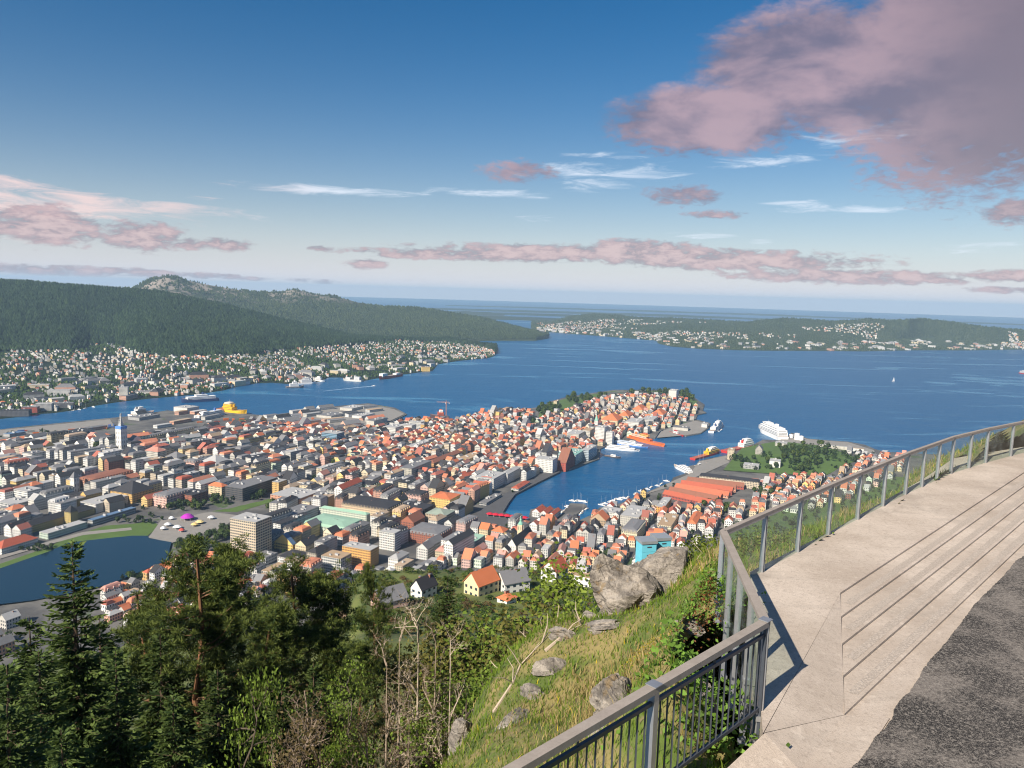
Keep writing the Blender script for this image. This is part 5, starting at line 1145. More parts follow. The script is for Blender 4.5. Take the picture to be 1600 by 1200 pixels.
# bar railing in the lower middle
P_e = P_c + (P_near - P_c) * 3.3; dv = (P_near - P_c); Lb = np.linalg.norm(dv); dv = dv / Lb
t = rail_thing('bar_railing', 'dark steel bar railing with worn wooden handrail in the foreground', (P_c[0], P_c[1], FZ)); o3 = np.array([P_c[0], P_c[1], FZ])
Lc = lambda s, z: (dv[0] * s, dv[1] * s, z - FZ)
nseg = 3; tot = Lb * (nseg)
mb = MB(); mb.beam(Lc(.0, RZ), Lc(tot, RZ), .10, .065); mb.build('handrail', M_WOOD, t)
for k in range(nseg):
    s0, s1 = Lb * k, Lb * (k + 1)
    for z in (RZ - .14, FZ + .02): mb = MB(); mb.beam(Lc(s0 + .03, z), Lc(s1 - .03, z), .035, .04); mb.build('cross_rail', M_DKSTEEL, t)
    nbar = max(9, int(Lb / .115))
    for i in range(1, nbar):
        s = s0 + (s1 - s0) * i / nbar; mb = MB(); mb.beam(Lc(s, FZ + .04), Lc(s, RZ - .155), .016, .016); mb.build('baluster', M_DKSTEEL, t)
    sm = (s0 + s1) / 2; mb = MB(); mb.beam(Lc(sm, RZ - .13), Lc(sm, RZ - .03), .02, .02); mb.build('stub', M_DKSTEEL, t)
    mb = MB(); mb.beam(Lc(s0, FZ - .35), Lc(s0, RZ + .035), .075, .075, up=(dv[0], dv[1], 0)); mb.build('post', M_STEEL if k else M_DKSTEEL, t)
    mb = MB(); mb.beam(Lc(s0, RZ + .035), Lc(s0, RZ + .045), .12, .12, up=(dv[0], dv[1], 0)); mb.build('post_cap', M_STEEL, t)

# ================================================================== GRASSY KNOLL BELOW THE RAILING
CP = [D(*q) for q in ((1040, 1080, 8.8), (900, 1180, 9.2), (1100, 960, 11.5), (1110, 900, 14.5), (1120, 856, 20), (1080, 868, 22), (1030, 876, 23.5), (1000, 884, 24), (928, 1003, 18.7), (893, 1006, 18.2), (850, 1012, 17.8), (800, 1040, 16.8), (760, 1085, 15.5), (735, 1118, 14.6), (680, 1200, 13),
                      (620, 1280, 12), (950, 1040, 13.3), (870, 1110, 12.3), (1000, 1003, 16.6), (1060, 1000, 12.5), (1185, 870, 16), (1250, 835, 20), (1330, 795, 24), (1420, 752, 30), (1500, 712, 38), (1045, 955, 18.2), (975, 1020, 17.7), (780, 1150, 11.5), (930, 1100, 11))]
CP += [np.array([*un(u, edge_n - .4), FZ - .55]) for u in (13, 17, 21, 26, 32, 42)] + [np.array([2.5, 8.3, FZ - .5]), np.array([2.9, 10.5, FZ - .6]), np.array([1.0, 6.5, FZ - .8]), np.array([-1.5, 4.5, FZ - 1.5]), np.array([-2.5, 1.5, FZ - 2])]
CP += [np.array([*un(u, n), 314.0 - .1 * u]) for u, n in ((36, -16), (50, -14), (48, -26))]
crest = [(1120, 853, 24), (1040, 872, 27), (1000, 884, 27.5), (925, 1003, 20.3), (850, 1012, 19.9), (800, 1040, 19), (735, 1118, 16.5), (680, 1200, 14.5), (620, 1280, 13.4)]
for px, py, d in crest:
    q = D(px, py, d); CP.append(np.array([q[0] * 1.04, q[1] * 1.04, q[2] - 3.2])); CP.append(np.array([q[0] * 1.35, q[1] * 1.35, q[2] - 15]))
CP += [np.array([-9, 6, 311.]), np.array([-6, 2, 315.]), np.array([14, 34, 308.]), np.array([24, 44, 307.])]
CP = np.array(CP); CP[11:16, 2] -= .22
_d = np.linalg.norm(CP[:, None, :2] - CP[None, :, :2], axis=-1)
_A = np.block([[_d + np.eye(len(CP)) * .25, np.ones((len(CP), 1)), CP[:, :2]], [np.ones((1, len(CP))), np.zeros((1, 3))], [CP[:, :2].T, np.zeros((2, 3))]])
_w = np.linalg.solve(_A, np.concatenate([CP[:, 2], np.zeros(3)]))
def ZK(x, y):
    x = np.asarray(x, float); y = np.asarray(y, float)
    d = np.hypot(x[..., None] - CP[:, 0], y[..., None] - CP[:, 1])
    return d @ _w[:len(CP)] + _w[len(CP)] + _w[len(CP) + 1] * x + _w[len(CP) + 2] * y + .12 * fbm(x, y, 1.6) + .25 * fbm(x, y, 5)
def mat_knoll():
    m, nt, b = newmat('knoll_soil'); pos = geo_pos(nt)
    n = noise(nt, .8, 5, .6, pos); n2 = noise(nt, 9, 5, .7, pos)
    c = mixc(nt, smooth(nt, n, .42, .58), (.080, .12, .020), (.24, .195, .075))
    c = mixc(nt, smooth(nt, n2, .52, .72), c, (.17, .13, .075))
    nt.links.new(c, b.inputs['Base Color']); b.inputs['Roughness'].default_value = .95; bump(nt, b, n2, .8, .05); return m
gx, gy = np.meshgrid(np.linspace(-9, 26, 150), np.linspace(1.5, 44, 170), indexing='ij'); gz = ZK(gx, gy)
idx = np.arange(gx.size).reshape(gx.shape); Qk = np.stack([idx[:-1, :-1], idx[1:, :-1], idx[1:, 1:], idx[:-1, 1:]], -1).reshape(-1, 4)
_nn = gx.ravel() * NN[0] + gy.ravel() * NN[1]; _uu = gx.ravel() * U[0] + gy.ravel() * U[1]
_inner = (_nn > edge_n + .25) & (_uu > 8.2) | ((gx.ravel() > 2.9) & (_uu < 8.4))          # under the terrace: left out
_keep = ~_inner[Qk].any(1)
tag(link('grass_knoll', mesh_np('grass_knoll', np.column_stack([gx.ravel(), gy.ravel(), gz.ravel()]), Q=Qk[_keep], mat=mat_knoll(), smooth_=True)), 'sunny grassy knoll dropping away below the railing', kind='structure')
# rocks
def mat_rock():
    m, nt, b = newmat('grey_rock'); pos = geo_pos(nt)
    n = noise(nt, 1.6, 6, .68, _map(nt, pos, (1, 1, 2.4), 30), .5); f = noise(nt, 16, 5, .7, pos); mo = noise(nt, 2.6, 4, .6, pos)
    vo = N(nt, 'ShaderNodeTexVoronoi', feature='DISTANCE_TO_EDGE', i_Scale=1.4); nt.links.new(_map(nt, pos, (1, 1, 2.2), 20), vo.inputs[0]); cr = smooth(nt, vo.outputs['Distance'], .0, .05)
    c = mixc(nt, smooth(nt, n, .30, .68), (.12, .105, .09), (.44, .39, .335)); c = mixc(nt, mth(nt, 'MULTIPLY', mth(nt, 'MULTIPLY', mth(nt, 'SUBTRACT', 1.0, cr), smooth(nt, mo, .5, .6)), .5), c, (.06, .05, .042)); c = mixc(nt, mth(nt, 'MULTIPLY', smooth(nt, f, .5, .7), .5), c, (.09, .08, .072)); c = mixc(nt, mth(nt, 'MULTIPLY', smooth(nt, mo, .60, .70), .6), c, (.27, .18, .07))
    nt.links.new(c, b.inputs['Base Color']); b.inputs['Roughness'].default_value = .9; bump(nt, b, mth(nt, 'ADD', mth(nt, 'ADD', n, mth(nt, 'MULTIPLY', f, .5)), mth(nt, 'MULTIPLY', cr, .12)), 1.0, .16); return m
M_ROCK = mat_rock()
def ico(sub=4):
    import bmesh
    bm = bmesh.new(); bmesh.ops.create_icosphere(bm, subdivisions=sub, radius=1.0); V = np.array([v.co[:] for v in bm.verts]); F = np.array([[v.index for v in f.verts] for f in bm.faces]); bm.free(); return V, F
ICO4, ICO3, ICO2, ICO1 = ico(5), ico(3), ico(2), ico(1)
def rock(name, label, c, size, rz, seed, crag=.34, tilt=.0, src=None, cuts=16):
    V, F = src or ICO4; V = V.copy(); g = np.random.default_rng(seed)
    for _ in range(cuts):                          # fracture planes give flat faces and ledges
        n = g.normal(size=3); n[2] *= .7; n /= np.linalg.norm(n); lim = g.uniform(.5, .88); dd_ = V @ n; V -= np.outer(np.clip(dd_ - lim, 0, None) * .9, n)
    r = np.ones(len(V)); W_ = V + .10 * np.column_stack([fbm(V[:, 1] * 3 + seed, V[:, 2] * 3, 1, 3), fbm(V[:, 0] * 3, V[:, 2] * 3 + seed, 1, 3), fbm(V[:, 0] * 3 + seed, V[:, 1] * 3, 1, 3)])
    for k_, amp in ((9, .30), (45, .13), (220, .06)):                # broken blocks of three sizes, flattened along the bedding
        cpt = g.normal(size=(k_, 3)); cpt /= np.linalg.norm(cpt, axis=1)[:, None]; sc_ = np.array([1, 1, 1.7]); di = ((W_[:, None] * sc_ - cpt[None] * sc_) ** 2).sum(-1); j = di.argmin(1)
        r += (g.uniform(-.5, .5, k_)[j] + .35 * ((W_ - cpt[j]) * g.normal(size=(k_, 3))[j]).sum(1)) * amp * crag / .4
    V = V * (r + .03 * fbm(V[:, 0] * 9 + seed, V[:, 1] * 9 + V[:, 2] * 9, 1.0, 3))[:, None] * np.array(size)
    cz, sz = math.cos(tilt), math.sin(tilt); V = np.column_stack([V[:, 0] * cz - V[:, 2] * sz, V[:, 1], V[:, 0] * sz + V[:, 2] * cz])
    o = link(name, mesh_np(name, V, F, mat=M_ROCK, smooth_=False), None, c, rz)
    return tag(o, label, 'rock')
def kn(px, py, d): q = D(px, py, d); return np.array([q[0], q[1], float(ZK(q[0], q[1]))])
rock('boulder', 'large grey rounded crag below the turquoise hives', D(972, 950, 20.3), (1.0, 1.2, 1.3), .3, 5, .42, .3)
rock('boulder', 'pale low flank at the left foot of the large crag', D(932, 985, 19.6), (.45, .6, .5), .8, 17, .42, .5)
rock('boulder', 'grey rock slab rising right of the large crag', D(1040, 915, 20.8) + np.array([0, 0, -.1]), (1.25, .9, .85), .5, 9, .4, .5)
rock('boulder', 'tan rock shoulder filling the gap left of the beehives', D(1004, 925, 21.4), (.9, .9, .95), 1.1, 21, .42, .2)
rock('boulder', 'low rock ledge carrying the turquoise hives', D(1018, 898, 23.6) + np.array([0, 0, -.5]), (1.5, 1.0, .75), .2, 12, .3, .1)
rock('boulder', 'pale grey rock at the lower end of the knoll', D(722, 1148, 14.0) + np.array([0, 0, -.1]), (.30, .35, .55), .3, 15, .4)
for k, (px, py, d, s, l) in enumerate([(742, 1108, 15.2, (.22, .3, .3), 'pale rock just above the rock at the lower end'), (765, 1088, 15.8, (.3, .25, .25), 'second pale rock up the crest from the lower end'), (800, 1058, 16.5, (.35, .25, .2), 'bleached ledge under the curved branch'), (835, 1110, 13.2, (.5, .2, .22), 'long tan outcrop in the middle of the slope'), (885, 1062, 14.6, (.45, .2, .2), 'tan rock beside the arched root'), (962, 1015, 18.2, (.5, .5, .5), 'split rock at the foot of the large crag'), (880, 1000, 18.2, (.45, .3, .28), 'small pale rock on the knoll crest'), (780, 1072, 16.1, (.5, .3, .3), 'weathered ledge among fallen branches'), (945, 1032, 14.6, (.62, .35, .14), 'flat grey slab bedded in the grass'),
                                       (862, 1078, 13.7, (.55, .24, .3), 'brown mossy outcrop in mid slope'), (815, 1135, 12.4, (.5, .25, .16), 'long low rock above the handrail'), (1062, 1065, 10.6, (.5, .45, .35), 'pale rock seen through the bar railing'), (975, 1150, 9.2, (.5, .5, .6), 'mossy rock face behind the bars'), (915, 960, 19.6, (.35, .3, .3), 'small rock left of the large crag'), (1078, 1022, 12.0, (.3, .25, .14), 'small stone near the fence corner')]):
    p = kn(px, py, d); rock('rock', l, p + np.array([0, 0, -.5 * s[2]]), s, k * .7, 30 + k, .45, .15 * (k % 3), ICO4, 7)
# grass blades: one mass
def grass():
    n = 320000; x = RNG.uniform(-8, 18, n); y = RNG.uniform(2, 34, n)
    r = np.hypot(x, y); keep = RNG.uniform(size=n) < np.clip(11.5 / np.maximum(r, 4), .25, 1); x, y = x[keep], y[keep]
    nn, uu = x * NN[0] + y * NN[1], x * U[0] + y * U[1]
    ok = ~(((nn > edge_n - .05) & (uu > 8.6)) | ((x > 2.45 + .0 * y) & (uu < 8.8))); x, y = x[ok], y[ok]
    ok = fbm(x + 7, y, 1.9) > -.75; x, y = x[ok], y[ok]; n = len(x); z = ZK(x, y)
    dry = np.clip(.34 + .85 * fbm(x, y, 1.7) + RNG.normal(0, .16, n), 0, 1); hgt = RNG.uniform(.07, .22, n) * (1 + .6 * np.clip(fbm(x, y, 1.3), -.5, 1)) * (.85 + .5 * dry)
    a = RNG.uniform(0, 6.28, n); w = RNG.uniform(.004, .010, n) * np.clip(np.hypot(x, y) / 9, .8, 2.2); lean = RNG.uniform(.15, .7, n) * hgt; b_ = RNG.uniform(0, 6.28, n)
    p = np.stack([x, y, z - .03], -1); s = np.stack([np.cos(a) * w, np.sin(a) * w, 0 * a], -1); mid = p + np.stack([np.cos(b_) * lean * .35, np.sin(b_) * lean * .35, hgt * .6], -1); tip = p + np.stack([np.cos(b_) * lean, np.sin(b_) * lean, hgt], -1)
    V = np.stack([p - s, p + s, mid + s * .6, mid - s * .6, tip], 1).reshape(-1, 3); k = (np.arange(n) * 5)[:, None]
    Q = k + np.array([0, 1, 2, 3]); F = k + np.array([3, 2, 4])
    g0, g1, d0, d1 = np.array((.085, .155, .018)), np.array((.20, .27, .035)), np.array((.30, .22, .085)), np.array((.42, .34, .16)); m = RNG.uniform(0, 1, (n, 1))
    gcol = g0 * (1 - m) + g1 * m; dcol = d0 * (1 - m) + d1 * m; dd = (dry[:, None] > RNG.uniform(.25, .95, (n, 1))); col = np.where(dd, dcol, gcol)
    yel = (RNG.uniform(size=n) < .012) & (dry < .6); col[yel] = (.62, .45, .03)
    col = np.concatenate([col, col])
    tag(link('grass', mesh_np('grass', V, F, Q, attr_mat('grass_blades', .75, .2, 3, .2, .3), fcol=col)), 'long green and dry grass on the knoll', 'grass', kind='stuff')
grass()
# leafy weeds below the corner of the fence
M_LEAF = attr_mat('broad_leaves', .6, .3, 2.0, .3, .35)
def leaf_cloud(name, pts, size, cols, mat, seed=1, aspect=.55, up=.3):
    g = np.random.default_rng(seed); n = len(pts); d = g.normal(size=(n, 3)); d[:, 2] += up; d /= np.linalg.norm(d, axis=1)[:, None]
    r = g.normal(size=(n, 3)); s = np.cross(d, r); s /= np.linalg.norm(s, axis=1)[:, None] + 1e-9; t = np.cross(s, d)
    L = size * g.uniform(.6, 1.4, (n, 1)); W_ = L * aspect
    V = np.stack([pts - t * L * .5, pts + s * W_ * .5 - t * .05 * L, pts + t * L * .5, pts - s * W_ * .5 - t * .05 * L], 1).reshape(-1, 3)
    Q = (np.arange(n) * 4)[:, None] + np.arange(4)
    return mesh_np(name, V, Q=Q, mat=mat, fcol=cols)
def weeds(label, px, py, d, spread, n, size, col, seed, hgt=.5):
    g = np.random.default_rng(seed); c = kn(px, py, d); q = g.normal(size=(n, 2)) * spread * .5; x, y = c[0] + q[:, 0], c[1] + q[:, 1]
    z = ZK(x, y) + g.uniform(.02, hgt, n) * np.exp(-(q ** 2).sum(1) / spread ** 2)
    cl = np.array(col) * g.uniform(.6, 1.3, (n, 1)); t = empty('weed_clump', c, label, 'plant')
    link('foliage', leaf_cloud('foliage', np.column_stack([x, y, z]) - c, size, cl, M_LEAF, seed, .6, .8), t)
    mb = MB(); rnd = random.Random(seed)
    for _ in range(1): a = (rnd.gauss(0, spread * .35), rnd.gauss(0, spread * .35)); zz = float(ZK(c[0] + a[0], c[1] + a[1])) - c[2]; mb.tube([(a[0], a[1], zz - .05), (a[0] * 1.15, a[1] * 1.15, zz + hgt * .8)], [.006, .003], 4, (.10, .12, .04))
    mb.build('stem', M_LEAF, t)
weeds('broad-leaved green weeds behind the bar railing', 1085, 1120, 8.9, .75, 900, .085, (.15, .27, .04), 3, .55)
weeds('green bush at the foot of the pale posts', 1105, 965, 11.6, .6, 900, .06, (.15, .27, .04), 4, .4)
weeds('rust-brown withered shrub beside the pale posts', 1098, 1000, 11.4, .28, 500, .04, (.16, .06, .02), 5, .3)
weeds('yellow flowering weeds in the middle of the slope', 1030, 1030, 12.6, .7, 700, .035, (.40, .30, .03), 6, .35)
weeds('yellow-green shrub beside the path above the crag', 1075, 862, 22.6, 1.3, 1600, .10, (.13, .17, .02), 8, .7)
weeds('tall green plants through the glass at the corner', 1165, 858, 17.5, 1.3, 1500, .08, (.11, .17, .03), 9, .8)
# fallen branches on the crest
M_DEAD = basic('dead_wood', (.42, .34, .26), .85, vscale=8, var=.3)
def dead(label, pix, r=.035):
    pts = [D(px, py, d) for px, py, d in pix]; pts = [np.array([p[0], p[1], max(p[2], float(ZK(p[0], p[1])) + .02)]) for p in pts]; o_ = pts[0]
    mb = MB(); k = len(pts); rnd = random.Random(int(pix[0][0])); Q = [tuple(p - o_) for p in pts]; mb.tube(Q, [r * (1 - .75 * i / (k - 1)) for i in range(k)], 6)
    t = mb.build('fallen_branch', M_DEAD, None, o_, smooth_=True); tag(t, label, 'branch')
    for i in range(1, k):
        for _ in range(2):
            b0 = Vector(Q[i]); e = b0 + Vector((rnd.uniform(-.5, .5), rnd.uniform(-.4, .4), rnd.uniform(.15, .55))); s = MB(); s.tube([b0, (b0 + e) / 2 + Vector((rnd.uniform(-.08, .08), 0, .05)), e], [r * .4, r * .28, r * .1], 5); s.build('twig', M_DEAD, t, smooth_=True)
dead('curved bleached branch lying on the knoll crest', [(760, 1078, 15.9), (790, 1058, 16.3), (820, 1045, 16.5), (850, 1030, 16.6), (868, 1028, 16.8)], .04)
dead('forked dead branch lower on the knoll', [(770, 1140, 13.3), (800, 1105, 13.8), (812, 1075, 14.2), (845, 1060, 14.6)], .035)
dead('bleached branch pile left of the crag', [(812, 1032, 17.4), (840, 1015, 17.9), (872, 1003, 18.3), (900, 985, 18.8)], .045)
dead('arched root beside the mossy outcrop', [(850, 1062, 14.3), (880, 1048, 14.6), (905, 1046, 14.9)], .04)
dead('dry stalks leaning beside the grey slab', [(1060, 915, 20.4), (1085, 895, 20.6), (1098, 890, 20.8)], .02)

# ---- turquoise hives on the crag
M_HIVE = basic('turquoise_paint', (.14, .52, .66), .5, vscale=4, var=.15); M_LID = basic('zinc_lid', (.36, .39, .42), .45, .4, vscale=5)
def hive(label, px, py, d, w, hh, rz, n):
    q = D(px, py, d); t = empty('beehive', q, label, 'beehive', 'turquoise beehives', rz); hb = hh / n
    for i in range(n):
        mb = MB(); mb.box(-w / 2, w / 2, -w / 2, w / 2, i * hb + .008, (i + 1) * hb, bottom=True); o = mb.build('hive_box', M_HIVE, t); bv = o.modifiers.new('edge', 'BEVEL'); bv.width = .012
        g = MB(); g.box(-.07, .07, -w / 2 - .012, -w / 2 - .002, i * hb + hb * .55, i * hb + hb * .68); g.build('hand_grip', M_DKSTEEL, o)
    mb = MB(); mb.box(-w / 2 - .03, w / 2 + .03, -w / 2 - .03, w / 2 + .03, hh, hh + .09, bottom=True); o = mb.build('lid', M_LID, t); bv = o.modifiers.new('edge', 'BEVEL'); bv.width = .012
    mb = MB(); mb.box(-w / 2, w / 2, -w / 2, w / 2, -.12, .0, bottom=True); mb.build('stand', M_DKSTEEL, t)
hive('left nearer turquoise beehive standing on the crag', 1008, 884, 23.2, .47, .78, .25, 3)
hive('right farther turquoise beehive standing on the crag', 1031, 877, 23.8, .47, .76, .25, 3)

# ================================================================== TREES
M_BARK = attr_mat('bark', .9, .35, 3.0, .1)
M_NEEDLE = attr_mat('needles', .7, .35, 1.2, .2, .18)
M_LEAVES = attr_mat('tree_leaves', .65, .3, 1.0, .25, .3)
def diamonds(p, d, L, W_, col, g):
    """slender pointed leaves: p base, d direction"""
    n = len(p); r = g.normal(size=(n, 3)); s = np.cross(d, r); s /= np.linalg.norm(s, axis=1)[:, None] + 1e-9
    V = np.stack([p, p + d * (L * .45)[:, None] + s * (W_ * .5)[:, None], p + d * L[:, None], p + d * (L * .45)[:, None] - s * (W_ * .5)[:, None]], 1).reshape(-1, 3)
    return V, (np.arange(n) * 4)[:, None] + np.arange(4), col
def nrm(v): return v / (np.linalg.norm(v, axis=-1, keepdims=True) + 1e-9)
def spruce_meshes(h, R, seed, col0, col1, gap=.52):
    g = np.random.default_rng(seed); pts, dirs, Ls, Ws, cs = [], [], [], [], []; tr = MB()
    tr.tube([(0, 0, -1), (0, 0, h * .5), (0, 0, h * .99)], [h * .018, h * .010, .01], 7, (.10, .07, .05))
    z = h * .06
    while z < h * .985:
        f = z / h; Lb = R * (1 - f) ** .82 + .12; nb = 7 if f < .85 else 5
        for k in range(nb):
            a = g.uniform(0, 6.28); L = Lb * g.uniform(.6, 1.15); ca, sa = math.cos(a), math.sin(a); up = .25 + .75 * f; dr = (.62 - .45 * f)
            ns = max(3, int(L / .17)); t = (np.arange(ns) + g.uniform(0, 1)) / ns; t = t[t <= 1]
            q = np.stack([ca * L * t, sa * L * t, z + L * (up * .30 * t - dr * t * t + .22 * t ** 3)], -1)
            dirv = nrm(np.stack([ca + 0 * t, sa + 0 * t, up * .3 - 2 * dr * t + .66 * t * t], -1)); side = np.array([-sa, ca, 0])
            if L > .5: tr.tube([(0, 0, z), tuple(q[len(q) // 2]), tuple(q[-1])], [.012 + L * .008, .012, .004], 3, (.09, .065, .045), False)
            for sg in (-1, 1, 0):
                tl = (.18 + .34 * L * (1 - t) * .55 + .06 * L) * g.uniform(.7, 1.2, len(t)); tl = np.minimum(tl, .75)
                dd = nrm(dirv * (.75 if sg else 1.0) + side * sg * .8 + np.array([0, 0, -.28 if sg else .1]) + g.normal(0, .12, (len(t), 3)))
                pts.append(q); dirs.append(dd); Ls.append(tl); Ws.append(tl * .26 + .03)
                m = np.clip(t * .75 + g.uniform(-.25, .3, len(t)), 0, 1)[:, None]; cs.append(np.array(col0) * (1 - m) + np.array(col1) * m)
                # finer twigs along the side shoots
                if sg:
                    for u_ in (.35, .7):
                        p2 = q + dd * (tl * u_)[:, None]; d2 = nrm(dd + dirv * .9 + g.normal(0, .25, (len(t), 3))); pts.append(p2); dirs.append(d2); Ls.append(tl * .5); Ws.append(tl * .16 + .02); cs.append(cs[-1])
        z += gap * (.35 + .75 * (1 - f)) * g.uniform(.8, 1.2)
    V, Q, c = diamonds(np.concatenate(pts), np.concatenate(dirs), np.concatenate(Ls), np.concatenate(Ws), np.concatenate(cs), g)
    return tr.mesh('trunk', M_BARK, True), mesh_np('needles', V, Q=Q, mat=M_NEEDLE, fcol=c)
def branch_tree(h, R, seed, crown0=.35, levels=4, bark=(.10, .08, .06), split=(3, 5), gnarl=.25, thick=1.0, spread=.75):
    """recursive limbs; returns the bark mesh builder and the outer twig points"""
    rnd = random.Random(seed); mb = MB(); tips = []
    def grow(p, d, L, r, lev):
        k = 4; pts = [p]; q = Vector(p); dd = Vector(d)
        for i in range(k):
            dd = (dd + Vector((rnd.gauss(0, gnarl), rnd.gauss(0, gnarl), rnd.gauss(.05, gnarl * .6)))).normalized() if lev < levels else dd
            q = q + dd * (L / k); pts.append(tuple(q))
        mb.tube(pts, [max(.004, r * (1 - (.9 if lev == levels else .55) * i / k)) for i in range(k + 1)], 7 if lev == levels else (5 if r > .02 else 3), bark, False)
        if lev <= 1: tips.extend(pts[2:])
        if lev == 0: return
        n = rnd.randint(*split) + (4 if lev == levels else 0)
        for i in range(n):
            f = rnd.uniform(crown0 if lev == levels else .3, 1.0); j = min(k - 1, int(f * k)); b = Vector(pts[j]).lerp(Vector(pts[j + 1]), f * k - j)
            a = rnd.uniform(0, 6.28); out = Vector((math.cos(a), math.sin(a), 0)); ax = (dd * (1 - spread) + out * spread + Vector((0, 0, .25))).normalized()
            if lev < levels: ax = (dd * .55 + Vector((rnd.gauss(0, .6), rnd.gauss(0, .6), rnd.gauss(.1, .45)))).normalized()
            grow(tuple(b), ax, (R if lev == levels else L * .62) * rnd.uniform(.6, 1.05) * (1.15 - .45 * f if lev == levels else 1), r * (.5 if lev == levels else .6) * (1.1 - f * .4), lev - 1)
    grow((0, 0, -.8), (0, 0, 1), h * .95, (h * .013 + .03) * thick, levels)
    return mb, np.array(tips)
def leafy_meshes(h, R, seed, c0, c1, size=.17, per=16, cl=.55, crown0=.3, bark=(.11, .09, .07)):
    g = np.random.default_rng(seed); mb, tips = branch_tree(h, R, seed, crown0, 3, bark)
    k = len(tips); p = np.repeat(tips, per, 0) + g.normal(0, cl, (k * per, 3)) * np.array([1, 1, .75])
    keep = g.uniform(size=len(p)) < np.clip(.75 + .5 * fbm(p[:, 0] * 1.0, p[:, 1] + p[:, 2], 1.3), .15, 1); p = p[keep]
    m = np.clip(g.uniform(0, 1, (len(p), 1)) * .6 + .4 * (fbm(p[:, 0], p[:, 1] + p[:, 2] * 1.3, 1.1)[:, None] + 1) / 2, 0, 1)
    return mb.mesh('trunk', M_BARK, True), leaf_cloud('leaves', p, size, np.array(c0) * (1 - m) + np.array(c1) * m, M_LEAVES, seed, .7, .5)
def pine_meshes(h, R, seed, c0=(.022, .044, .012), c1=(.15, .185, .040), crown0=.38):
    g = np.random.default_rng(seed); rnd = random.Random(seed); mb = MB(); pts = [(0, 0, -1)]; k = 7
    for i in range(1, k + 1): pts.append((rnd.gauss(0, .10) * i * .4, rnd.gauss(0, .10) * i * .4, h * i / k))
    mb.tube(pts, [(.011 * h) * (1 - .85 * i / k) + .015 for i in range(k + 1)], 8, (.20, .105, .058), False)
    cl = []
    for b in range(56):
        f = crown0 + (1 - crown0) * rnd.random() ** .8; j = min(k - 1, int(f * k)); p = Vector(pts[j]).lerp(Vector(pts[j + 1]), f * k - j); a = rnd.uniform(0, 6.28)
        L = R * (1.08 - .78 * ((f - crown0) / (1 - crown0)) ** 1.6) * rnd.uniform(.55, 1.1); q = [tuple(p)]; d = Vector((math.cos(a), math.sin(a), rnd.uniform(-.05, .35)))
        for i in range(4): d = (d + Vector((rnd.gauss(0, .22), rnd.gauss(0, .22), .10))).normalized(); q.append(tuple(Vector(q[-1]) + d * L / 4))
        mb.tube(q, [.035 * L * .5 + .012, .02 * L * .5 + .01, .014, .01, .006], 4, (.17, .10, .06), False)
        for i in range(1, 5):
            for _ in range(2 + i): cl.append(Vector(q[i]) + Vector((rnd.gauss(0, .28), rnd.gauss(0, .28), rnd.gauss(.12, .18))))
    cl.append(Vector(pts[-1])); cl = np.array([tuple(c) for c in cl]); per = 60; n = len(cl) * per
    d = nrm(g.normal(size=(n, 3)) + np.array([0, 0, .55])); p = np.repeat(cl, per, 0) + d * g.uniform(0, .12, (n, 1)); L = g.uniform(.10, .22, n); m = np.clip(d[:, 2:3] * .5 + .25 + g.uniform(-.2, .3, (n, 1)), 0, 1)  # needles pointing up are paler: sunlit side put into their colour
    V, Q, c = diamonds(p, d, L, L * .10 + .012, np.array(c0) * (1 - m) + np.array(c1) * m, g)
    return mb.mesh('trunk', M_BARK, True), mesh_np('needles', V, Q=Q, mat=M_NEEDLE, fcol=c)
def put_tree(name, label, px, py, d, meshes, mh, group=None, parts=('trunk', 'needles'), base=None, cat='tree', wide=1.0, rz=None):
    top = D(px, py, d); zb = float(hill(top[0], top[1])) if base is None else base; H = max(1.0, top[2] - zb); s = H / mh
    t = empty(name, (top[0], top[1], zb), label, cat, group, random.Random(int(px * 7 + py)).uniform(0, 6.28) if rz is None else rz); t.scale = (s * wide, s * wide, s)
    for nm, me in zip(parts, meshes): link(nm, me, t)
    return t
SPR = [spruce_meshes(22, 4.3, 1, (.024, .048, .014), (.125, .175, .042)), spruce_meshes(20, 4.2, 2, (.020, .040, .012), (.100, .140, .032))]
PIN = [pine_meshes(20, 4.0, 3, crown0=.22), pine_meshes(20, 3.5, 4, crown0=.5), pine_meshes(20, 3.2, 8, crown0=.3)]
CF = ('trunk', 'needles'); LF = ('trunk', 'leaves')
put_tree('spruce_tree', 'tall pointed spruce rising in front of the lake', 112, 838, 30, SPR[0], 22, wide=.95, rz=.4)
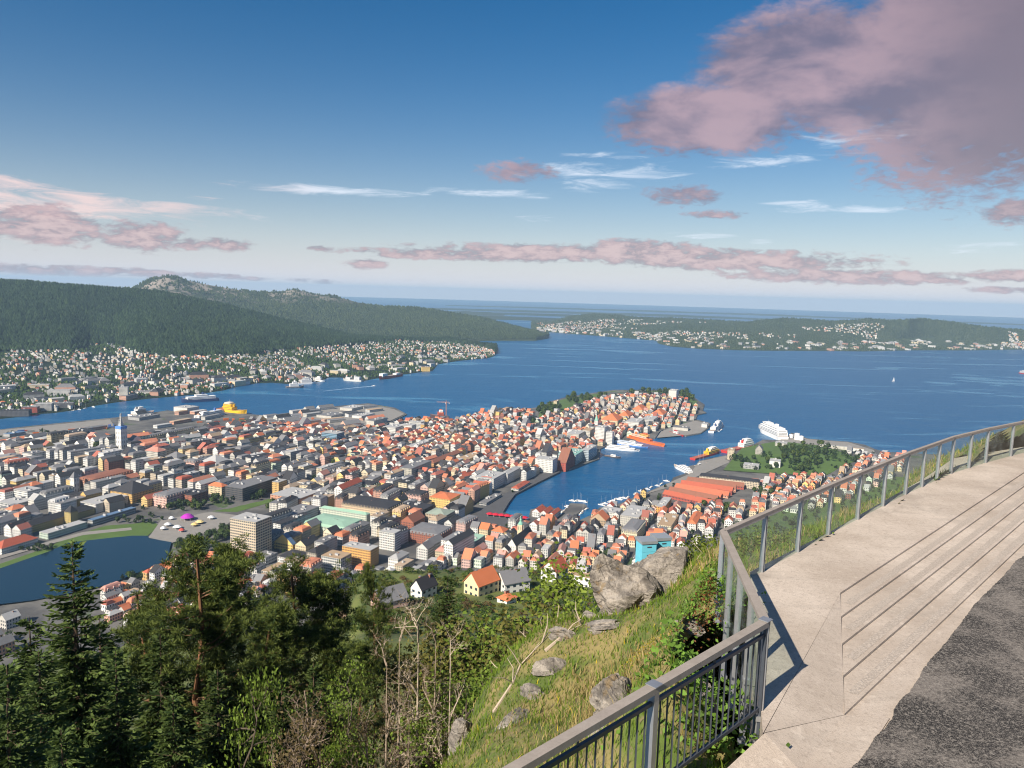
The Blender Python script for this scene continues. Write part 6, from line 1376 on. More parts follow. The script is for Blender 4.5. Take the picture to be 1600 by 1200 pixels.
for k, (px, py, d, m, w, l) in enumerate([(-30, 985, 24, 1, 1.1, 'broad dark spruce at the lower left corner'), (45, 955, 40, 1, 1.0, 'spruce behind the tall spruce at the left edge'), (180, 1010, 21, 0, 1.0, 'green drooping spruce at the bottom, right of the tall spruce'), (10, 1090, 16, 1, 1.1, 'near spruce boughs in the bottom left corner'),
                                         (250, 985, 34, 1, 1.0, 'dark spruce between the tall spruce and the first pine'), (700, 893, 52, 1, .8, 'dark conifer standing behind the bare birches'), (440, 1050, 30, 1, 1.0, 'shaded spruce in the dark middle of the wood'), (95, 1130, 14, 0, 1.0, 'nearest spruce tip at the bottom edge'), (340, 1040, 27, 1, 1.0, 'shaded spruce below the orange-barked pine'), (60, 1010, 27, 0, 1.1, 'full spruce just left below the tall spruce'), (155, 960, 36, 1, 1.1, 'spruce top right behind the tall spruce'), (270, 1080, 20, 0, 1.1, 'near drooping spruce at the bottom, centre left'), (400, 1010, 36, 1, 1.1, 'dark spruce behind the yellow-green sapling'), (490, 1030, 32, 1, 1.0, 'dark spruce behind the forked leafless tree'), (10, 1030, 20, 0, 1.2, 'wide spruce on the left edge')]):
    put_tree('spruce_tree', l, px, py, d, SPR[m], (22, 20)[m], wide=w)
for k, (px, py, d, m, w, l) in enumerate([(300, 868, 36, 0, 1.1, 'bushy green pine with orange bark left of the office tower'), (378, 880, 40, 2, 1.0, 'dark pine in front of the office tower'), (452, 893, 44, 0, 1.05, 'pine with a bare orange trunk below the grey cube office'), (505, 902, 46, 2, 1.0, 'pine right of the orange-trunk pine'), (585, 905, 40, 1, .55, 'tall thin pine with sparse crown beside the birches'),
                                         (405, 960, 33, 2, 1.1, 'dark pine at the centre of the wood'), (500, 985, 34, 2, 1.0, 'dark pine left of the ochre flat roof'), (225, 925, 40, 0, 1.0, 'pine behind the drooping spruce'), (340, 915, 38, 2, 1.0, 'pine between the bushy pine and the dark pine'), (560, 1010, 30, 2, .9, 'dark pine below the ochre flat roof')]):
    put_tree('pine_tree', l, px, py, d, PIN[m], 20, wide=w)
LEA = [leafy_meshes(14, 3.6, 11, (.055, .095, .013), (.21, .30, .04)), leafy_meshes(14, 3.4, 12, (.065, .105, .014), (.25, .33, .04)), leafy_meshes(12, 3.2, 13, (.075, .080, .018), (.22, .20, .05), per=11)]
for k, (px, py, d, m, w, l) in enumerate([(740, 965, 44, 0, 1.3, 'green leafy tree right of the dark conifer'), (790, 948, 48, 0, 1.3, 'leafy tree below the grey-roofed hill house'), (835, 962, 42, 2, 1.3, 'olive-brown leafy tree in the middle of the copse'), (885, 928, 48, 1, 1.35, 'bright green leafy tree below the white red-roofed house'), (922, 948, 42, 0, 1.0, 'green leafy tree left of the large crag'),
                                         (770, 1000, 33, 0, 1.2, 'shaded leafy tree at the foot of the copse'), (830, 985, 33, 2, 1.2, 'brownish leafy tree just above the knoll crest'), (730, 1040, 27, 0, 1.1, 'dark leafy tree beside the birch trunks'), (890, 978, 34, 1, 1.0, 'light green leafy tree above the knoll crest'), (690, 985, 40, 2, 1.1, 'russet leafy tree behind the birch crowns'),
                                         (545, 1060, 26, 0, .65, 'yellow-green leafy tree right of the dark pines'), (372, 1075, 18, 0, .4, 'thin yellow-green sapling in the dark wood'), (640, 1010, 35, 2, 1.0, 'olive tree behind the bare trees')]):
    put_tree('leafy_tree', l, px, py, d, LEA[m], (14, 14, 12)[m], parts=LF, wide=w)
def bare_meshes(h, R, seed, bark, thick=.6):
    mb, tips = branch_tree(h, R, seed, .35, 4, bark, (3, 5), .13, thick=thick, spread=.42); g = np.random.default_rng(seed); p = np.repeat(tips, 2, 0)[::3] + g.normal(0, .2, (len(np.repeat(tips, 2, 0)[::3]), 3))
    c = np.array((.10, .075, .03)) * g.uniform(.6, 1.5, (len(p), 1)); return mb.mesh('trunk', M_BARK, True), leaf_cloud('leaves', p, .09, c, M_LEAVES, seed, .6)
BIR = [bare_meshes(16, 2.6, 21, (.42, .35, .27)), bare_meshes(16, 2.3, 22, (.30, .24, .18)), bare_meshes(10, 1.9, 23, (.22, .17, .13), .5)]
for k, (px, py, d, m, w, l) in enumerate([(655, 922, 27, 0, 1.0, 'tallest bare birch with a pale straight trunk'), (682, 945, 28, 1, .9, 'bare birch right of the tallest birch'), (625, 945, 29, 1, 1.0, 'twiggy bare tree left of the tallest birch'), (705, 980, 26, 0, .8, 'slim bare birch beside the green copse'), (605, 985, 24, 1, .9, 'greyish bare tree in front of the thin pine'), (500, 1070, 17, 2, 1.0, 'forked leafless tree in the dark wood'),
                                         (575, 1100, 18, 2, .9, 'small leafless tree with tangled twigs'), (470, 1120, 15, 2, .9, 'low leafless tree at the bottom edge'), (640, 1080, 20, 1, .7, 'slender bare stem at the knoll foot')]):
    put_tree('bare_tree', l, px, py, d, BIR[m], (16, 16, 10)[m], parts=LF, wide=w)

# ---- houses on the hill shoulder
def hill_house(label, px, py, w, d, h, wall, roof, kind, rz, rh=None, nw=(3, 2), name='hill_house'):
    q = GH(px, py); make_building(name, label, 'house', q[0], q[1], q[2] - .6, math.radians(rz), w, d, h, C[wall] if isinstance(wall, str) else wall, C[roof], kind, rh, windows=(nw, 2, .42, .42))
hill_house('yellow house with steep orange roof on the hill shoulder', 752, 926, 8.5, 12, 5.5, 'cream', 't_orange', 'y', -42, 5.0, (3, 4))
hill_house('white house with dark grey roof and dormer next to the yellow hill house', 800, 921, 9, 12, 5, 'white', 't_grey', 'y', -60, 4.2, (3, 4))
hill_house('white gabled house with red-brown roof above the copse', 866, 905, 8, 10, 5.5, 'white', 't_red', 'y', -35, 4.5, (3, 3))
hill_house('modern white house with flat brown roof above the copse', 918, 915, 10, 8, 5.5, 'white', 't_tan', 'flat', -30, None, (4, 3))
hill_house('small white house with dark roof half hidden by the conifer', 662, 930, 6, 9, 4.5, 'white', 't_black', 'y', -35, 4, (2, 3))
hill_house('pink house with dark grey roof left of the bare birches', 608, 950, 8, 11, 4.5, 'pink', 't_grey', 'y', -50, 4, (3, 4))
hill_house('small shed with orange roof below the grey-roofed hill house', 792, 942, 5, 6, 2.8, 'white', 't_orange', 'hip', -40, 1.6, (1, 1), 'garden_shed')
hill_house('long house with ochre planted flat roof among the pines', 533, 985, 10, 15, 4.5, 'dgrey', 't_tan', 'flat', -28, None, (3, 4))
# scrub over the hill shoulder: one mass
def scrub():
    g = np.random.default_rng(5); P_, C_ = [], []; n = 0
    for _ in range(4000):
        if n >= 620: break
        px, py = g.uniform(470, 1010), g.uniform(868, 990); q = GH(px, py)
        if q[2] < 150 or not free(q[0], q[1], 3.5): continue
        n += 1; r = g.uniform(.7, 2.3) * (1.5 if g.uniform() < .15 else 1); k = int(55 * r); v = nrm(g.normal(size=(k, 3))) * r * g.uniform(.5, 1, (k, 1)); v[:, 2] = np.abs(v[:, 2]) * .85
        P_.append(v + q); c0 = np.array([(.045, .085, .016), (.085, .13, .022), (.13, .135, .03), (.12, .075, .03)][g.choice(4, p=(.42, .34, .14, .1))]); C_.append(c0 * g.uniform(.6, 1.35, (k, 1)))
    tag(link('hillside_scrub', leaf_cloud('hillside_scrub', np.concatenate(P_), .55, np.concatenate(C_), M_LEAVES, 5, .8, .6)), 'green scrub and bushes over the hill shoulder', 'bushes', kind='stuff')
scrub()

# ---- crowns for trees in the town and on the slopes
def town_tree_mesh(seed, c0, c1, n=230):
    g = np.random.default_rng(seed); v = nrm(g.normal(size=(n, 3))); r = g.uniform(.55, 1.05, (n, 1)) * (1 + .25 * fbm(v[:, 0] * 2 + seed, v[:, 1] * 2 + v[:, 2], .7)[:, None]); p = v * r * np.array([3.6, 3.6, 3.9]) + np.array([0, 0, 6.0]); p = p[p[:, 2] > 1.8]
    m = g.uniform(0, 1, (len(p), 1)); return leaf_cloud('crown', p, 1.75, np.array(c0) * (1 - m) + np.array(c1) * m, M_LEAVES, seed, .85, .3)
CROWN = [town_tree_mesh(51, (.022, .042, .010), (.065, .105, .022)), town_tree_mesh(52, (.030, .055, .012), (.085, .13, .026)), town_tree_mesh(53, (.018, .034, .010), (.050, .080, .020)), town_tree_mesh(54, (.045, .070, .014), (.12, .165, .03))]
_t = MB(); _t.tube([(0, 0, -1), (0, 0, 3), (.2, .1, 6)], [.32, .24, .1], 6, (.09, .07, .05)); TRUNK = _t.mesh('trunk', M_BARK)
TREES = []
def grove(px, py, rx, ry, n, s=1.0, hill_=False):
    g = random.Random(int(px * 3 + py)); k = 0
    for _ in range(n * 12):
        if k >= n: break
        a = g.uniform(0, 6.28); r = math.sqrt(g.random()); q = (GH if hill_ else GT)(px + rx * r * math.cos(a), py + ry * r * math.sin(a))
        if not hill_ and (inpoly(q[0], q[1], LAKE_W) or not inpoly(q[0], q[1], LAND_W)): continue
        if not free(q[0], q[1], 1.5): continue
        if any((q[0] - t_[0]) ** 2 + (q[1] - t_[1]) ** 2 < (4.2 * s) ** 2 for t_ in TREES[-60:]): continue
        TREES.append((q[0], q[1], q[2] - .8, s * g.uniform(.75, 1.2), g.randrange(3) if g.random() < .8 else 3)); k += 1
for a in ((160, 694, 21, 10, 14, 1.3), (310, 858, 34, 16, 26, 1.25), (345, 838, 14, 10, 10, 1.25), (285, 792, 38, 6, 20, 1.0), (350, 784, 26, 6, 12, 1.0), (395, 778, 14, 6, 6, 1.0), (215, 812, 40, 7, 12, .8), (60, 858, 60, 5, 10, .7), (185, 902, 55, 4, 13, .7), (25, 697, 26, 8, 9, 1.1), (75, 676, 13, 6, 6, 1.2), (212, 687, 14, 6, 7, 1.1), (92, 706, 6, 4, 3, 1.1), (100, 751, 6, 4, 3, 1.2),
          (525, 719, 12, 8, 7, 1.35), (593, 710, 14, 6, 8, 1.3), (560, 701, 10, 4, 4, 1.1), (519, 832, 7, 6, 3, 1.3), (407, 770, 8, 8, 4, 1.3), (425, 793, 10, 5, 5, 1.0), (822, 662, 16, 10, 20, 1.5), (858, 643, 20, 9, 26, 1.7), (908, 627, 22, 6, 26, 1.9), (948, 624, 13, 5, 14, 1.9), (1012, 615, 36, 4, 26, 2.0), (1070, 622, 16, 8, 30, 2.1), (870, 685, 8, 6, 4, 1.0), (1062, 655, 8, 3, 4, 1.0),
          (1160, 720, 20, 5, 9, 1.2), (1262, 704, 50, 9, 44, 1.3), (1250, 726, 40, 12, 34, 1.15), (1325, 716, 24, 8, 14, 1.1), (1185, 728, 30, 8, 12, 1.1), (1250, 714, 62, 15, 50, 1.25), (1200, 770, 24, 9, 16, 1.1), (1110, 788, 12, 6, 6, 1.1), (1142, 800, 14, 8, 9, 1.1), (770, 690, 40, 14, 8, .8), (690, 735, 50, 14, 6, .8), (250, 750, 90, 18, 8, .8)):
    grove(*a)
TOWN_N = len(TREES)
for a in ((960, 870, 27, 9, 9, 1.0, True), (880, 880, 30, 6, 5, .8, True), (1250, 830, 60, 25, 16, .9, True), (1360, 770, 60, 22, 16, .9, True), (1450, 735, 50, 12, 10, 1.0, True), (1130, 826, 40, 8, 8, .9, True)):
    grove(*a)
TREES_ALL = TREES; TREES = sorted(TREES_ALL, key=lambda q: q[3] ** 2 / (q[0] ** 2 + q[1] ** 2), reverse=True)[:300]
_one = set(TREES); extra = [q for q in TREES_ALL if q not in _one]
def street_trees():
    g = np.random.default_rng(77); hx = np.array([(q['x'], q['y']) for q in HOUSES]); out = [(q[0], q[1], q[2], q[3]) for q in extra]
    for poly, ang, roofs, *_ in QUARTERS:
        if roofs == 'ind': continue
        pw = np.array([GT(px, py, 0)[:2] for px, py in poly]); n = int(np.ptp(pw[:, 0]) * np.ptp(pw[:, 1]) / 900)
        x = g.uniform(pw[:, 0].min(), pw[:, 0].max(), n); y = g.uniform(pw[:, 1].min(), pw[:, 1].max(), n); k = inpoly(x, y, pw) & inpoly(x, y, LAND_W) & ~inpoly(x, y, LAKE_W) & (fbm(x, y, 90) > -.1)
        for a, b_ in zip(x[k], y[k]):
            if np.min((hx[:, 0] - a) ** 2 + (hx[:, 1] - b_) ** 2) > 64 and free(a, b_, 2.0): out.append((a, b_, float(ZT(a, b_)) - .8, g.uniform(.45, .95)))
    for px, py in zip(g.uniform(1150, 1560, 420), g.uniform(742, 880, 420)):
        q = GT(px, py)
        if py > 1165 - .31 * px and free(q[0], q[1], 2) and np.min((hx[:, 0] - q[0]) ** 2 + (hx[:, 1] - q[1]) ** 2) > 64: out.append((q[0], q[1], q[2] - .5, g.uniform(.6, 1.2)))
    P_, C_ = [], []
    for x, y, z, s_ in out:
        k = 46; v = nrm(g.normal(size=(k, 3))) * g.uniform(.5, 1.05, (k, 1)) * np.array([3.6, 3.6, 3.9]) * s_ + np.array([x, y, z + 5.2 * s_]); P_.append(v); C_.append(np.array((.030, .055, .013)) * g.uniform(.5, 1.0) * g.uniform(.6, 2.0, (k, 1)))
    tag(link('street_trees', leaf_cloud('street_trees', np.concatenate(P_), 2.0, np.concatenate(C_), M_LEAVES, 6, .85, .3)), 'small trees in yards and streets between the town houses', 'trees', kind='stuff')
street_trees()
TW = ('dark green', 'mid green', 'deep shaded green', 'light green')
tl_ = rank_labels([(TW[q[4]], q[0], q[1]) for q in TREES], lambda k, o, l: '%s tree, %s to the %s' % (k, o, l))
for q, l in zip(TREES, tl_):
    t = empty('broadleaf_tree', (q[0], q[1], q[2]), l, 'tree', 'broadleaf trees in and around the town', (q[0] * 3.7) % 6.28); t.scale = (q[3], q[3], q[3] * (.85 + .3 * ((q[1] * .37) % 1)))
    link('trunk', TRUNK, t); link('crown', CROWN[q[4]], t)

# ================================================================== SHIPS, CRANES, MARKET
M_PAINT = attr_mat('ship_paint', .45, .10, .25, .4)
WHT, NAVY, RED_, ORG, YEL, GRY = (.78, .78, .77), (.03, .06, .16), (.48, .035, .03), (.72, .16, .04), (.80, .48, .02), (.35, .36, .38)
def ship(label, bow, stern, beam, hull, free_, decks, funnel=None, masts=(), name='ship', cat='ship', z=.0, deck=(.30, .22, .18), group=None, maxl=400):
    """decks: (x0, x1, width share, z0, z1, colour) with x from stern 0 to bow 1"""
    b, s = G(*bow, 1.0), G(*stern, 1.0); v = b - s; L = min(float(np.linalg.norm(v)), maxl); t = empty(name, (s[0], s[1], z), label, cat, group, math.atan2(v[1], v[0]))
    n = 14; secs = []
    for i in range(n + 1):
        f = i / n; wl = beam / 2 * min(1, (1 - max(0, (f - .68) / .32) ** 2.0)) * (.86 + .14 * min(1, f * 6)); wt = beam / 2 * min(1, (1 - max(0, (f - .76) / .245) ** 2.4)) if f < 1 else .05
        sh = free_ * (1 + .55 * max(0, (f - .6) / .4) ** 1.6); secs.append([(f * L * .97, -wl, -.8), (f * L * (1 if f < .9 else 1.0), -max(wt, .05), sh), (f * L, max(wt, .05), sh), (f * L * .97, wl, -.8)])
    mb = MB()
    for a, c in zip(secs, secs[1:]):
        mb.face([a[0], c[0], c[1], a[1]], hull); mb.face([a[2], c[2], c[3], a[3]], hull)
    mb.face(secs[0], hull); mb.build('hull', M_PAINT, t)
    mb = MB()
    for a, c in zip(secs, secs[1:]): mb.face([a[1], c[1], c[2], a[2]], deck)
    o = mb.build('deck', M_PAINT, t); o.location.z = -.15
    for x0, x1, w, z0, z1, col in decks:
        mb = MB(); X0, X1, y = x0 * L, x1 * L, beam / 2 * w; zz0, zz1 = free_ + z0, free_ + z1; k = min(1.5, (X1 - X0) * .12)
        mb.prism([(X0, -y), (X1 - k, -y), (X1, -y * .55), (X1, y * .55), (X1 - k, y), (X0, y)], zz0, zz1, col); so = mb.build('superstructure', M_PAINT, t)
        nl = max(1, int((z1 - z0) / 2.7)); wb = MB()
        for j in range(nl):
            h0 = zz0 + (j + .42) * (z1 - z0) / nl; h1 = h0 + .9; e = .04
            for sg in (-1, 1): wb.face([(X0 + .8, sg * (y + e), h0), (X1 - k - .5, sg * (y + e), h0), (X1 - k - .5, sg * (y + e), h1), (X0 + .8, sg * (y + e), h1)], (.03, .04, .06))
            wb.face([(X1 + e, -y * .5, h0), (X1 + e, y * .5, h0), (X1 + e, y * .5, h1), (X1 + e, -y * .5, h1)], (.03, .04, .06)); wb.face([(X0 - e, -y * .8, h0), (X0 - e, y * .8, h0), (X0 - e, y * .8, h1), (X0 - e, -y * .8, h1)], (.03, .04, .06))
        wb.build('window_band', M_PAINT, so)
    if funnel:
        x, z0, z1, col = funnel; mb = MB(); r = beam * .12; mb.prism([(x * L - r * 1.4, -r), (x * L + r * .8, -r), (x * L + r * 1.4, 0), (x * L + r * .8, r), (x * L - r * 1.4, r)], free_ + z0, free_ + z1, col); mb.build('funnel', M_PAINT, t)
    for x, z0, z1 in masts: mb = MB(); mb.tube([(x * L, 0, free_ + z0), (x * L, 0, free_ + z1)], [.16, .08], 5, (.7, .7, .7)); mb.beam((x * L, -1.2, free_ + z0 + (z1 - z0) * .7), (x * L, 1.2, free_ + z0 + (z1 - z0) * .7), .12, .12, (.7, .7, .7)); mb.build('mast', M_PAINT, t)
    return t
ship('large white cruise ship moored at the outer quay', (1188, 672), (1224, 688), 26, WHT, 9, [(.04, .88, .96, 0, 9, WHT), (.06, .82, .9, 9, 14, WHT), (.12, .74, .8, 14, 17.5, WHT), (.60, .78, .7, 17.5, 20, WHT)], (.3, 17, 24, WHT), ((.66, 19, 27),), 'cruise_ship')
ship('supply ship with red hull and white bridge at the castle quay', (1178, 697), (1131, 707), 17, RED_, 5.5, [(.55, .90, .9, 0, 8, WHT), (.60, .86, .8, 8, 13, WHT), (.66, .82, .7, 13, 16, WHT)], (.60, 8, 15, RED_), ((.74, 16, 24),), 'supply_ship', deck=(.40, .10, .06))
ship('red and yellow ship lying in front of the castle tower', (1125, 706), (1082, 718), 13, RED_, 4, [(.48, .88, .9, 0, 6, YEL), (.55, .82, .8, 6, 10, (.75, .65, .45)), (.6, .78, .7, 10, 12.5, WHT)], (.52, 6, 12, YEL), ((.68, 12, 19), (.2, 0, 14)), 'supply_ship', deck=(.42, .12, .06))
ship('long white motor yacht at the near quay', (1053, 728), (1082, 742), 11, WHT, 3.2, [(.10, .78, .88, 0, 3, WHT), (.16, .66, .75, 3, 5.8, WHT), (.24, .54, .6, 5.8, 8, WHT)], None, ((.4, 8, 13),), 'yacht', deck=(.5, .4, .3))
ship('white sailing ship with two tall masts beside the castle quay', (1104, 724), (1087, 729), 7, WHT, 2.5, [(.2, .45, .6, 0, 2.2, WHT)], None, ((.35, 0, 30), (.65, 0, 33)), 'sailing_ship')
ship('white coastal ship at the tip of the far pier', (1128, 664), (1111, 676), 14, WHT, 5, [(.15, .80, .9, 0, 6, WHT), (.4, .75, .8, 6, 11, WHT), (.52, .70, .7, 11, 14, WHT)], (.35, 6, 12, NAVY), ((.6, 14, 20),))
ship('small red ship at the near side of the far pier', (1068, 682), (1048, 675), 8, RED_, 3, [(.25, .55, .8, 0, 4.5, WHT), (.3, .48, .6, 4.5, 7, RED_)], None, ((.4, 7, 13),))
ship('long bright orange ship moored below the white waterfront blocks', (1039, 698), (983, 684), 16, ORG, 5, [(.05, .62, .85, 0, 4.5, ORG), (.12, .52, .78, 4.5, 9, (.75, .50, .38)), (.34, .55, .7, 9, 13, (.74, .40, .12)), (.40, .5, .55, 13, 15.5, ORG)], (.2, 9, 14, ORG), ((.46, 15, 23), (.7, 0, 13)), 'supply_ship', deck=(.55, .16, .07))
ship('white fast ferry with blue stripe, nearer of two at the quay', (1000, 705), (946, 700), 12, WHT, 2.6, [(.05, .86, .92, 0, 3.4, WHT), (.12, .70, .85, 3.4, 6.4, WHT), (.45, .68, .7, 6.4, 8.6, WHT)], None, ((.4, 8, 13),), 'fast_ferry')
ship('white and blue fast ferry, farther of two at the quay', (1013, 700), (958, 692), 12, (.10, .22, .52), 2.8, [(.05, .84, .9, 0, 3.6, WHT), (.14, .66, .8, 3.6, 6.6, (.55, .62, .72)), (.48, .64, .7, 6.6, 9, WHT)], None, ((.3, 6, 12),), 'fast_ferry')
ship('dark workboat at the low harbour pier', (970, 716), (945, 712), 8, (.06, .06, .07), 2.5, [(.4, .7, .7, 0, 3.5, WHT)], None, ((.5, 3, 9),), 'workboat', 'boat')
ship('bright yellow offshore ship in the left channel', (386, 647), (350, 643), 22, YEL, 8, [(.05, .48, .9, 0, 8, YEL), (.08, .42, .8, 8, 15, YEL), (.12, .36, .7, 15, 19, (.75, .70, .6))], (.42, 8, 14, YEL), ((.25, 19, 27),), 'offshore_ship', deck=(.60, .36, .03))
ship('white ship with raked bridge moored left of the ferry terminal', (241, 646), (203, 651), 18, WHT, 6, [(.12, .70, .9, 0, 6, WHT), (.24, .60, .8, 6, 12, WHT), (.32, .52, .65, 12, 16, WHT)], (.28, 10, 17, GRY), ((.42, 16, 23),))
ship('white and pale blue ferry in front of the ferry terminal', (297, 659), (348, 648), 17, (.62, .68, .76), 6, [(.05, .82, .92, 0, 6, WHT), (.10, .70, .85, 6, 10, WHT), (.5, .68, .7, 10, 13, WHT)], (.25, 10, 17, (.1, .2, .5)), ((.6, 13, 19),), 'ferry')
ship('dark-hulled ferry behind the ferry terminal', (282, 629), (340, 625), 20, NAVY, 8, [(.08, .85, .92, 0, 7, WHT), (.3, .62, .8, 7, 12, WHT)], (.4, 10, 18, NAVY), ((.5, 12, 20),), 'ferry')
ship('red and dark ship in the small dock behind the tower crane', (672, 652), (695, 652), 15, (.10, .06, .06), 7, [(.08, .5, .9, 0, 8, (.45, .10, .05)), (.14, .4, .7, 8, 13, WHT)], (.3, 8, 15, ORG), ((.6, 0, 14),))
ship('long red ship at the shipyard pier across the channel', (592, 593), (626, 587), 20, RED_, 9, [(.70, .92, .8, 0, 12, WHT), (.1, .3, .8, 0, 5, WHT)], None, ((.5, 0, 16),))
ship('dark-hulled white ship below the harbour crane', (475, 605), (447, 606), 16, (.12, .13, .15), 5, [(.2, .7, .9, 0, 9, WHT), (.35, .6, .7, 9, 15, WHT)], None, ((.5, 15, 24),))
ship('white ship beside the harbour crane', (494, 599), (466, 600), 16, WHT, 6, [(.15, .75, .9, 0, 9, WHT), (.3, .6, .75, 9, 15, WHT)], (.3, 9, 17, GRY), ())
ship('white vessel right of the harbour crane ships', (508, 596), (490, 595), 14, WHT, 5, [(.2, .7, .9, 0, 8, WHT), (.35, .6, .7, 8, 13, WHT)], None, ((.4, 13, 20),))
ship('pale vessel left of the long red ship', (536, 594), (566, 596), 18, (.55, .55, .52), 6, [(.1, .4, .9, 0, 10, WHT), (.6, .85, .7, 0, 6, WHT)], None, ((.5, 0, 18),))
ship('white ferry with red hull entering at the right edge', (1606, 585), (1594, 583), 16, RED_, 5, [(.1, .85, .9, 0, 9, WHT), (.4, .7, .7, 9, 13, WHT)], None, (), 'ferry')
# small craft
M_WAKE = basic('wake_foam', (.34, .48, .62), .5, vscale=.05, var=.3)
def boat(name, label, px, py, L, beam, rz, mast=0, sail=False, group=None, hull=WHT):
    p = G(px, py, .5); t = empty(name, (p[0], p[1], 0), label, 'boat', group, rz); mb = MB(); n = 8; S_ = []
    for i in range(n + 1): f = i / n; w = beam / 2 * (1 - max(0, (f - .45) / .55) ** 2) * (.8 + .2 * min(1, f * 4)) + .03; S_.append([(f * L - L / 2, -w * .8, -.3), (f * L - L / 2, -w, 1.0 + .4 * f), (f * L - L / 2, w, 1.0 + .4 * f), (f * L - L / 2, w * .8, -.3)])
    for a, c in zip(S_, S_[1:]): mb.face([a[0], c[0], c[1], a[1]], hull); mb.face([a[2], c[2], c[3], a[3]], hull); mb.face([a[1], c[1], c[2], a[2]], (.5, .42, .32))
    mb.face(S_[0], hull); mb.build('hull', M_PAINT, t); mb = MB(); mb.box(-L * .2, L * .18, -beam * .28, beam * .28, 1.0, 2.1 if mast else 2.8, WHT); mb.build('cabin', M_PAINT, t)
    if mast: mb = MB(); mb.tube([(L * .08, 0, 1), (L * .08, 0, mast)], [.09, .06], 5, (.75, .75, .75)); mb.beam((L * .08, 0, 2.6), (-L * .38, 0, 2.6), .16, .16, (.6, .6, .6)); mb.build('mast', M_PAINT, t)
    if sail: mb = MB(); mb.face([(L * .07, .05, 2.8), (-L * .40, .35, 2.8), (L * .07, .05, mast)], WHT); mb.face([(L * .1, .0, mast * .9), (L * .5, .0, 1.4), (L * .12, .3, 1.6)], WHT); mb.build('sail', M_PAINT, t)
    return t
boat('sailboat', 'lone white sailboat out on the open fjord', 1396, 596, 16, 4.5, .4, 21, True)
boat('motorboat', 'white motorboat drawing a wake in the left channel', 584, 603, 16, 5, .25)
def wake(label, pix, w0, w1):
    V, Q = [], []; pts = [G(px, py, .03) for px, py in pix]
    for i, p in enumerate(pts):
        d = pts[min(i + 1, len(pts) - 1)] - pts[max(i - 1, 0)]; n = np.array([-d[1], d[0]]) / np.linalg.norm(d); w = w0 + (w1 - w0) * i / (len(pts) - 1); V += [(*(p + n * w), .05), (*(p - n * w), .05)]
    Q = [(2 * i, 2 * i + 1, 2 * i + 3, 2 * i + 2) for i in range(len(pts) - 1)]; tag(link('wake', mesh_np('wake', V, Q=Q, mat=M_WAKE)), label, kind='structure')
wake('foaming wake behind the motorboat in the left channel', [(583, 603.4), (560, 605.3), (535, 608), (505, 611.2)], 5, 2)
mb_ = []
_r = random.Random(9)
for x0, y0, x1, y1, n in ((893, 784, 915, 786, 5), (878, 803, 890, 792, 4), (918, 795, 905, 806, 3), (935, 792, 985, 777, 7), (990, 774, 1045, 752, 7), (955, 783, 975, 781, 2), (1118, 676, 1128, 672, 2), (110, 644, 150, 637, 4)):
    for k in range(n): f = (k + .5) / n; mb_.append((x0 + (x1 - x0) * f + _r.uniform(-2, 2), y0 + (y1 - y0) * f - 1.5 + _r.uniform(-.6, .6), _r.random() < .6))
bl = rank_labels([('white sailboat' if q[2] else 'white motorboat', *G(q[0], q[1], .5)) for q in mb_], lambda k, o, l: 'small %s moored at the quay, %s to the %s' % (k, o, l))
for (px, py, sl), l in zip(mb_, bl): boat('sailboat' if sl else 'motorboat', l, px, py, _r.uniform(9, 14), 3.4, _r.choice((.9, 1.2, 2.6, -.5)), _r.uniform(12, 17) if sl else 0, group='small boats moored in the harbour')
# tower crane and harbour crane
def crane(name, label, px, py, h, jib, back, rz, col, lattice=2.0):
    p = GT(px, py, 0); t = empty(name, p, label, 'crane', None, rz); q = lattice / 2
    mb = MB()
    for a in (-q, q):
        for b_ in (-q, q): mb.beam((a, b_, -1), (a, b_, h), .28, .28, col)
    k = int(h / 3)
    for i in range(k):
        z0, z1 = h * i / k, h * (i + 1) / k
        for s_ in (-q, q): mb.beam((-q, s_, z0), (q, s_, z1), .16, .16, col); mb.beam((s_, -q, z0), (s_, q, z1), .16, .16, col)
    mb.build('mast', M_PAINT, t); mb = MB()
    for s_ in (-.6, .6): mb.beam((-back, s_, h), (jib, s_, h), .3, .3, col)
    mb.beam((0, 0, h + 1.8), (jib * .95, 0, h + .9), .25, .25, col)
    for i in range(int(jib / 3)): mb.beam((i * 3, .6, h), (i * 3 + 1.5, 0, h + 1.4), .14, .14, col); mb.beam((i * 3 + 1.5, 0, h + 1.4), (i * 3 + 3, -.6, h), .14, .14, col)
    mb.build('jib', M_PAINT, t); mb = MB(); mb.box(-back, -back + 3, -1, 1, h - 2.2, h, (.35, .35, .35), True); mb.build('counterweight', M_PAINT, t); mb = MB(); mb.box(.8, 2.6, -1, 1, h - 2.4, h - .2, WHT, True); mb.build('cab', M_PAINT, t)
    mb = MB(); mb.beam((0, 0, h), (0, 0, h + 5), .6, .6, col); mb.beam((0, 0, h + 5), (jib * .6, 0, h + .9), .12, .12, col); mb.beam((0, 0, h + 5), (-back, 0, h + .3), .12, .12, col); mb.build('head_frame', M_PAINT, t)
crane('tower_crane', 'tall rust-coloured tower crane at the water beside the apartment towers', 697, 656, 44, 26, 9, 2.95, (.45, .20, .10), 2.2)
crane('harbour_crane', 'brown lattice harbour crane across the channel', 446, 598, 55, 18, 9, .6, (.28, .17, .09), 5)
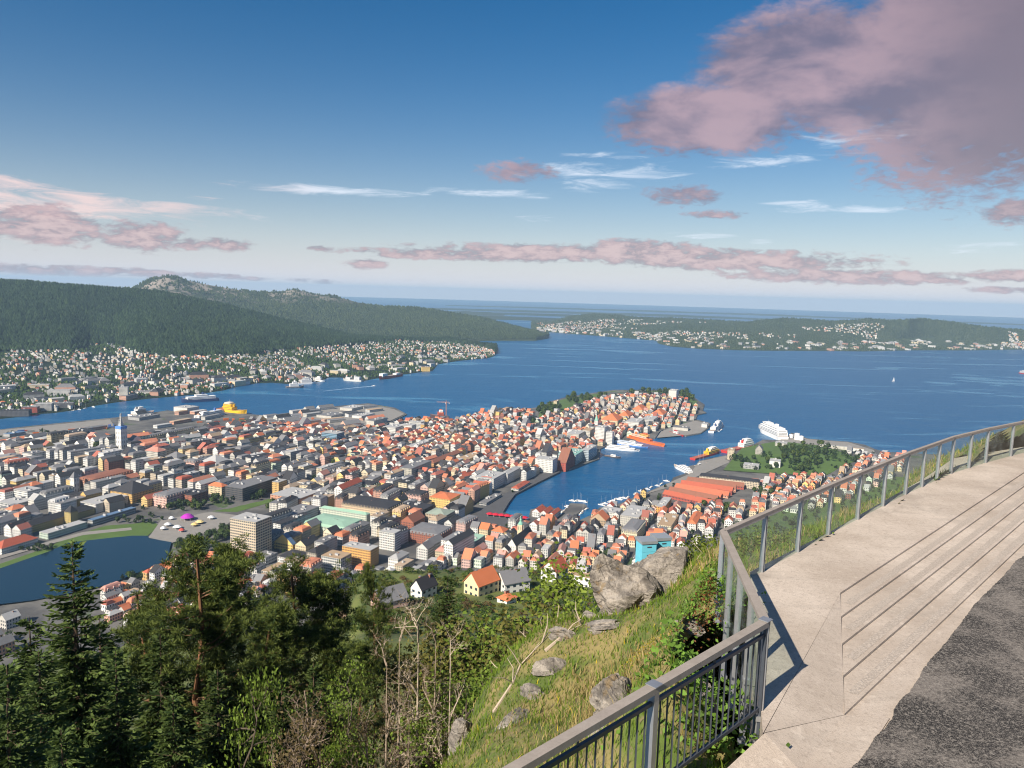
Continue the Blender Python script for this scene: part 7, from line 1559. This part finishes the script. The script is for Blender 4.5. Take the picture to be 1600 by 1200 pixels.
# containers on the left quay
CC = [((.55, .16, .05), 'orange'), ((.07, .14, .34), 'blue'), (WHT, 'white'), ((.36, .07, .05), 'red'), ((.30, .31, .30), 'grey')]
ct = []
for (x0, y0, x1, y1, n) in ((110, 676, 180, 665, 22), (30, 686, 100, 678, 14), (20, 678, 60, 674, 6), (430, 662, 520, 652, 12), (300, 662, 380, 656, 6)):
    for k in range(n):
        f = (k + _r.random()) / n; ct.append((GT(x0 + (x1 - x0) * f, y0 + (y1 - y0) * f + _r.uniform(-2.5, 2.5), 0), _r.choice((0, 0, 0, 1, 2, 3, 4)), _r.choice((1, 1, 2))))
cl_ = rank_labels([(CC[c][1], q[0], q[1]) for q, c, s in ct], lambda k, o, l: '%s shipping container on the dockside, %s to the %s' % (k, o, l))
CM = []
for col, _n in CC:
    mb = MB(); mb.box(-6.1, 6.1, -1.25, 1.25, 0, 2.6, col)
    for i in range(20):
        for s_ in (-1, 1): mb.box(-5.9 + i * .6, -5.6 + i * .6, s_ * 1.25 - .05, s_ * 1.25 + .05, .15, 2.45, tuple(c * .8 for c in col))
    CM.append(mb.mesh('shipping_container', M_PAINT))
for (q, c, s), l in zip(ct, cl_):
    o = link('shipping_container', CM[c], None, (q[0], q[1], q[2] - .4), .45 + _r.choice((0, 0, 1.57))); tag(o, l, 'container', 'containers on the docks'); o.scale = (1, s * 1.0, s)
# storage tanks by the cruise quay
for k, (px, py, r, h) in enumerate(((1245, 687, 6, 16), (1252, 688, 5, 11), (1236, 684, 5, 9))):
    p = G(px, py, 3); t = empty('storage_tank', (p[0], p[1], 2.2), ('tallest white storage tank behind the fortress trees', 'right small white storage tank behind the fortress trees', 'left small white storage tank behind the fortress trees')[k], 'tank'); mb = MB(); mb.tube([(0, 0, 0), (0, 0, h)], [r, r], 18, WHT); mb.build('shell', M_PAINT, t); mb = MB(); mb.tube([(0, 0, h), (0, 0, h + 1.2)], [r, .5], 18, (.6, .6, .6)); mb.build('cap', M_PAINT, t)
# fair on the festival square
def tent(name, label, px, py, r, h, col, group=None, n=12, side=2.6):
    p = G(px, py, 3.15); t = empty(name, (p[0], p[1], 3.1), label, 'tent', group); mb = MB(); R_ = [(r * math.cos(6.2832 * i / n), r * math.sin(6.2832 * i / n)) for i in range(n)]
    for i in range(n):
        a, b_ = R_[i], R_[(i + 1) % n]; m_ = .5
        mb.face([(*a, side), (*b_, side), (b_[0] * m_, b_[1] * m_, side + h * .72), (a[0] * m_, a[1] * m_, side + h * .72)], col); mb.face([(a[0] * m_, a[1] * m_, side + h * .72), (b_[0] * m_, b_[1] * m_, side + h * .72), (0, 0, side + h)], col)
    mb.build('canopy', M_PAINT, t); mb = MB()
    for i in range(0, n, 2): mb.beam((*R_[i], 0), (*R_[i], side), .15, .15, (.7, .7, .7))
    mb.build('poles', M_PAINT, t); return t
tent('carousel', 'round fairground ride with a vivid purple canopy', 293, 812, 9, 5, (.42, .03, .42), None, 16, 4); LM.append(('purple fairground canopy', *G(293, 812, 3)))
for k, (px, py, r, c, l) in enumerate(((262, 822, 5, WHT, 'white tent left of the purple canopy'), (277, 826, 6, WHT, 'white tent in front of the purple canopy'), (312, 818, 6, (.7, .55, .25), 'yellowish tent right of the purple canopy'), (304, 822, 5, (.7, .5, .2), 'small yellow tent on the festival square'), (330, 811, 5, WHT, 'white tent at the far end of the square'), (268, 812, 4, WHT, 'small white tent beside the lawn'), (284, 831, 4, (.5, .08, .06), 'little red tent nearest the lake'), (255, 828, 4, WHT, 'white tent at the corner of the lake'))):
    tent('market_tent', l, px, py, r, 2.6, c, 'tents on the festival square', 8)
for k in range(7):
    px, py = 700 + (262 + 36 * k) / 4, 600 + (822 + 4 * k) / 4
    tent('market_stall', '%s red canopy from the left in the fish market row' % ('first', 'second', 'third', 'fourth', 'fifth', 'sixth', 'seventh')[k], px, py, 6.2, 2.2, (.50, .02, .04), 'red fish market canopies', 6, 2.8)
# flagpole on the hill and lamp posts on the quay road
q = GH(851, 900); t = empty('flagpole', q, 'thin white flagpole beside the white red-roofed hill house', 'flagpole'); mb = MB(); mb.tube([(0, 0, -.5), (0, 0, 9)], [.10, .05], 6, (.8, .8, .8)); mb.build('pole', M_PAINT, t); mb = MB(); mb.tube([(0, 0, 9), (0, 0, 9.2)], [.1, .1], 6, (.7, .6, .2)); mb.build('finial', M_PAINT, t)

# ================================================================== HAZE (the air between here and the horizon)
m = bpy.data.materials.new('haze_air'); m.use_nodes = True; nt = m.node_tree; nt.nodes.clear()
o_ = N(nt, 'ShaderNodeOutputMaterial'); v_ = N(nt, 'ShaderNodeVolumePrincipled')
v_.inputs['Color'].default_value = (.50, .74, 1.0, 1); v_.inputs['Density'].default_value = 5.0e-5; v_.inputs['Anisotropy'].default_value = .0
nt.links.new(v_.outputs[0], o_.inputs['Volume'])
mb = MB(); mb.box(-33500, 33500, -33500, 33500, -4.0, 470.0, bottom=True)
tag(mb.build('haze', m), 'thin blue summer haze over the fjord', kind='stuff')
